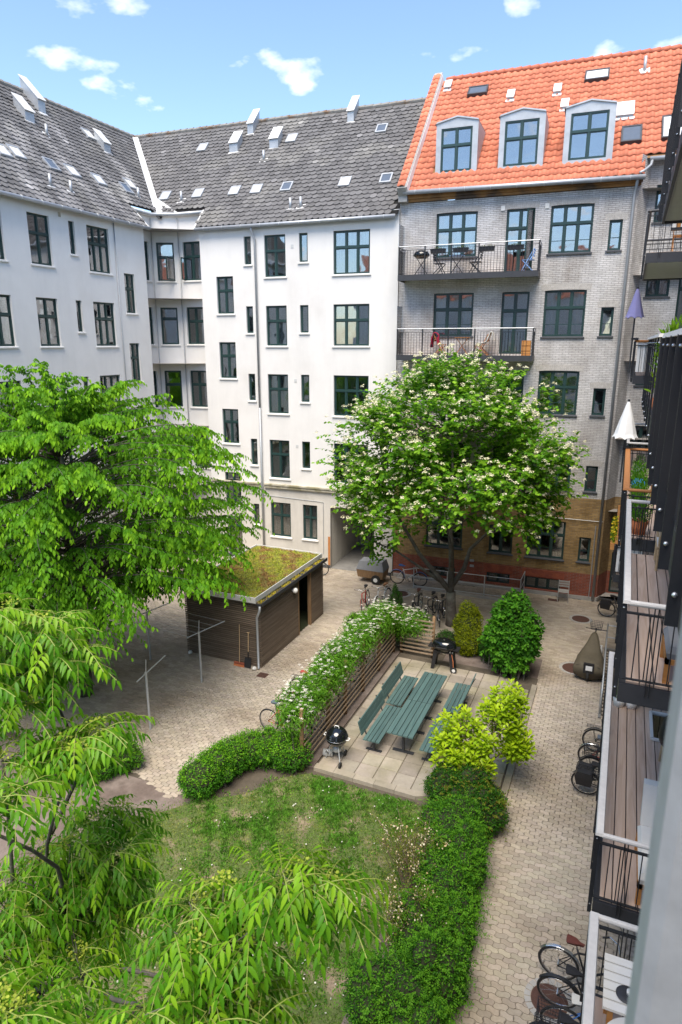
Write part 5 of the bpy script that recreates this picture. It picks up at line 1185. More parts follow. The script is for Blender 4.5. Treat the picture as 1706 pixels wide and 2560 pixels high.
# lawn
LAWN = [(-8.45, 10.9), (-7.55, 11.55), (-7.0, 12.45), (-6.5, 12.86), (-3.7, 12.86), (-3.2, 12.8), (-2.3, 11), (-2.0, 4), (-9.6, 4), (-9.9, 8.0), (-9.2, 10.0)]
tag(MB().add([(x, y, .004) for x, y in LAWN] + [(x, y, -.05) for x, y in LAWN], [tuple(range(len(LAWN)))] + [(i, (i + 1) % len(LAWN), (i + 1) % len(LAWN) + len(LAWN), i + len(LAWN)) for i in range(len(LAWN))]).build('lawn', 'turf'), kind='structure')
n = 260000; P = np.stack([rng.uniform(-10.2, -1.9, n), rng.uniform(6.2, 12.9, n), np.full(n, .004)], 1)
def fn2(p, s, o): return np.sin(p[:, 0] * s + o + 1.3 * np.sin(p[:, 1] * s * .7 + o)) * np.sin(p[:, 1] * s * 1.13 + o * 1.7 + 1.1 * np.sin(p[:, 0] * s * .8)) + .6 * np.sin(p[:, 0] * s * 2.3 + p[:, 1] * s * 1.4 + o * 2.1) + .4 * np.sin(p[:, 1] * s * 3.1 - p[:, 0] * s * 2.2 + o)
edge = np.stack([P[:, 0] + .15 * rng.normal(size=n), P[:, 1] + .15 * rng.normal(size=n)], 1)
f1 = fn2(P, 1.7, .4); f2 = fn2(P, 6.5, 2.2); gw = 1 / (1 + np.exp(-3.2 * (f1 + .5 * f2 + .35 * rng.normal(size=n) - .35 + .12 * (P[:, 1] - 10.5))))
bw_ = fn2(P, 1.9, 3.3) + .55 * fn2(P, 7.0, 1.1) + .4 * rng.normal(size=n) - .22 * (P[:, 1] - 9.2)
ok = inside_poly(edge[:, 0], edge[:, 1], LAWN) & ((bw_ < .75) | (rng.random(n) < .25)) & (rng.random(n) < .45 + .55 * gw); P = P[ok]; gw = gw[ok][:, None]; n = len(P)
hgt = (.034 + .034 * gw[:, 0]) * (.55 + .9 * rng.random(n)); A = np.array([0, 0, 1.]) + rng.normal(size=P.shape) * .75
yel = (1 / (1 + np.exp(-3 * (fn2(P, 2.6, 5.0) + rng.normal(size=n) * .6 - .2))))[:, None] * (1 - gw)
c = cols(n, (.055, .155, .018), (.11, .235, .028)) * gw + (1 - gw) * (cols(n, (.085, .165, .025), (.15, .235, .04)) * (1 - yel) + yel * cols(n, (.20, .20, .06), (.32, .28, .11)))
cell = (np.floor(P[:, 0] / .085).astype(int) * 73 + np.floor(P[:, 1] / .075).astype(int) * 151) % 997; c = c * (.62 + .76 * rng.random(997)[cell])[:, None]
T_BLADE = (np.array([(-.22, 0, 0), (.22, 0, 0), (0, 1, 0)]), [(0, 1, 2)])
gr = foliage('grass', P, A, rng.normal(size=P.shape), hgt, T_BLADE, c, None, 'grass_blade', 'stuff'); tag(gr, 'patchy short lawn grass in front of the patio', 'grass')
wd = np.stack([rng.uniform(-9.6, -2.2, 26000), rng.uniform(6.3, 12.85, 26000), rng.uniform(.02, .05, 26000)], 1); wd = wd[inside_poly(wd[:, 0], wd[:, 1], LAWN) & (fn2(wd, 2.9, 4.1) + .8 * fn2(wd, 8.0, .7) + .4 * rng.normal(size=26000) > .35)]
tag(foliage('clover', wd, rng.normal(size=wd.shape), np.array([0, 0, 1.]) + rng.normal(size=wd.shape) * .35, .03 + .025 * rng.random(len(wd)), T_OBOV, cols(len(wd), (.035, .11, .015), (.085, .20, .025), .25), None, 'leaf', 'stuff'), 'low clover and weeds growing through the lawn', 'clover')
n = 420; d = np.stack([rng.uniform(-9, -2.4, n), rng.uniform(6.5, 12.8, n), np.full(n, .055)], 1); d = d[inside_poly(d[:, 0], d[:, 1], LAWN) & (fn2(d, 2.6, 1.0) > -.1)]
tag(foliage('daisies', d, rng.normal(size=d.shape), np.array([0, 0, 1.]) + rng.normal(size=d.shape) * .2, .022 + .02 * rng.random(len(d)), T_DISC, cols(len(d), (.9, .9, .85), (1, 1, 1)), None, 'petal', 'stuff'), 'scattered white daisies and petals on the lawn', 'daisies')
# ================================================================== PATIO
PZ = 0.07
pt = tag(MB().add([(-6.45, 13.0, z) for z in ()], []).box(-6.42, -3.7, 13.06, 20.1, -.02, PZ - .025).box(-3.7, -1.72, 13.75, 20.1, -.02, PZ - .025).box(-3.7, -3.2, 13.15, 13.75, -.02, PZ - .025).build('patio', 'joint_sand'), kind='structure')
sm = []
for k in range(8):
    mb = MB(); mb.usec = True; s = .84 + .32 * k / 7; mb.cc = (s, s * (1 + .02 * (k % 3 - 1)), s * (1 - .04 * (k % 2))); e = .012
    h = .2475; mb.add([(-h, -h, 0), (h, -h, 0), (h, h, 0), (-h, h, 0), (-h + e, -h + e, .03), (h - e, -h + e, .03), (h - e, h - e, .03), (-h + e, h - e, .03)], [(4, 5, 6, 7), (0, 1, 5, 4), (1, 2, 6, 5), (2, 3, 7, 6), (3, 0, 4, 7)])
    sm.append(mb.mesh('paving_slab', 'slab'))
for i in range(9):
    for j in range(13):
        x, y = -6.13 + i * .5, 13.47 + j * .5
        if x > -3.3 and y < 14.2: continue
        if x > -2.2 and y > 19.4: continue
        piece('paving_slab', random.choice(sm), pt, Matrix.Translation((x, y, PZ - .026 + random.uniform(-.003, .003))) @ Matrix.Rotation(random.choice((0, 1, 2, 3)) * math.pi / 2 + random.gauss(0, .006), 4, 'Z'))
kp = [(-6.42, 13.05), (-3.68, 13.02), (-3.25, 13.22), (-2.9, 13.9)]
def kerb(line, w=.2, lseg=.5):
    for (a, b) in zip(line[:-1], line[1:]):
        a, b = Vector((*a, 0)), Vector((*b, 0)); n = max(1, round((b - a).length / lseg)); L = (b - a).length / n; t = (b - a).normalized(); nn = Vector((-t.y, t.x, 0))
        for i in range(n):
            mb = MB(); mb.usec = True; s = random.uniform(.92, 1.2); mb.cc = (s, s * .99, s * .97); p, q = a + t * (i * L + .004), a + t * ((i + 1) * L - .004); z0, z1 = -.08, PZ + .012 + random.uniform(0, .004)
            mb.hexa([p + Vector((0, 0, z0)), q + Vector((0, 0, z0)), q + nn * w + Vector((0, 0, z0)), p + nn * w + Vector((0, 0, z0)), p + Vector((0, 0, z1)), q + Vector((0, 0, z1)), q + nn * w + Vector((0, 0, z1)), p + nn * w + Vector((0, 0, z1))])
            mb.build('kerb_stone', 'slab', pt)
kerb(kp); kerb([(-1.68, 13.4), (-1.68, 19.6)], .16, 1.0)
tag(MB().box(-3.2, -1.9, 7.0, 13.6, -.04, .012).box(-4.9, -1.75, 20.12, 21.6, -.02, .02).box(-8.7, -6.9, 20.2, 21.5, -.02, .02).box(-7.1, -6.46, 13.1, 20.2, -.02, .03).build('planting_bed', 'soil'), kind='structure')

# table and benches ------------------------------------------------------------
def board_set(o, x0, x1, n, y0, y1, z0, z1, gap=.012, name='board'):
    w = (x1 - x0 - gap * (n - 1)) / n; me = MB().hexa([(0, 0, 0), (w, 0, 0), (w, y1 - y0, 0), (0, y1 - y0, 0), (.004, .004, z1 - z0), (w - .004, .004, z1 - z0), (w - .004, y1 - y0 - .004, z1 - z0), (.004, y1 - y0 - .004, z1 - z0)]).mesh(name, 'green_board')
    for i in range(n): piece(name, me, o, Matrix.Translation((x0 + i * (w + gap), y0, z0)))
def picnic_table(label, y0, y1, feet):
    xc = -4.51; o = thing('garden_table', label, 'table', (xc, (y0 + y1) / 2, PZ), 0, 'green slatted tables end to end')
    board_set(o, xc - .355, xc + .355, 5, y0, y1, PZ + .70, PZ + .735)
    for y in feet:
        MB().box(xc - .03, xc + .03, y - .03, y + .03, PZ + .04, PZ + .66).box(xc - .32, xc + .32, y - .03, y + .03, PZ + .66, PZ + .70).build('leg', 'steel_dark', o); MB().box(xc - .29, xc + .29, y - .045, y + .045, PZ, PZ + .04).build('foot', 'steel_dark', o)
    return o
picnic_table('nearer green slatted table on the patio', 14.23, 15.985, (14.6, 15.6)); picnic_table('farther green slatted table on the patio, towards the gas grill', 15.995, 17.75, (16.4, 17.4))
def bench(label, xs, y0, y1, back, dx=0.0):
    """back: -1 backrest on the left side, +1 on the right, 0 none"""
    o = thing('garden_bench', label, 'bench', (xs, (y0 + y1) / 2, PZ), 0, 'green slatted benches on the patio')
    board_set(o, xs - .23, xs + .23, 4, y0, y1, PZ + .41, PZ + .44)
    for y in (y0 + .25, y1 - .35):
        MB().box(xs - .03, xs + .03, y - .03, y + .03, PZ + .03, PZ + .38).box(xs - .22, xs + .22, y - .025, y + .025, PZ + .38, PZ + .41).build('leg', 'steel_dark', o); MB().box(xs - .22, xs + .22, y - .04, y + .04, PZ, PZ + .03).build('foot', 'steel_dark', o)
    if back:
        for k in range(3):
            z = PZ + .52 + k * .125; xo = xs + back * (.27 + .035 * k); MB().hexa([(xo - .014, y0 + .02, z), (xo + .014, y0 + .02, z), (xo + .014, y1 - .02, z), (xo - .014, y1 - .02, z), (xo - .014 + back * .03, y0 + .02, z + .115), (xo + .014 + back * .03, y0 + .02, z + .115), (xo + .014 + back * .03, y1 - .02, z + .115), (xo - .014 + back * .03, y1 - .02, z + .115)]).build('back_board', 'green_board', o)
        for y in (y0 + .25, y1 - .35): MB().bar((xs + back * .20, y, PZ + .40), (xs + back * .42, y, PZ + .88), .04, .02).build('back_support', 'steel_dark', o)
bench('left green bench with backrest, nearer one beside the trellis', -5.25, 14.10, 15.95, -1); bench('left green bench with backrest, farther one beside the trellis', -5.30, 16.05, 17.80, -1)
bench('right green bench half hidden behind the magnolia bush', -3.75, 14.25, 16.05, 0); bench('short visible green bench with backrest on the far right of the table', -3.70, 16.3, 18.0, 1)

# trellis ------------------------------------------------------------------------
tr = thing('trellis', 'long wooden slat trellis along the left patio edge under the white climber', 'trellis', (-6.68, 16.5, 0))
PY_ = [12.93, 14.55, 15.75, 17.15, 18.6, 20.1]
for y in PY_: MB().lathe((-6.68, y, 0), [(.062, 0), (.060, 1.0), (.058, 1.74), (.03, 1.78)], 12).build('post', 'post_wood', tr, True)
for (a, b) in zip(PY_[:-1], PY_[1:]):
    for k in range(8):
        z = .22 + k * .17; MB().box(-6.665 + .05, -6.645 + .05, a, b, z, z + .04).build('slat', 'lath_wood', tr)
tr2 = thing('trellis', 'short slat fence across the far patio end beside the gas grill', 'trellis', (-5.9, 20.2, 0))
for x in (-6.68 + .25, -5.28): MB().lathe((x, 20.22, 0), [(.055, 0), (.05, 1.55), (.02, 1.58)], 12).build('post', 'post_wood', tr2, True)
for k in range(9): MB().box(-6.45, -5.26, 20.14, 20.16, .14 + k * .15, .14 + k * .15 + .05).build('slat', 'lath_wood', tr2)
def climber(label, path, width, n, flowers):
    root = thing('climbing_plant', label, 'climbing plant', (path[0][0], path[0][1], 0)); parts = []
    P0 = []; 
    for (a, b) in zip(path[:-1], path[1:]):
        k = max(2, int((Vector(b) - Vector(a)).length / .3))
        for i in range(k): c = Vector(a).lerp(Vector(b), i / k); parts.append(((c.x + random.uniform(-.08, .08), c.y, c.z + random.uniform(-.08, .08)), (width * random.uniform(.8, 1.2), .38, .36 * random.uniform(.8, 1.25))))
    P, out = blob_points(n, parts, .45); P = np.where(P[:, 2:3] > .3, P, P)
    D = nrm(out + rng.normal(size=P.shape) * .5 + np.array([0, 0, -.1])); k = 4
    Pp, A, N, t = twig_leaves(P, D, .10 + .22 * rng.random(len(P)), k, .5, .4, .9, .5)
    foliage('foliage', Pp, A, N, .055 + .05 * rng.random(len(Pp)), T_LANCE, cols(len(Pp), (.05, .14, .018), (.15, .29, .04)), root)
    mb = MB()
    for y in PY_ if len(path) > 2 else []:
        for _ in range(4): limb(mb, (-6.75 + random.uniform(-.1, .1), y + random.uniform(-.3, .3), 0), (-6.75 + random.uniform(-.2, .2), y + random.uniform(-.5, .5), 1.5), .012, .006, 0, .2, 6, 4)
    if mb.v: mb.build('stem', 'bark', root)
    up_ = np.where(out[:, 2] > -.1)[0]; hubs = P[rng.choice(up_, flowers // 7)] ; fp_ = np.repeat(hubs, 7, 0) + rng.normal(size=(len(hubs) * 7, 3)) * .12 + np.array([0, 0, .06])
    k = 4; q = np.repeat(fp_, k, 0); az = np.tile(np.arange(k) * 1.5708, len(fp_)) + np.repeat(rng.random(len(fp_)) * 3, k); A = np.stack([np.cos(az), np.sin(az), .25 + 0 * az], 1)
    foliage('blossom', q, A, np.array([0, 0, 1.]) + 0 * A, .042 + .02 * rng.random(len(q)), T_OBOV, cols(len(q), (.95, .92, .9), (1, 1, 1), .05), root, 'petal')
climber('white flowering climber spilling over the long trellis', [(-6.95, 13.0, 1.55), (-7.0, 14.5, 1.68), (-7.0, 16, 1.70), (-6.98, 18, 1.64), (-6.9, 20.1, 1.62)], .42, 9500, 900)
climber('white flowering climber heaped on the corner of the back fence', [(-6.9, 20.35, 1.2), (-5.75, 20.45, 1.1)], .6, 4200, 420)

# grills -------------------------------------------------------------------------
def kettle():
    p = Vector((-5.98, 13.55, PZ)); o = thing('kettle_grill', 'black round kettle grill on three legs at the near patio edge', 'grill', tuple(p)); c = p + Vector((0, 0, .74)); r = .285
    MB().lathe(c, [(.05, -.24)] + [(r * math.cos(a), -.03 + r * .85 * math.sin(a)) for a in np.linspace(-1.2, 0, 8)], 28).build('bowl', 'enamel_black', o, True)
    lid = MB().lathe(c, [(r + .012, -.02), (r + .012, .01)] + [(r * math.cos(a), .01 + r * .80 * math.sin(a)) for a in np.linspace(.08, 1.5, 9)], 28).build('lid', 'enamel_black', o, True)
    MB().ring(c + Vector((0, 0, -.025)), (0, 0, 1), r + .008, .006, 28, 5).build('rim', 'chrome', o)
    MB().tube([c + Vector((-.06, 0, .235)), c + Vector((-.05, 0, .285)), c + Vector((.05, 0, .285)), c + Vector((.06, 0, .235))], .012, 6).build('handle', 'white_paint', lid)
    for sx in (-1, 1): MB().tube([c + Vector((sx * r, -.06, -.03)), c + Vector((sx * (r + .06), -.05, -.02)), c + Vector((sx * (r + .06), .05, -.02)), c + Vector((sx * r, .06, -.03))], .013, 6).build('handle', 'white_paint', o)
    MB().lathe(p + Vector((0, 0, .30)), [(.10, 0), (.12, .02), (.11, .16), (.05, .18)], 20).build('ash_catcher', 'zinc', o, True)
    for a, whl in ((-.9, True), (1.2, True), (3.2, False)):
        e = p + Vector((math.cos(a) * .32, math.sin(a) * .32, .08 if whl else 0)); MB().tube([c + Vector((math.cos(a) * .14, math.sin(a) * .14, -.22)), e], .013, 8).build('leg', 'galvanised', o)
        if whl: MB().lathe(e + Vector((-.02, 0, 0)), [(.03, 0), (.08, .0), (.08, .04), (.03, .04)], 18, (1, 0, 0)).build('wheel', 'rubber', o)
    MB().ring(p + Vector((0, 0, .16)), (0, 0, 1), .17, .005, 20, 4).build('rack', 'steel_black', o)
kettle()
o = thing('chimney_starter', 'small metal charcoal starter lying beside the kettle grill', 'starter', (-6.28, 13.62, PZ))
MB().lathe(Vector((-6.40, 13.62, PZ + .095)), [(.09, 0), (.095, .0), (.095, .26), (.09, .26)], 18, (.96, .25, .0), False).build('can', 'galvanised', o, True); MB().tube([(-6.3, 13.55, PZ + .17), (-6.26, 13.5, PZ + .25), (-6.2, 13.52, PZ + .17)], .012, 6).build('handle', 'black_plastic', o)
def gas_grill():
    p = Vector((-4.72, 19.55, PZ)); o = thing('gas_grill', 'black oval gas grill on a plastic cart at the far patio end', 'grill', tuple(p)); c = p + Vector((0, 0, .80))
    def oval(name, prof, m, par):
        mb = MB(); n = 28; vs = []
        for (a, z) in prof:
            for j in range(n): t = 6.283 * j / n; vs.append((c.x + .40 * a * math.cos(t), c.y + .28 * a * math.sin(t), c.z + z))
        f = [(i * n + j, i * n + (j + 1) % n, (i + 1) * n + (j + 1) % n, (i + 1) * n + j) for i in range(len(prof) - 1) for j in range(n)] + [tuple(range(n - 1, -1, -1)), tuple((len(prof) - 1) * n + j for j in range(n))]
        mb.add(vs, f); return mb.build(name, m, par, True)
    oval('bowl', [(.35, -.17), (.7, -.13), (.92, -.04), (1, 0)], 'enamel_black', o); lid = oval('lid', [(1.03, .0), (1.03, .03), (.97, .13), (.82, .20), (.5, .245), (.1, .255)], 'enamel_black', o)
    MB().tube([c + Vector((-.18, -.30, .07)), c + Vector((-.17, -.34, .08)), c + Vector((.17, -.34, .08)), c + Vector((.18, -.30, .07))], .012, 6).build('handle', 'black_plastic', lid); MB().lathe(c + Vector((0, -.05, .25)), [(.03, 0), (.03, .012)], 14).build('thermometer', 'chrome', lid)
    for sx in (-1, 1):
        MB().hexa([(p.x + sx * .34 - .05, p.y - .2, PZ), (p.x + sx * .34 + .05, p.y - .2, PZ), (p.x + sx * .34 + .05, p.y - .1, PZ), (p.x + sx * .34 - .05, p.y - .1, PZ), (p.x + sx * .25 - .07, p.y - .12, PZ + .66), (p.x + sx * .25 + .07, p.y - .12, PZ + .66), (p.x + sx * .25 + .07, p.y + .02, PZ + .66), (p.x + sx * .25 - .07, p.y + .02, PZ + .66)]).build('leg', 'black_plastic', o)
        MB().hexa([(p.x + sx * .34 - .05, p.y + .14, PZ), (p.x + sx * .34 + .05, p.y + .14, PZ), (p.x + sx * .34 + .05, p.y + .24, PZ), (p.x + sx * .34 - .05, p.y + .24, PZ), (p.x + sx * .25 - .07, p.y + .0, PZ + .66), (p.x + sx * .25 + .07, p.y + .0, PZ + .66), (p.x + sx * .25 + .07, p.y + .14, PZ + .66), (p.x + sx * .25 - .07, p.y + .14, PZ + .66)]).build('leg', 'black_plastic', o)
        MB().box(p.x + sx * .42 - .1, p.x + sx * .42 + .1, p.y - .16, p.y + .16, PZ + .76, PZ + .79).build('side_shelf', 'black_plastic', o)
    MB().box(p.x - .3, p.x + .3, p.y - .16, p.y + .14, PZ + .62, PZ + .67).build('cart_top', 'black_plastic', o)
    w = MB().lathe(Vector((p.x + .40, p.y - .24, PZ + .10)), [(.04, 0), (.10, 0), (.10, .05), (.04, .05)], 20, (0, 1, 0)).build('wheel', 'rubber', o); MB().lathe(Vector((p.x + .40, p.y - .25, PZ + .10)), [(.055, 0), (.055, .012)], 16, (0, 1, 0)).build('hub', 'white_paint', w)
    MB().tube([(p.x + .30, p.y - .17, PZ + .62), (p.x + .36, p.y - .2, PZ + .4), (p.x + .38, p.y - .215, PZ + .2)], .012, 6).build('gas_hose', 'terracotta', o)
    for k in (.27, .35): MB().lathe(c + Vector((k, -.27, -.05)), [(.025, 0), (.02, .03)], 12, (0, -1, 0)).build('knob', 'chrome', o)
gas_grill()

# ================================================================== SHED
sd = thing('shed', 'low timber slat shed with a green sedum roof in the middle of the yard', 'shed', (-11.9, 19.7, 0))
x0, x1, y0, y1, ht = -13.4, -10.38, 17.25, 22.2, 2.36
MB().box(x0 + .05, x1 - .06, y0 + .06, y0 + .10, 0, ht).box(x0 + .05, x1 - .06, y1 - .1, y1 - .06, 0, ht).box(x0 + .05, x0 + .09, y0 + .1, y1 - .1, 0, ht).box(x1 - .1, x1 - .06, y0 + .1, 20.02, 0, ht).box(x1 - .1, x1 - .06, 21.08, y1 - .1, 0, ht).box(x0 + .1, x1 - .1, y0 + .1, y1 - .1, 0.0, .02).build('inner_wall', 'hedge_core', sd)
ns = 33; pit = ht / ns
near = MB().hexa([(0, .0, 0), (x1 - x0, .0, 0), (x1 - x0, .03, 0), (0, .03, 0), (0, .012, pit * .62), (x1 - x0, .012, pit * .62), (x1 - x0, .03, pit * .62), (0, .03, pit * .62)]).mesh('slat', 'shed_wood')
def yslat(L): return MB().hexa([(-.03, 0, 0), (0, 0, 0), (0, L, 0), (-.03, L, 0), (-.03, 0, pit * .62), (-.012, 0, pit * .62), (-.012, L, pit * .62), (-.03, L, pit * .62)]).mesh('slat', 'shed_wood_y')
s1, s2 = yslat(20.02 - y0 - .03), yslat(y1 - 21.08)
for k in range(ns):
    z = .02 + k * pit
    piece('slat', near, sd, Matrix.Translation((x0, y0 + random.uniform(-.003, .003), z))); piece('slat', s1, sd, Matrix.Translation((x1 + random.uniform(-.003, .003), y0 + .03, z))); piece('slat', s2, sd, Matrix.Translation((x1 + random.uniform(-.003, .003), 21.08, z)))
MB().box(x1 - .12, x1 + .01, 20.02, 20.06, 0, ht).box(x1 - .12, x1 + .01, 21.02, 21.08, 0, ht).build('door_frame', 'post_wood', sd)
MB().box(x1 - .5, x1 - .42, 20.3, 20.9, 0.02, 1.4).box(x1 - 1.2, x1 - 1.0, 20.2, 21.0, .02, 2.1).build('meter_cabinet', 'steel_dark', sd); MB().box(x1 - .42, x1 - .41, 20.45, 20.7, 1.65, 1.78).build('notice', 'white_paint', sd)
MB().lathe(Vector((x1 + .12, 19.55, 1.98)), [(.01, -.10)] + [(.10 * math.cos(a), .10 * math.sin(a)) for a in np.linspace(-1.4, 1.4, 10)] + [(.01, .10)], 18).box(x1, x1 + .06, 19.52, 19.58, 1.95, 2.01).build('globe_lamp', 'white_paint', sd, True)
MB().box(x0 - .08, x1 - .14, y0 - .05, y1 + .1, ht, ht + .12).build('roof', 'sedum_base', sd)
rim = MB().box(x0 - .1, x0 - .06, y0 - .09, y1 + .12, ht - .02, ht + .17).box(x0 - .1, x1 - .1, y0 - .09, y0 - .05, ht - .02, ht + .17).box(x0 - .1, x1 - .1, y1 + .1, y1 + .14, ht - .02, ht + .17).box(x1 - .14, x1 - .11, y0 - .05, y1 + .1, ht, ht + .17); rim.build('roof_edge', 'zinc_light', sd)
MB().box(x1 - .11, x1 + .12, y0 - .06, y1 + .12, ht - .10, ht - .04).box(x1 + .10, x1 + .14, y0 - .06, y1 + .12, ht - .10, ht + .02).build('gutter', 'steel_dark', sd)
n = 26000; P = np.stack([rng.uniform(x0, x1 - .16, n), rng.uniform(y0, y1 + .08, n), np.full(n, ht + .12)], 1); f = fn2(P, 2.2, 1.3) + .6 * fn2(P, 6, 3); P[:, 2] += .02 * np.sin(P[:, 0] * 9) * np.sin(P[:, 1] * 8)
c = np.where((f + rng.normal(size=n) * .5 > .35)[:, None], cols(n, (.24, .30, .03), (.42, .45, .045)), np.where((f < -.5)[:, None], cols(n, (.25, .14, .05), (.36, .22, .07)), cols(n, (.30, .27, .04), (.45, .40, .06))))
foliage('sedum', P, np.array([0, 0, .8]) + rng.normal(size=P.shape) * .6, rng.normal(size=P.shape) * .5 + np.array([0, 0, 1.]), .03 + .03 * rng.random(n), T_SIMPLE, c, sd, 'sedum', 'stuff')
n = 2600; P = np.stack([rng.uniform(x1 - .09, x1 + .1, n), rng.uniform(y0, y1 + .08, n), np.full(n, ht - .03)], 1); P = P[(np.sin(P[:, 1] * 7) + .6 * np.sin(P[:, 1] * 17) + rng.normal(size=n) * .4) > -.2]
foliage('gutter_sedum', P, np.array([0, 0, 1.]) + rng.normal(size=P.shape) * .6, rng.normal(size=P.shape), .035 + .03 * rng.random(len(P)), T_SIMPLE, cols(len(P), (.34, .27, .02), (.55, .46, .03)), sd, 'sedum', 'stuff')
MB().tube([(x1 + .05, y0 - .08, ht - .1), (x1 + .05, y0 - .1, ht - .25), (x1 - .06, y0 - .10, ht - .5), (x1 - .06, y0 - .10, .08), (x1 - .03, y0 - .16, .03)], .042, 10).build('downpipe', 'pipe_grey', sd, True)
# broom and shovel against it
b = lambda x, y: (440 + .29337 * x, 1330 + .29337 * y)
def lean(name, label, cat, x, parts):
    o = thing(name, label, cat, (x, y0 - .2, 0))
    for nm, mb, m in parts: mb.build(nm, m, o)
xb = -11.15
lean('broom', 'broom with red head leaning on the shed wall', 'broom', xb, [('handle', MB().tube([(xb, y0 - .16, .12), (xb - .04, y0 - .012, 1.45)], .013, 8), 'rattan'), ('head', MB().box(xb - .20, xb + .20, y0 - .20, y0 - .13, .07, .13), 'red_tile2' if 'red_tile2' in MATS else 'red_paint'), ('bristles', MB().hexa([(xb - .21, y0 - .22, 0), (xb + .21, y0 - .22, 0), (xb + .21, y0 - .11, 0), (xb - .21, y0 - .11, 0), (xb - .195, y0 - .195, .07), (xb + .195, y0 - .195, .07), (xb + .195, y0 - .135, .07), (xb - .195, y0 - .135, .07)]), 'terracotta')])
xs_ = -10.83
lean('shovel', 'shovel with black blade leaning on the shed beside the broom', 'shovel', xs_, [('handle', MB().tube([(xs_, y0 - .10, .42), (xs_ - .02, y0 - .015, 1.2)], .015, 8).tube([(xs_ - .07, y0 - .013, 1.21), (xs_ + .03, y0 - .013, 1.21)], .014, 6), 'rattan'), ('blade', MB().hexa([(xs_ - .13, y0 - .20, 0), (xs_ + .13, y0 - .20, 0), (xs_ + .13, y0 - .18, 0), (xs_ - .13, y0 - .18, 0), (xs_ - .12, y0 - .12, .34), (xs_ + .12, y0 - .12, .34), (xs_ + .12, y0 - .10, .34), (xs_ - .12, y0 - .10, .34)]).tube([(xs_, y0 - .12, .3), (xs_, y0 - .10, .55)], .02, 8), 'black_plastic')])
for x, y, l in ((x1 - .15, y0 - .24, 'pale ball-shaped stone at the foot of the shed downpipe'), (-13.2, y0 - .12, 'pale stone by the left foot of the shed')):
    m = MB().lathe(Vector((x, y, .07)), [(.01, -.07)] + [(.075 * math.cos(a), .07 * math.sin(a)) for a in np.linspace(-1.3, 1.3, 8)] + [(.01, .07)], 14).build('stone', 'sill_white', None, True); tag(m, l, 'stone')
# clothes drying posts
def dryer(label, p, ang):
    p = Vector(p); o = thing('drying_post', label, 'drying post', tuple(p), 0, 'clothes drying posts'); MB().tube([p, p + Vector((0, 0, 1.78))], .033, 10).build('pole', 'galvanised', o); d = Vector((math.cos(ang), math.sin(ang), 0))
    MB().tube([p + Vector((0, 0, 1.74)) - d * .48, p + Vector((0, 0, 1.74)) + d * 1.1], .018, 8).build('arm', 'galvanised', o); MB().tube([p + Vector((0, 0, 1.74)), p + Vector((.02, .02, 2.15))], .012, 6).build('stay', 'galvanised', o)
    return [p + Vector((0, 0, 1.77)) + d * t for t in (-.44, -.1, .25, .6, 1.0)]
h1 = dryer('farther clothes drying post in front of the shed', (-11.68, 15.65, 0), R(76)); h2 = dryer('nearer clothes drying post under the drooping tree', (-11.47, 12.87, 0), R(100))
o = thing('clothes_line', 'thin clothes lines strung from the drying post to the shed side', 'clothes line', (-11.7, 15.6, 1.7))
for i, a_ in enumerate(h1): MB().tube([a_, a_.lerp(a_ + Vector((-2.6, .35, .0)), .5) - Vector((0, 0, .05)), a_ + Vector((-2.6, .35, .0))], .004, 4).build('line', 'zinc_light', o)
MB().tube([h1[0] + Vector((-2.6, .15, 0)), h1[-1] + Vector((-2.6, .55, 0))], .018, 8).tube([h1[2] + Vector((-2.6, .35, 0)), Vector((h1[2].x - 2.6, h1[2].y + .35, 0))], .033, 8).build('end_post', 'galvanised', o)

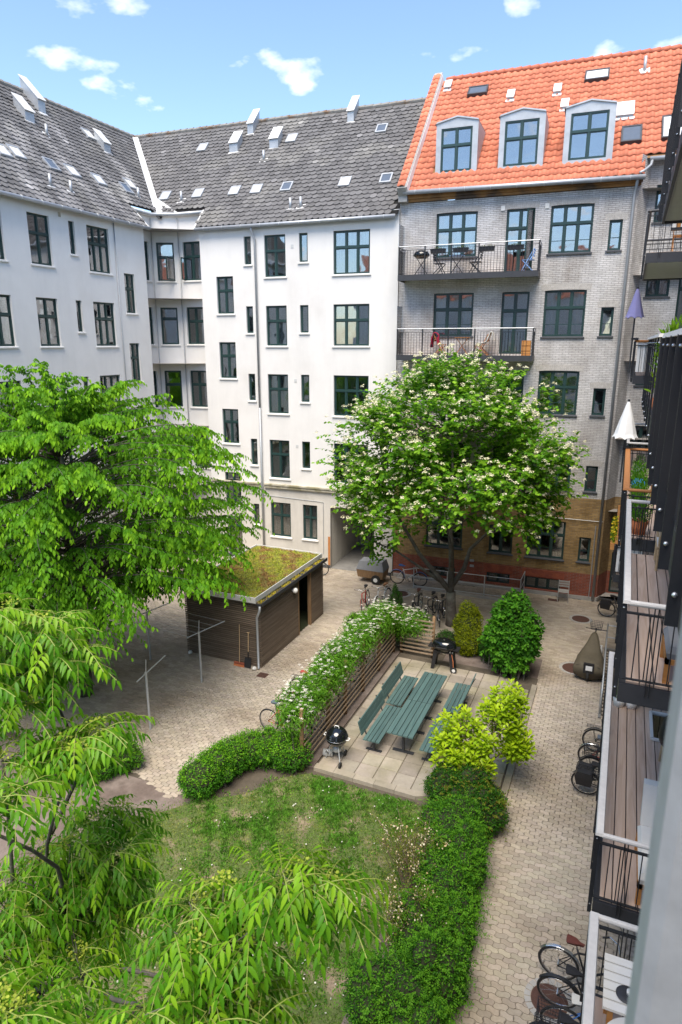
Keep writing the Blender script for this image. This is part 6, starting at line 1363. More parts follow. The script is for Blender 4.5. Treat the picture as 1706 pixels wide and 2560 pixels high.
# ================================================================== BICYCLES
def bicycle(label, loc, head, frame='steel_black', saddle='black_plastic', fender='steel_black', rack=True, basket=None, bag=None, lean=0.06, group='bicycles parked in the yard', scale=1.0, tyre='rubber', steer=.25, grip='black_plastic'):
    o = thing('bicycle', label, 'bicycle', loc, head, group); Mo = INV[o.name].inverted() @ Matrix.Rotation(lean, 4, 'X') @ Matrix.Scale(scale, 4)
    L = lambda x, y, z: Mo @ Vector((x, y, z)); ax = (Mo.to_3x3() @ Vector((0, 1, 0))).normalized(); fx = (Mo.to_3x3() @ Vector((1, 0, 0))).normalized()
    r = .34; wb = 1.06; s = scale
    fax = (Mo.to_3x3() @ Vector((-math.sin(steer), math.cos(steer), 0))).normalized()
    for cx, a in ((0, ax), (wb, fax)):
        c = L(cx, 0, r); w = MB().ring(c, a, (r - .017) * s, .019 * s, 32, 6).build('wheel', tyre, o, True); MB().ring(c, a, (r - .045) * s, .011 * s, 32, 5).build('rim', 'chrome', w)
        sp = MB(); e1 = a.orthogonal().normalized(); e2 = a.cross(e1)
        for k in range(14):
            t = 2 * math.pi * k / 14; d = e1 * math.cos(t) + e2 * math.sin(t); sp.bar(c + d * .02 + a * .02 * (-1) ** k, c + d * (r - .05) * s, .003, .003)
        sp.tube([c - a * .05, c + a * .05], .018, 8); sp.build('spokes', 'chrome', w)
    bb, st, hd, hb = L(.44, 0, .28), L(.27, 0, .80), L(.88, 0, .86), L(.93, 0, .66); fk = L(wb, 0, r)
    fr = MB()
    for p, q, rr2 in ((bb, st, .017), (L(.30, 0, .72), hd, .017), (bb, hb, .019), (hd, hb, .021)): fr.tube([p, q], rr2 * s, 8)
    for sg in (-1, 1): fr.tube([bb, L(0, sg * .06, r)], .010 * s, 6).tube([L(.30, 0, .72), L(0, sg * .06, r)], .009 * s, 6)
    fr.build('frame', frame, o, True)
    MB().tube([hb, L(.97, .05, .6), L(wb, .055, r)], .011 * s, 6).tube([hb, L(.97, -.05, .6), L(wb, -.055, r)], .011 * s, 6).build('fork', frame, o, True)
    MB().tube([st, L(.25, 0, .90)], .013 * s, 8).build('seat_post', 'chrome', o)
    sv = [(-.15, .085, .0), (-.16, .04, .012), (-.16, -.04, .012), (-.15, -.085, 0), (-.02, -.07, .0), (.06, -.025, -.01), (.13, -.017, -.015), (.13, .017, -.015), (.06, .025, -.01), (-.02, .07, 0)]
    sm_ = MB(); top = [L(.25 + a, b_, .955 + c_) for a, b_, c_ in sv]; bot = [L(.25 + a * .85, b_ * .75, .905 + c_) for a, b_, c_ in sv]; n = len(sv)
    sm_.add(top + bot, [tuple(range(n))] + [tuple(range(2 * n - 1, n - 1, -1))] + [(i, i + n, (i + 1) % n + n, (i + 1) % n) for i in range(n)]); sm_.build('saddle', saddle, o)
    h0 = L(.86, 0, .98); cs, sn = math.cos(steer), math.sin(steer); Hh = lambda x, y, z: L(.86 + x * cs - y * sn, x * sn + y * cs, .98 + z)
    hbm = MB().tube([Hh(-.16, .29, .0), Hh(-.04, .29, .03), Hh(.06, .14, .05), Hh(.05, 0, .02), Hh(.06, -.14, .05), Hh(-.04, -.29, .03), Hh(-.16, -.29, .0)], .011 * s, 6).tube([hd, h0], .013 * s, 6).build('handlebar', 'chrome', o, True)
    for sg in (-1, 1): MB().tube([Hh(-.17, sg * .29, 0), Hh(-.06, sg * .29, .027)], .016 * s, 8).build('grip', grip, hbm)
    cr_ = MB().ring(bb + ax * .045, ax, .085 * s, .008, 18, 4); cr_.bar(bb + ax * .06, bb + ax * .06 + fx * .12 - Vector((0, 0, .12)), .018, .012).bar(bb - ax * .06, bb - ax * .06 - fx * .12 + Vector((0, 0, .12)), .018, .012)
    for sg in (1, -1): q = bb + ax * sg * .10 + (fx * .12 - Vector((0, 0, .12))) * sg; cr_.box(q.x - .045, q.x + .045, q.y - .035, q.y + .035, q.z - .01, q.z + .01)
    cr_.build('crank', 'steel_dark', o)
    if fender:
        for cx, a0, a1, nm in ((0, -1.75, 1.0, 'fender'), (wb, -.5, 1.5, 'fender')):
            mb = MB(); n = 16; pr = []
            for i in range(n + 1):
                t = math.pi / 2 + (a0 + (a1 - a0) * i / n) * (1 if cx == 0 else 1) ; t = math.pi / 2 - (a0 + (a1 - a0) * i / n)
                t = math.pi - t if cx == 0 else t
                R1 = r + .022; pr.append((cx + R1 * math.cos(t), r + R1 * math.sin(t)))
            for i in range(n):
                (ax0, az0), (ax1, az1) = pr[i], pr[i + 1]; mb.hexa([L(ax0, -.028, az0), L(ax0, .028, az0), L(ax1, .028, az1), L(ax1, -.028, az1), L(ax0 + (ax0 - cx) * .02, -.02, az0 + (az0 - r) * .02), L(ax0 + (ax0 - cx) * .02, .02, az0 + (az0 - r) * .02), L(ax1 + (ax1 - cx) * .02, .02, az1 + (az1 - r) * .02), L(ax1 + (ax1 - cx) * .02, -.02, az1 + (az1 - r) * .02)])
            mb.build(nm, fender, o)
    if rack:
        rk = MB()
        for yy in (-.07, -.023, .023, .07): rk.tube([L(-.24, yy, .74), L(.2, yy, .74)], .006, 5)
        for xx in (-.24, -.02, .2): rk.tube([L(xx, -.07, .742), L(xx, .07, .742)], .006, 5)
        for yy in (-.07, .07): rk.tube([L(-.1, yy, .74), L(0, yy, r)], .006, 5)
        rk.build('rack', 'steel_black', o)
    if basket:
        bx, bz, m, wd = basket
        ms = MB()
        for z in np.linspace(0, .22, 5):
            k = .8 + .2 * z / .22; pts = [L(bx - .17 * k, -wd * k, bz + z), L(bx + .17 * k, -wd * k, bz + z), L(bx + .17 * k, wd * k, bz + z), L(bx - .17 * k, wd * k, bz + z)]
            for i in range(4): ms.bar(pts[i], pts[(i + 1) % 4], .006)
        for t in np.linspace(-1, 1, 8):
            for sg in (-1, 1): ms.bar(L(bx + .17 * .8 * t, sg * wd * .8, bz), L(bx + .17 * t, sg * wd, bz + .22), .005); ms.bar(L(bx + sg * .17 * .8, t * wd * .8, bz), L(bx + sg * .17, t * wd, bz + .22), .005)
        for t in np.linspace(-.7, .7, 4): ms.bar(L(bx - .136, t * wd, bz), L(bx + .136, t * wd, bz), .005)
        ms.build('basket', m, o)
    if bag:
        bm_ = MB(); 
        for sg in ((-1,) if bag == 'one' else (-1, 1)):
            y = sg * .14; bm_.add([L(-.2, y - .07, .40), L(.13, y - .07, .40), L(.13, y + .07, .40), L(-.2, y + .07, .40), L(-.25, y - .08, .62), L(.16, y - .08, .62), L(.16, y + .08, .62), L(-.25, y + .08, .62), L(-.2, y - .06, .76), L(.12, y - .06, .76), L(.12, y + .06, .76), L(-.2, y + .06, .76)],
                   [(3, 2, 1, 0), (0, 1, 5, 4), (1, 2, 6, 5), (2, 3, 7, 6), (3, 0, 4, 7), (4, 5, 9, 8), (5, 6, 10, 9), (6, 7, 11, 10), (7, 4, 8, 11), (8, 9, 10, 11)])
        bm_.build('pannier', 'black_plastic', o)
    return o
mat('paint_blue', (.05, .16, .45), .35, var=.05); mat('paint_red', (.45, .03, .02), .35, var=.05); mat('paint_orange', (.38, .15, .04), .4, var=.1); mat('leather_brown', (.12, .035, .025), .5, var=.15); mat('leather_red', (.33, .06, .045), .5, var=.1)
mat('paint_white', (.72, .72, .70), .35, var=.04); mat('paint_maroon', (.13, .02, .02), .35, var=.1); mat('saddle_blue', (.10, .125, .16), .6, var=.1); mat('saddle_pale', (.55, .54, .50), .6, var=.08); mat('bag_blue', (.25, .42, .75), .5, var=.2)
# near group under the balcony corner
bicycle('black bicycle with brown saddle and silver mudguards at the lower right', (-.10, 9.62, 0), R(-4), saddle='leather_brown', fender='chrome', rack=False, lean=.05)
bicycle('black bicycle with black saddle and thick mudguard behind the brown-saddled one', (-.06, 9.10, 0), R(-2), rack=False, lean=.10, scale=.98)
bicycle('blue framed bicycle with pale saddle at the bottom edge', (.05, 8.62, 0), R(3), 'paint_blue', 'saddle_pale', fender=None, rack=False, lean=.12)
bicycle('black bicycle with wire basket of black plastic at the bottom edge', (-.10, 8.2, 0), R(0), basket=(-.05, .76, 'steel_black', .16), lean=.06)
# stack by the middle balcony
bicycle('black bicycle with black panniers parked nearest below the middle balcony', (.03, 14.85, 0), R(-3), bag='two', lean=.10)
bicycle('black bicycle with blue bag and rear rack, second below the middle balcony', (.12, 15.45, 0), R(2), lean=.05, basket=(-.05, .76, 'steel_black', .15))
bicycle('red framed bicycle with silver mudguard, third below the middle balcony', (.10, 16.0, 0), R(-2), 'paint_red', 'saddle_blue', fender='chrome', rack=False, lean=.04)
bicycle('black bicycle with rear rack farthest below the middle balcony', (.16, 16.75, 0), R(0), lean=.0)
bicycle('black bicycle by the basement railing near the brick corner', (.12, 26.45, 0), R(-8), lean=.03, bag='one')
# by the flowering trellis
bicycle('orange brown bicycle with blue grey saddle cover in front by the trellis', (-8.32, 14.12, 0), R(-6), 'paint_orange', 'saddle_blue', fender=None, rack=False, lean=-.05)
bicycle('maroon bicycle with red saddle and silver mudguards by the trellis', (-8.12, 14.72, 0), R(-2), 'paint_maroon', 'leather_red', fender='chrome', rack=False, lean=-.04)
bicycle('black bicycle with red saddle and rear bag farther along the trellis', (-8.35, 16.0, 0), R(-5), saddle='leather_red', lean=-.03)
bicycle('black bicycle half hidden behind the flowering trellis', (-8.3, 17.7, 0), R(-4), lean=-.02); bicycle('dark bicycle deepest behind the flowering trellis', (-8.4, 18.3, 0), R(0), lean=-.02)
# behind the patio, noses away
bicycle('red bicycle standing beyond the far end of the trellis', (-9.05, 23.75, 0), R(-82), 'paint_red', rack=False, fender=None); bicycle('white bicycle with orange saddle beside the red one', (-8.35, 24.3, 0), R(-95), 'paint_white', 'paint_orange', fender='paint_white')
bicycle('black bicycle left of the flowering tree trunk', (-6.25, 24.1, 0), R(-92)); bicycle('black bicycle with front basket against the flowering tree trunk', (-5.85, 23.95, 0), R(-85), basket=(1.1, .72, 'steel_black', .15)); bicycle('dark bicycle with brown saddle behind the climbing flowers', (-6.9, 24.2, 0), R(-88), saddle='leather_brown')
bicycle('white and blue city bicycle parked by the passage', (-8.75, 26.65, 0), R(3), 'paint_white', 'paint_blue', fender='paint_blue', rack=False)
o = thing('cargo_trailer', 'grey covered cargo trailer with small white wheels at the passage mouth', 'trailer', (-10.0, 26.5, 0))
MB().add([(-10.5, 26.2, .25), (-9.3, 26.2, .25), (-9.3, 26.9, .25), (-10.5, 26.9, .25), (-10.55, 26.15, .62), (-9.25, 26.15, .62), (-9.25, 26.95, .62), (-10.55, 26.95, .62)], [(3, 2, 1, 0), (0, 1, 5, 4), (1, 2, 6, 5), (2, 3, 7, 6), (3, 0, 4, 7)]).build('box', 'post_wood', o)
MB().add([(-10.56, 26.14, .62), (-9.24, 26.14, .62), (-9.24, 26.96, .62), (-10.56, 26.96, .62), (-10.45, 26.25, 1.0), (-9.35, 26.25, 1.05), (-9.35, 26.85, 1.05), (-10.45, 26.85, 1.0)], [(0, 1, 5, 4), (1, 2, 6, 5), (2, 3, 7, 6), (3, 0, 4, 7), (4, 5, 6, 7)]).build('cover', 'cushion_grey', o)
for y in (26.1, 26.95): w = MB().lathe(Vector((-9.6, y, .22)), [(.10, 0), (.22, 0), (.22, .06), (.10, .06)], 20, (0, 1, 0)).build('wheel', 'rubber', o); MB().lathe(Vector((-9.6, y - .01, .22)), [(.10, 0), (.10, .08)], 16, (0, 1, 0)).build('rim', 'white_paint', w)

bicycle('dark bicycle leaning at the white wall behind the shed, left one', (-14.9, 26.2, 0), R(5)); bicycle('dark bicycle leaning at the white wall behind the shed, right one', (-13.4, 26.35, 0), R(-4))
q = G(1497, 1592); o = thing('spray_bottle', 'small white bottle standing beside the covered scooter', 'bottle', (.08, 22.9, 0)); MB().lathe(Vector((.08, 22.9, 0)), [(.05, 0), (.055, .02), (.055, .2), (.02, .26), (.02, .3)], 14).build('body', 'white_paint', o, True); MB().box(.03, .11, 22.885, 22.915, .3, .33).build('nozzle', 'white_paint', o)
# covered scooter ------------------------------------------------------------------
def covered():
    o = thing('covered_scooter', 'scooter under a brown olive tarpaulin with wire basket poking out', 'scooter', (-.25, 21.3, 0)); secs = []
    for t in np.linspace(0, 1, 12):
        y = 20.62 + 1.55 * t; hgt_ = .62 + .12 * math.sin(t * 3.1) + .62 * max(0, t - .45) ** 1.1 * 1.5; wd = .40 * (1 - .1 * t) * (1 - .72 * max(0, t - .4) / .6) + .02
        ring = []
        for a in np.linspace(-math.pi / 2, 3 * math.pi / 2, 18, endpoint=False):
            z = (.5 + .5 * math.sin(a)); w = wd * (1 + .22 * (1 - z)) * abs(math.cos(a)) ** .6 * (1 if math.cos(a) > 0 else -1)
            ring.append((-.25 + .08 * t + w + .035 * math.sin(6 * a + 4 * t) * (1 - z * .6), y + .02 * math.sin(5 * a), .09 + (hgt_ - .09) * z ** .75))
        secs.append(ring)
    mb = MB(); n = 18; mb.add([p for r_ in secs for p in r_], [(i * n + j, i * n + (j + 1) % n, (i + 1) * n + (j + 1) % n, (i + 1) * n + j) for i in range(11) for j in range(n)] + [tuple(range(n - 1, -1, -1)), tuple(11 * n + j for j in range(n))]); mb.build('tarpaulin', 'tarp', o, True)
    MB().ring((-.25, 20.72, .2), (1, 0, 0), .15, .05, 22, 8).ring((-.2, 21.95, .2), (1, 0, 0), .15, .05, 22, 8).build('wheel', 'rubber', o, True)
    MB().box(-.33, -.13, 20.565, 20.575, .42, .58).build('number_plate', 'white_paint', o); MB().box(-.40, -.08, 20.58, 20.68, .32, .64).build('rear_carrier', 'black_plastic', o)
    MB().tube([(-.17, 22.1, .9), (-.15, 22.25, 1.12), (-.15, 22.3, 1.2)], .02, 8).tube([(-.48, 22.2, 1.2), (-.15, 22.28, 1.16), (.2, 22.2, 1.2)], .014, 6).build('handlebar', 'steel_black', o)
    ms = MB()
    for z in np.linspace(0, .22, 5): k = .82 + .18 * z / .22; q = [(-.15 - .2 * k, 22.32, 1.12 + z), (-.15 + .2 * k, 22.32, 1.12 + z), (-.15 + .2 * k, 22.32 + .3 * k, 1.12 + z), (-.15 - .2 * k, 22.32 + .3 * k, 1.12 + z)]; [ms.bar(q[i], q[(i + 1) % 4], .007) for i in range(4)]
    for t in np.linspace(-1, 1, 8): ms.bar((-.15 + .164 * t, 22.32, 1.12), (-.15 + .2 * t, 22.32, 1.34), .006).bar((-.15 + .164 * t, 22.56, 1.12), (-.15 + .2 * t, 22.62, 1.34), .006).bar((-.15 + .164 * t, 22.32, 1.12), (-.15 + .164 * t, 22.56, 1.12), .006)
    ms.build('basket', 'steel_black', o)
    MB().tube([(-.2, 22.0, .95), (-.2, 22.05, .3)], .03, 8).build('steering_column', 'steel_black', o)
covered()
# ================================================================== YARD FITTINGS
def cover_disc(label, x, y, r=.33, m='cast_iron'):
    o = thing('manhole_cover', label, 'manhole', (x, y, 0)); MB().lathe(Vector((x, y, -.012)), [(r, 0), (r, .018), (r - .03, .022), (r - .035, .016), (.02, .016)], 28).build('lid', m, o)
    mb = MB()
    for k in range(20): a = 2 * math.pi * k / 20; mb.hexa([(x + (r + .01) * math.cos(a - .14), y + (r + .01) * math.sin(a - .14), -.01), (x + (r + .11) * math.cos(a - .13), y + (r + .11) * math.sin(a - .13), -.01), (x + (r + .11) * math.cos(a + .13), y + (r + .11) * math.sin(a + .13), -.01), (x + (r + .01) * math.cos(a + .14), y + (r + .01) * math.sin(a + .14), -.01)] + [(x + (r + d) * math.cos(a + e), y + (r + d) * math.sin(a + e), .007) for d, e in ((.01, -.14), (.11, -.13), (.11, .13), (.01, .14))])
    mb.build('stone_ring', 'concrete', o)
cover_disc('round rusty manhole cover behind the covered scooter basket', -.78, 25.8); cover_disc('round rusty manhole cover beside the covered scooter wheel', -.72, 21.4, .36); p = G(1003, 1484); cover_disc('round manhole cover near the mesh railing', p.x, p.y); p = G(1374, 2502); cover_disc('round brick coloured manhole under the near bicycles', p.x, p.y, .30)
def drain(label, x, y, w=.34, h=.3):
    o = thing('drain_grate', label, 'drain', (x, y, 0)); mb = MB().box(x - w / 2, x + w / 2, y - h / 2, y + h / 2, -.01, .004); mb.build('frame', 'cast_iron', o); g = MB()
    for k in range(6): g.box(x - w / 2 + .03 + k * (w - .06) / 6, x - w / 2 + .05 + k * (w - .06) / 6, y - h / 2 + .03, y + h / 2 - .03, .004, .010)
    g.build('bars', 'cast_iron', o)
p = G(657, 1688); drain('square rusty drain grate in front of the shed corner', p.x, p.y); p = G(1384, 1500); drain('rusty drain grate by the folding chair', p.x, p.y, .45, .28)
# mesh railing round the basement stair
mr = thing('mesh_railing', 'galvanised mesh railing round the basement stair by the brick wall', 'railing', (-5.6, 26.5, 0))
rp = [Vector((-7.9, 26.42, 0)), Vector((-6.4, 26.52, 0)), Vector((-4.8, 26.62, 0)), Vector((-3.3, 26.72, 0)), Vector((-3.3, 27.85, 0))]
for q in rp: MB().tube([q, q + Vector((0, 0, .98))], .024, 8).build('post', 'galvanised', mr)
for a_, b_ in zip(rp[:-1], rp[1:]):
    for z in (.12, .55, .96): MB().tube([a_ + Vector((0, 0, z)), b_ + Vector((0, 0, z))], .018, 8).build('rail', 'galvanised', mr)
    mb = MB(); n = int((b_ - a_).length / .055)
    for i in range(1, n): mb.bar(a_.lerp(b_, i / n) + Vector((0, 0, .12)), a_.lerp(b_, i / n) + Vector((0, 0, .96)), .004)
    for z in np.linspace(.17, .92, 14): mb.bar(a_ + Vector((0, 0, z)), b_ + Vector((0, 0, z)), .004)
    mb.build('mesh', 'steel_dark', mr)
tag(MB().box(-7.9, -3.3, 26.40, 26.50, 0, .10).build('stair_kerb', 'concrete'), kind='structure')
# basement ramp with handrail on the right
tag(MB().add([(.25, 18.6, -.02), (1.6, 18.6, -.02), (1.6, 23.3, -1.4), (.25, 23.3, -1.4)], [(0, 1, 2, 3)]).box(.17, .25, 18.5, 23.4, -1.6, .05).box(1.6, 1.68, 18.5, 23.4, -1.6, .05).box(.17, 1.68, 23.3, 23.4, -1.6, .05).build('basement_ramp', 'concrete_dark'), kind='structure')
o = thing('ramp_handrail', 'long galvanised handrail beside the basement ramp', 'handrail', (.21, 21, .05)); MB().tube([(.21, 18.7, .05), (.21, 18.7, 1.0), (.21, 23.3, 1.0), (.21, 23.3, .05)], .024, 8).build('rail', 'galvanised', o, True); MB().tube([(.21, 23.3, .95), (1.5, 23.3, .95)], .02, 8).tube([(.21, 23.3, .5), (1.5, 23.3, .5)], .02, 8).tube([(1.5, 23.3, .05), (1.5, 23.3, .97)], .02, 8).build('cross_rail', 'galvanised', o)
# folding chair by the wall, leaflet on the ground
def folding_chair(label, p, rz, m='concrete', cat='chair', z=0.0, h=.85, name='folding_chair', seatm=None):
    o = thing(name, label, cat, (p[0], p[1], z), rz); F_ = local(o); P = lambda x, y, zz_: F_.p(x, y, zz_)
    s = MB()
    for k in range(5): MB().box(-.2, .2, -.2 + k * .085, -.13 + k * .085, .44, .455, F_).build('seat_slat', seatm or m, o)
    for k in range(3): MB().box(-.2, .2, .20 + .01 * k, .215 + .01 * k, .56 + k * .1, .63 + k * .1, F_).build('back_slat', seatm or m, o)
    for sx in (-.21, .21): MB().bar(P(sx, -.22, 0), P(sx, .24, h), .02, .03).build('leg', m, o); MB().bar(P(sx * .9, .24, 0), P(sx * .9, -.2, .44), .02, .03).build('leg', m, o)
    return o
folding_chair('weathered grey folding chair against the brick wall', (-1.62, 27.5), R(4), 'concrete')
p = G(1449, 1493); o = thing('leaflet', 'white printed leaflet lying by the downpipe', 'leaflet', (p.x, p.y, .004), R(20)); F_ = local(o); MB().box(-.12, .12, -.22, .22, .004, .016, F_).build('sheet', 'white_paint', o)
mb = MB(); [mb.box(-.08 + random.uniform(0, .05), .03 + random.uniform(0, .05), -.17 + k * .06, -.15 + k * .06, .0165, .018, F_) for k in range(6)]; mb.build('print', 'saddle_blue', o)

# ================================================================== ON THE BALCONIES
def pot(label, x, y, z, r, h, pm, c0=(.05, .14, .02), c1=(.12, .24, .03), pl=.18, n=420, leaf=.05, bloom=None, cat='potted plant'):
    o = thing('potted_plant', label, cat, (x, y, z)); MB().lathe(Vector((x, y, z)), [(r * .72, 0), (r, h), (r * .9, h), (r * .85, h - .03)], 20).build('pot', pm, o, True)
    P = np.array([x, y, z + h]) + ball(n) * np.array([r * 1.2, r * 1.2, pl]) + np.array([0, 0, pl * .6]); foliage('foliage', P, (P - np.array([x, y, z + h - .1])) + rng.normal(size=P.shape) * .1, rng.normal(size=P.shape) + np.array([0, 0, 1.]), leaf * (.6 + .8 * rng.random(n)), T_LANCE, cols(n, c0, c1), o)
    if bloom: P2 = P[rng.random(n) < .25] + np.array([0, 0, .04]); foliage('blossom', P2, rng.normal(size=P2.shape), np.array([0, 0, 1.]) + rng.normal(size=P2.shape) * .4, np.full(len(P2), .045), T_DISC, cols(len(P2), bloom, bloom), o, 'petal')
# level C, middle stack: pots, lounge, table corner
pot('left white pot with small succulent on the lower deck', .46, 12.5, 3.8, .12, .20, 'white_paint', n=300); pot('right white pot with small succulent on the lower deck', .68, 12.52, 3.8, .12, .18, 'white_paint', n=300)
def sofa(label, x0_, x1_, ya, yb, z, cush, frame, backend=True):
    o = thing('lounge_sofa', label, 'sofa', (x0_, (ya + yb) / 2, z)); 
    for (x, y) in ((x0_, ya), (x0_, yb - .06), (x1_ - .06, ya), (x1_ - .06, yb - .06)): MB().box(x, x + .06, y, y + .06, z, z + .30).build('leg', frame, o)
    MB().box(x0_, x1_, ya, yb, z + .24, z + .30).build('frame', frame, o)
    m = (yb - ya) / 2
    def cushion(a, b_, z0, z1):
        e = .04; mb = MB(); mb.add([(x0_ + .02, a, z0), (x1_, a, z0), (x1_, b_, z0), (x0_ + .02, b_, z0), (x0_, a - .01, (z0 + z1) / 2), (x1_, a - .01, (z0 + z1) / 2), (x1_, b_ + .01, (z0 + z1) / 2), (x0_, b_ + .01, (z0 + z1) / 2), (x0_ + e, a + e, z1), (x1_, a + e, z1), (x1_, b_ - e, z1), (x0_ + e, b_ - e, z1)], [(3, 2, 1, 0), (0, 1, 5, 4), (1, 2, 6, 5), (2, 3, 7, 6), (3, 0, 4, 7), (4, 5, 9, 8), (5, 6, 10, 9), (6, 7, 11, 10), (7, 4, 8, 11), (8, 9, 10, 11)]); mb.build('cushion', cush, o)
    cushion(ya + .02, yb - .04, z + .30, z + .44)
    MB().hexa([(x0_ + .03, yb - .05, z + .42), (x1_, yb - .05, z + .42), (x1_, yb + .08, z + .42), (x0_ + .03, yb + .08, z + .42), (x0_ + .03, yb + .12, z + .95), (x1_, yb + .12, z + .95), (x1_, yb + .25, z + .95), (x0_ + .03, yb + .25, z + .95)]).build('back_cushion', cush, o)
    return o
sofa('lounger with white cushions and wooden frame on the lower deck', .73, 1.5, 7.58, 8.62, 3.8, 'cushion_white', 'oak')
sofa('wooden lounge chair with grey cushions on the middle deck', .70, 1.45, 7.6, 8.35, 6.85, 'cushion_grey', 'oak')
o = thing('rattan_chair', 'rattan chair with black seat cover on the lower deck', 'chair', (1.35, 10.6, 3.8)); 
for x, y in ((1.12, 10.35), (1.6, 10.35), (1.12, 10.9), (1.6, 10.9)): MB().tube([(x, y, 3.8), (x + .02, y, 4.25)], .018, 8).build('leg', 'rattan', o)
MB().box(1.1, 1.62, 10.32, 10.92, 4.22, 4.27).build('seat', 'rattan', o); MB().lathe(Vector((1.36, 10.75, 4.27)), [(.30, 0), (.33, .12), (.28, .38), (.12, .5)], 16).build('cover', 'black_plastic', o, True)
o = thing('glass_panel', 'white framed glass panel lying at the far end of the lower deck', 'frame', (1.3, 12.2, 3.8)); mb = MB()
for a_, b_ in (((1.02, 11.5), (1.9, 11.5)), ((1.02, 11.5), (1.02, 12.45)), ((1.02, 12.45), (1.9, 12.45))): mb.bar((*a_, 3.83), (*b_, 3.83), .05, .04)
mb.build('frame', 'white_paint', o); MB().box(1.05, 1.9, 11.53, 12.42, 3.815, 3.82).build('pane', 'glass', o)
# level C, near stack: white slatted table, chair, round table
o = thing('slatted_table', 'white slatted table on the nearest lower deck', 'table', (.95, 5.75, 3.8))
for k in range(6): MB().box(.37, 1.6, 5.40 + k * .105, 5.488 + k * .105, 4.48, 4.51).build('slat', 'white_paint', o)
for x, y in ((.42, 5.44), (1.5, 5.44), (.42, 5.95), (1.5, 5.95)): MB().box(x, x + .05, y, y + .05, 3.8, 4.48).build('leg', 'oak', o)
o = thing('round_stool', 'round cream table top at the nearest lower deck', 'table', (.66, 5.08, 3.8)); MB().lathe(Vector((.66, 5.08, 4.50)), [(.02, 0), (.28, 0), (.29, .02), (.28, .04), (.02, .04)], 32).build('top', 'cushion_white', o, True); MB().tube([(.66, 5.08, 3.8), (.66, 5.08, 4.5)], .04, 10).build('leg', 'white_paint', o); MB().lathe(Vector((.66, 5.08, 3.8)), [(.25, 0), (.23, .03), (.04, .06)], 20).build('base', 'white_paint', o)
o = thing('oval_tray', 'dark oval dish with small white cup on the slatted table', 'tray', (.58, 5.60, 4.51)); MB().lathe(Vector((.58, 5.60, 4.51)), [(.085, 0), (.10, .012), (.095, .018), (.02, .01)], 24).build('dish', 'steel_dark', o, True); MB().lathe(Vector((.60, 5.61, 4.52)), [(.022, 0), (.026, .05)], 14).build('cup', 'white_paint', o, True)
# level B, middle stack
bx, by = .76, 11.78
o = thing('bamboo_chair', 'bamboo armchair at the far end of the middle deck', 'chair', (bx + .25, by + .3, 6.85))
for x, y in ((bx, by), (bx + .5, by), (bx, by + .6), (bx + .5, by + .6)): MB().tube([(x, y, 6.85), (x, y, 7.27)], .024, 8).build('leg', 'rattan', o)
MB().box(bx - .02, bx + .52, by - .02, by + .62, 7.24, 7.28).build('seat', 'cushion_white', o)
MB().tube([(bx - .02, by - .02, 7.26), (bx + .52, by - .02, 7.26), (bx + .52, by + .62, 7.26), (bx - .02, by + .62, 7.26), (bx - .02, by - .02, 7.26)], .02, 8).build('seat_rim', 'rattan', o)
for k in range(3): MB().tube([(bx + .02 * k, by + .62, 7.27), (bx + .05 * k, by + .68, 7.48 + .09 * (3 - k)), (bx + .25, by + .70, 7.70 - .09 * k), (bx + .5 - .05 * k, by + .68, 7.48 + .09 * (3 - k)), (bx + .5 - .02 * k, by + .62, 7.27)], .02, 8).build('back_hoop', 'rattan', o)
for x in (bx, bx + .5): MB().tube([(x, by, 7.27), (x, by - .02, 7.45), (x, by + .2, 7.5), (x, by + .66, 7.5)], .018, 8).build('arm', 'rattan', o)
# level B, third stack: plants and toys
for i, (y, lab) in enumerate(((14.1, 'nearest leafy pot behind the orange wooden rail'), (15.6, 'second leafy pot along the orange wooden rail'), (17.0, 'third leafy pot along the orange wooden rail'), (18.6, 'farthest leafy pot along the orange wooden rail'))): pot(lab, .50, y, 6.85, .17, .28, 'black_plastic' if i else 'terracotta', (.05, .17, .02), (.16, .34, .03), .3, 500, .07)
o = thing('play_ball', 'blue ball on the deck with the orange wooden rail', 'ball', (.52, 18.5, 6.85)); mat('ball_blue', (.03, .25, .6), .4, var=.05); MB().lathe(Vector((.52, 18.5, 7.02)), [(.01, -.17)] + [(.17 * math.cos(a), .17 * math.sin(a)) for a in np.linspace(-1.45, 1.45, 12)] + [(.01, .17)], 20).build('ball', 'ball_blue', o, True)
o = thing('white_chair', 'white garden chair behind the blue ball', 'chair', (1.0, 17.45, 6.85))
for x, y in ((.82, 17.25), (1.3, 17.25), (.82, 17.70), (1.3, 17.70)): MB().tube([(x, y, 6.85), (x, y, 7.28)], .02, 8).build('leg', 'oak', o)
MB().hexa([(.78, 17.20, 7.28), (1.34, 17.20, 7.28), (1.34, 17.70, 7.28), (.78, 17.70, 7.28), (.78, 17.20, 7.32), (1.34, 17.20, 7.32), (1.34, 17.70, 7.32), (.78, 17.70, 7.32)]).build('seat', 'white_paint', o); MB().hexa([(.78, 17.70, 7.3), (1.34, 17.70, 7.3), (1.34, 17.74, 7.3), (.78, 17.74, 7.3), (.82, 17.80, 7.75), (1.30, 17.80, 7.75), (1.30, 17.84, 7.75), (.82, 17.84, 7.75)]).build('back', 'white_paint', o)
pot('grey pot with green plant on the far middle-level balcony', .55, 20.8, 6.85, .15, .26, 'zinc', pl=.22)
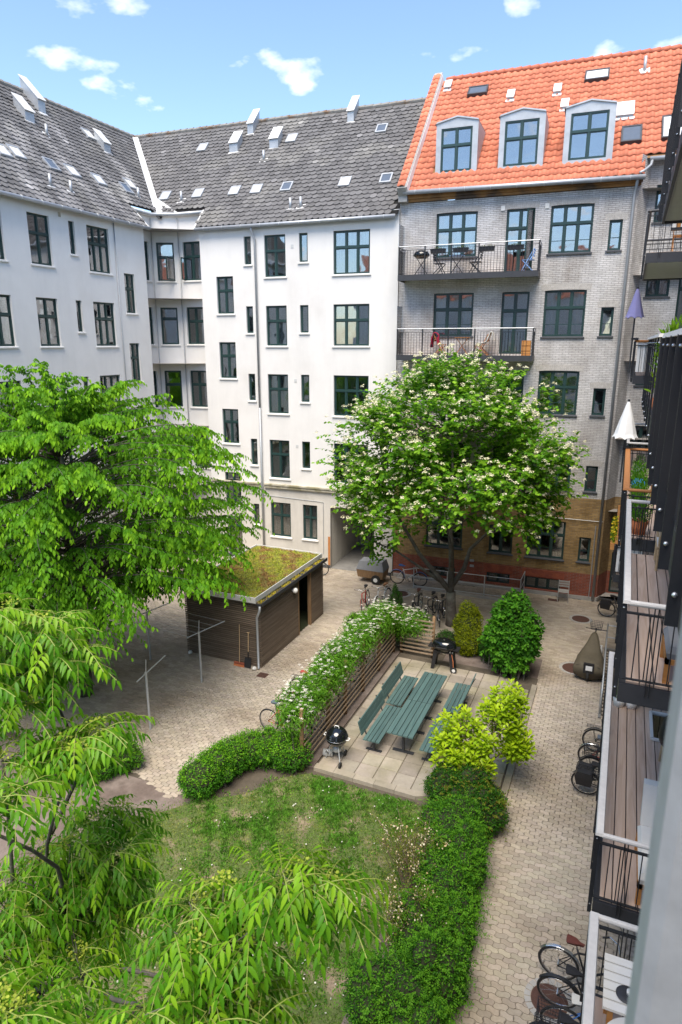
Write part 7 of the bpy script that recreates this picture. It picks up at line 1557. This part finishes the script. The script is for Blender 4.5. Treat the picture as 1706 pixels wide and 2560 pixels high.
# level C, far: planter box with yellow flowers and pale end panels
o = thing('planter_box', 'wooden planter with yellow flowers on the far lower balcony rail', 'planter', (.12, 22, 4.45)); MB().box(.0, .16, 20.7, 23.5, 4.50, 4.70).build('box', 'oak', o)
P = np.stack([rng.uniform(0, .16, 700), rng.uniform(20.75, 23.4, 700), rng.uniform(4.68, 4.9, 700)], 1); foliage('foliage', P, rng.normal(size=P.shape) + np.array([0, 0, .6]), rng.normal(size=P.shape) + np.array([0, 0, 1.]), np.full(700, .07), T_LANCE, cols(700, (.06, .16, .02), (.14, .26, .03)), o)
foliage('blossom', P[:120] + np.array([0, 0, .05]), rng.normal(size=(120, 3)), np.array([0, 0, 1.]) + rng.normal(size=(120, 3)) * .3, np.full(120, .075), T_DISC, cols(120, (.95, .68, .03), (1, .8, .05)), o, 'petal')
for z, lab, X in ((3.8, 'pale slatted screen on the end of the far lower balcony', .2), (9.75, 'white cloth screen on the end of the far upper balcony', .14)):
    o = thing('balcony_screen', lab, 'screen', (X + .3, 20.55, z)); k = 5
    for i in range(k): MB().box(X + .02 + i * .14, X + .15 + i * .14, 20.53, 20.54, z + .08, z + .88).build('slat', 'white_paint', o)
pot('terracotta pot with climbing leaves on the upper middle balcony', .45, 8.1, 9.75, .16, .6, 'terracotta', (.10, .22, .02), (.26, .38, .03), .3, 350, .08); pot('leafy pot by the rail of the upper middle balcony', .42, 9.0, 9.75, .14, .2, 'terracotta', (.16, .28, .02), (.34, .42, .04), .45, 300, .085)
# closed parasols
def parasol(label, x, y, z0, zc, zt, col, r):
    o = thing('parasol', label, 'parasol', (x, y, z0)); MB().tube([(x, y, z0), (x, y, zt + .03)], .022, 8).build('pole', 'steel_dark', o); mb = MB(); n = 24; vs = []
    prof = [(.03, zt), (.07, zt - .12), (r * .55, zt - .5 * (zt - zc)), (r * .85, zc + .1), (r, zc)]
    for a_, z in prof:
        for j in range(n): t = 6.283 * j / n; k = 1 + .09 * math.cos(t * 8) * (a_ / r); vs.append((x + a_ * k * math.cos(t), y + a_ * k * math.sin(t), z - .03 * math.cos(t * 8) * (a_ / r)))
    mb.add(vs, [(i * n + j, i * n + (j + 1) % n, (i + 1) * n + (j + 1) % n, (i + 1) * n + j) for i in range(len(prof) - 1) for j in range(n)] + [tuple(range(n))]); mb.build('canopy', col, o)
    MB().lathe(Vector((x, y, zt)), [(.03, 0), (.035, .04), (.01, .07)], 10).build('finial', 'steel_black', o); MB().box(x - .03, x + .16, y - .03, y + .03, z0 + .9, z0 + .96).build('clamp', 'steel_black', o)
mat('parasol_lilac', (.25, .24, .46), .85, var=.08); mat('parasol_white', (.80, .80, .78), .85, var=.04)
parasol('closed lilac parasol on the far upper balcony', -.0, 20.45, 9.8, 11.3, 12.05, 'parasol_lilac', .24); parasol('closed white parasol beside the orange wooden rail', .08, 19.2, 6.9, 8.15, 9.1, 'parasol_white', .31)
# upper far balcony
folding_chair('orange wooden folding chair on the highest far balcony', (.9, 19.6), R(180), 'oak', z=12.78)
for y, l, z in ((19.0, 'striped flower box hung inside the highest far balcony rail', 13.35),): o = thing('flower_box', l, 'flower box', (.9, y, z)); [MB().box(.62 + k * .09, .70 + k * .09, 18.76, 18.9, 13.32, 13.6).build('slat', 'oak' if k % 2 else 'sill_white', o) for k in range(8)]; MB().box(.6, 1.36, 18.74, 18.92, 13.26, 13.32).build('tray', 'steel_black', o)
# facade balconies: furniture
def fz(u, v): return FB.p(u, v, 0)
q = fz(-7.75, -.5); zz_ = 13.27
o = thing('balcony_grill', 'black grill on crossed legs on the upper facade balcony', 'grill', (q.x, q.y, zz_)); c_ = Vector((q.x, q.y, zz_ + .78))
MB().lathe(c_, [(.2, -.12), (.32, -.02), (.33, 0), (.33, .03), (.28, .13), (.14, .2), (.02, .21)], 24).build('body', 'enamel_black', o, True)
for sx in (-1, 1): MB().bar((q.x - .28 * sx, q.y - .1 * sx, zz_), (q.x + .22 * sx, q.y - .1 * sx, zz_ + .68), .025).build('leg', 'steel_black', o)
def facade_chair(label, u, z, m, seatm=None, rz=0.0): q = fz(u, -.5); return folding_chair(label, (q.x, q.y), rz, m, z=z, seatm=seatm)
facade_chair('black folding chair left on the upper facade balcony', -7.0, 13.27, 'steel_black', rz=R(90)); facade_chair('black folding chair in the middle of the upper facade balcony', -5.55, 13.27, 'steel_black', rz=R(-90)); facade_chair('pale folding chair by the open door of the upper facade balcony', -3.55, 13.27, 'bag_blue', rz=R(-90))
def small_table(label, u, z, topm, legm):
    q = fz(u, -.5); o = thing('balcony_table', label, 'table', (q.x, q.y, z)); MB().lathe(Vector((q.x, q.y, z + .70)), [(.02, 0), (.31, 0), (.31, .025), (.02, .025)], 24).build('top', topm, o)
    for sx in (-1, 1): MB().bar((q.x - .27 * sx, q.y - .03 * sx, z), (q.x + .25 * sx, q.y - .03 * sx, z + .70), .035, .025).build('leg', legm, o)
small_table('small table with blue patterned top on the upper facade balcony', -6.3, 13.27, 'bag_blue', 'steel_black'); small_table('red brown folding table on the lower facade balcony', -5.95, 10.13, 'rail_wood', 'rail_wood')
facade_chair('red brown folding chair with a draped jacket on the lower facade balcony', -6.85, 10.13, 'rail_wood', rz=R(90)); facade_chair('red brown folding chair under a white throw on the lower facade balcony', -5.1, 10.13, 'rail_wood', rz=R(-90))
def drape_cloth(name, label, cat, u, z, m, w, segs):
    q = fz(u, -.5); o = thing(name, label, cat, (q.x, q.y, z)); mb = MB(); n = 7
    rows = [[FB.p(u + a_ + .015 * math.sin(i * 2.2), -.5 - w / 2 + w * i / (n - 1), z + b_ + .012 * math.sin(i * 2.7)) for i in range(n)] for a_, b_ in segs]
    for r1, r2 in zip(rows[:-1], rows[1:]):
        for i in range(n - 1): mb.poly([r1[i], r1[i + 1], r2[i + 1], r2[i]])
    c = mb.build('cloth', m, o); md = c.modifiers.new('thick', 'SOLIDIFY'); md.thickness = .03; return o
mat('jacket_red', (.50, .02, .07), .85, var=.2, scale=8, col2=(.03, .03, .06), c2pos=(.5, .58), c2scale=5)
drape_cloth('jacket', 'red and navy jacket hung over the chair back', 'jacket', -7.05, 10.13, 'jacket_red', .46, [(-.16, .32), (-.12, .6), (-.06, .86), (.0, .90), (.06, .80), (.12, .42)])
drape_cloth('throw', 'white throw spread over the folding chair', 'throw', -5.05, 10.13, 'cushion_white', .48, [(-.42, .18), (-.30, .47), (-.05, .49), (.12, .55), (.26, .92), (.32, .90), (.34, .6)])
q = fz(-3.38, -.8); o = thing('crate', 'orange wooden crate at the end of the lower facade balcony', 'crate', (q.x, q.y, 10.13)); [MB().box(-3.55, -3.2, -.88, -.86, 10.13 + k * .2, 10.30 + k * .2, FB).build('slat', 'oak', o) for k in range(3)]; MB().box(-3.55, -3.2, -.86, -.7, 10.13, 10.72, FB).build('box', 'oak', o)
for i, u in enumerate((-7.0, -6.1, -5.1, -4.0)):
    o = thing('rail_planter', 'dark planter hung on the upper facade balcony rail, %s from the left' % ('first', 'second', 'third', 'fourth')[i], 'planter', tuple(FB.p(u, -1.05, 14.0))); zt_ = 14.22
    mb = MB(); mb.hexa([FB.p(u - .28, -.93, zt_ - .16), FB.p(u + .28, -.93, zt_ - .16), FB.p(u + .28, -.80, zt_ - .16), FB.p(u - .28, -.80, zt_ - .16), FB.p(u - .31, -.94, zt_), FB.p(u + .31, -.94, zt_), FB.p(u + .31, -.77, zt_), FB.p(u - .31, -.77, zt_)]); mb.build('box', 'black_plastic', o)
    P = np.array(FB.p(u, -.86, zt_)) + rng.normal(size=(60, 3)) * np.array([.14, .03, .02]) + np.array([0, 0, .02]); foliage('foliage', P, rng.normal(size=P.shape) + np.array([0, 0, 1.]), rng.normal(size=P.shape), np.full(60, .06), T_LANCE, cols(60, (.08, .12, .03), (.25, .2, .06)), o)
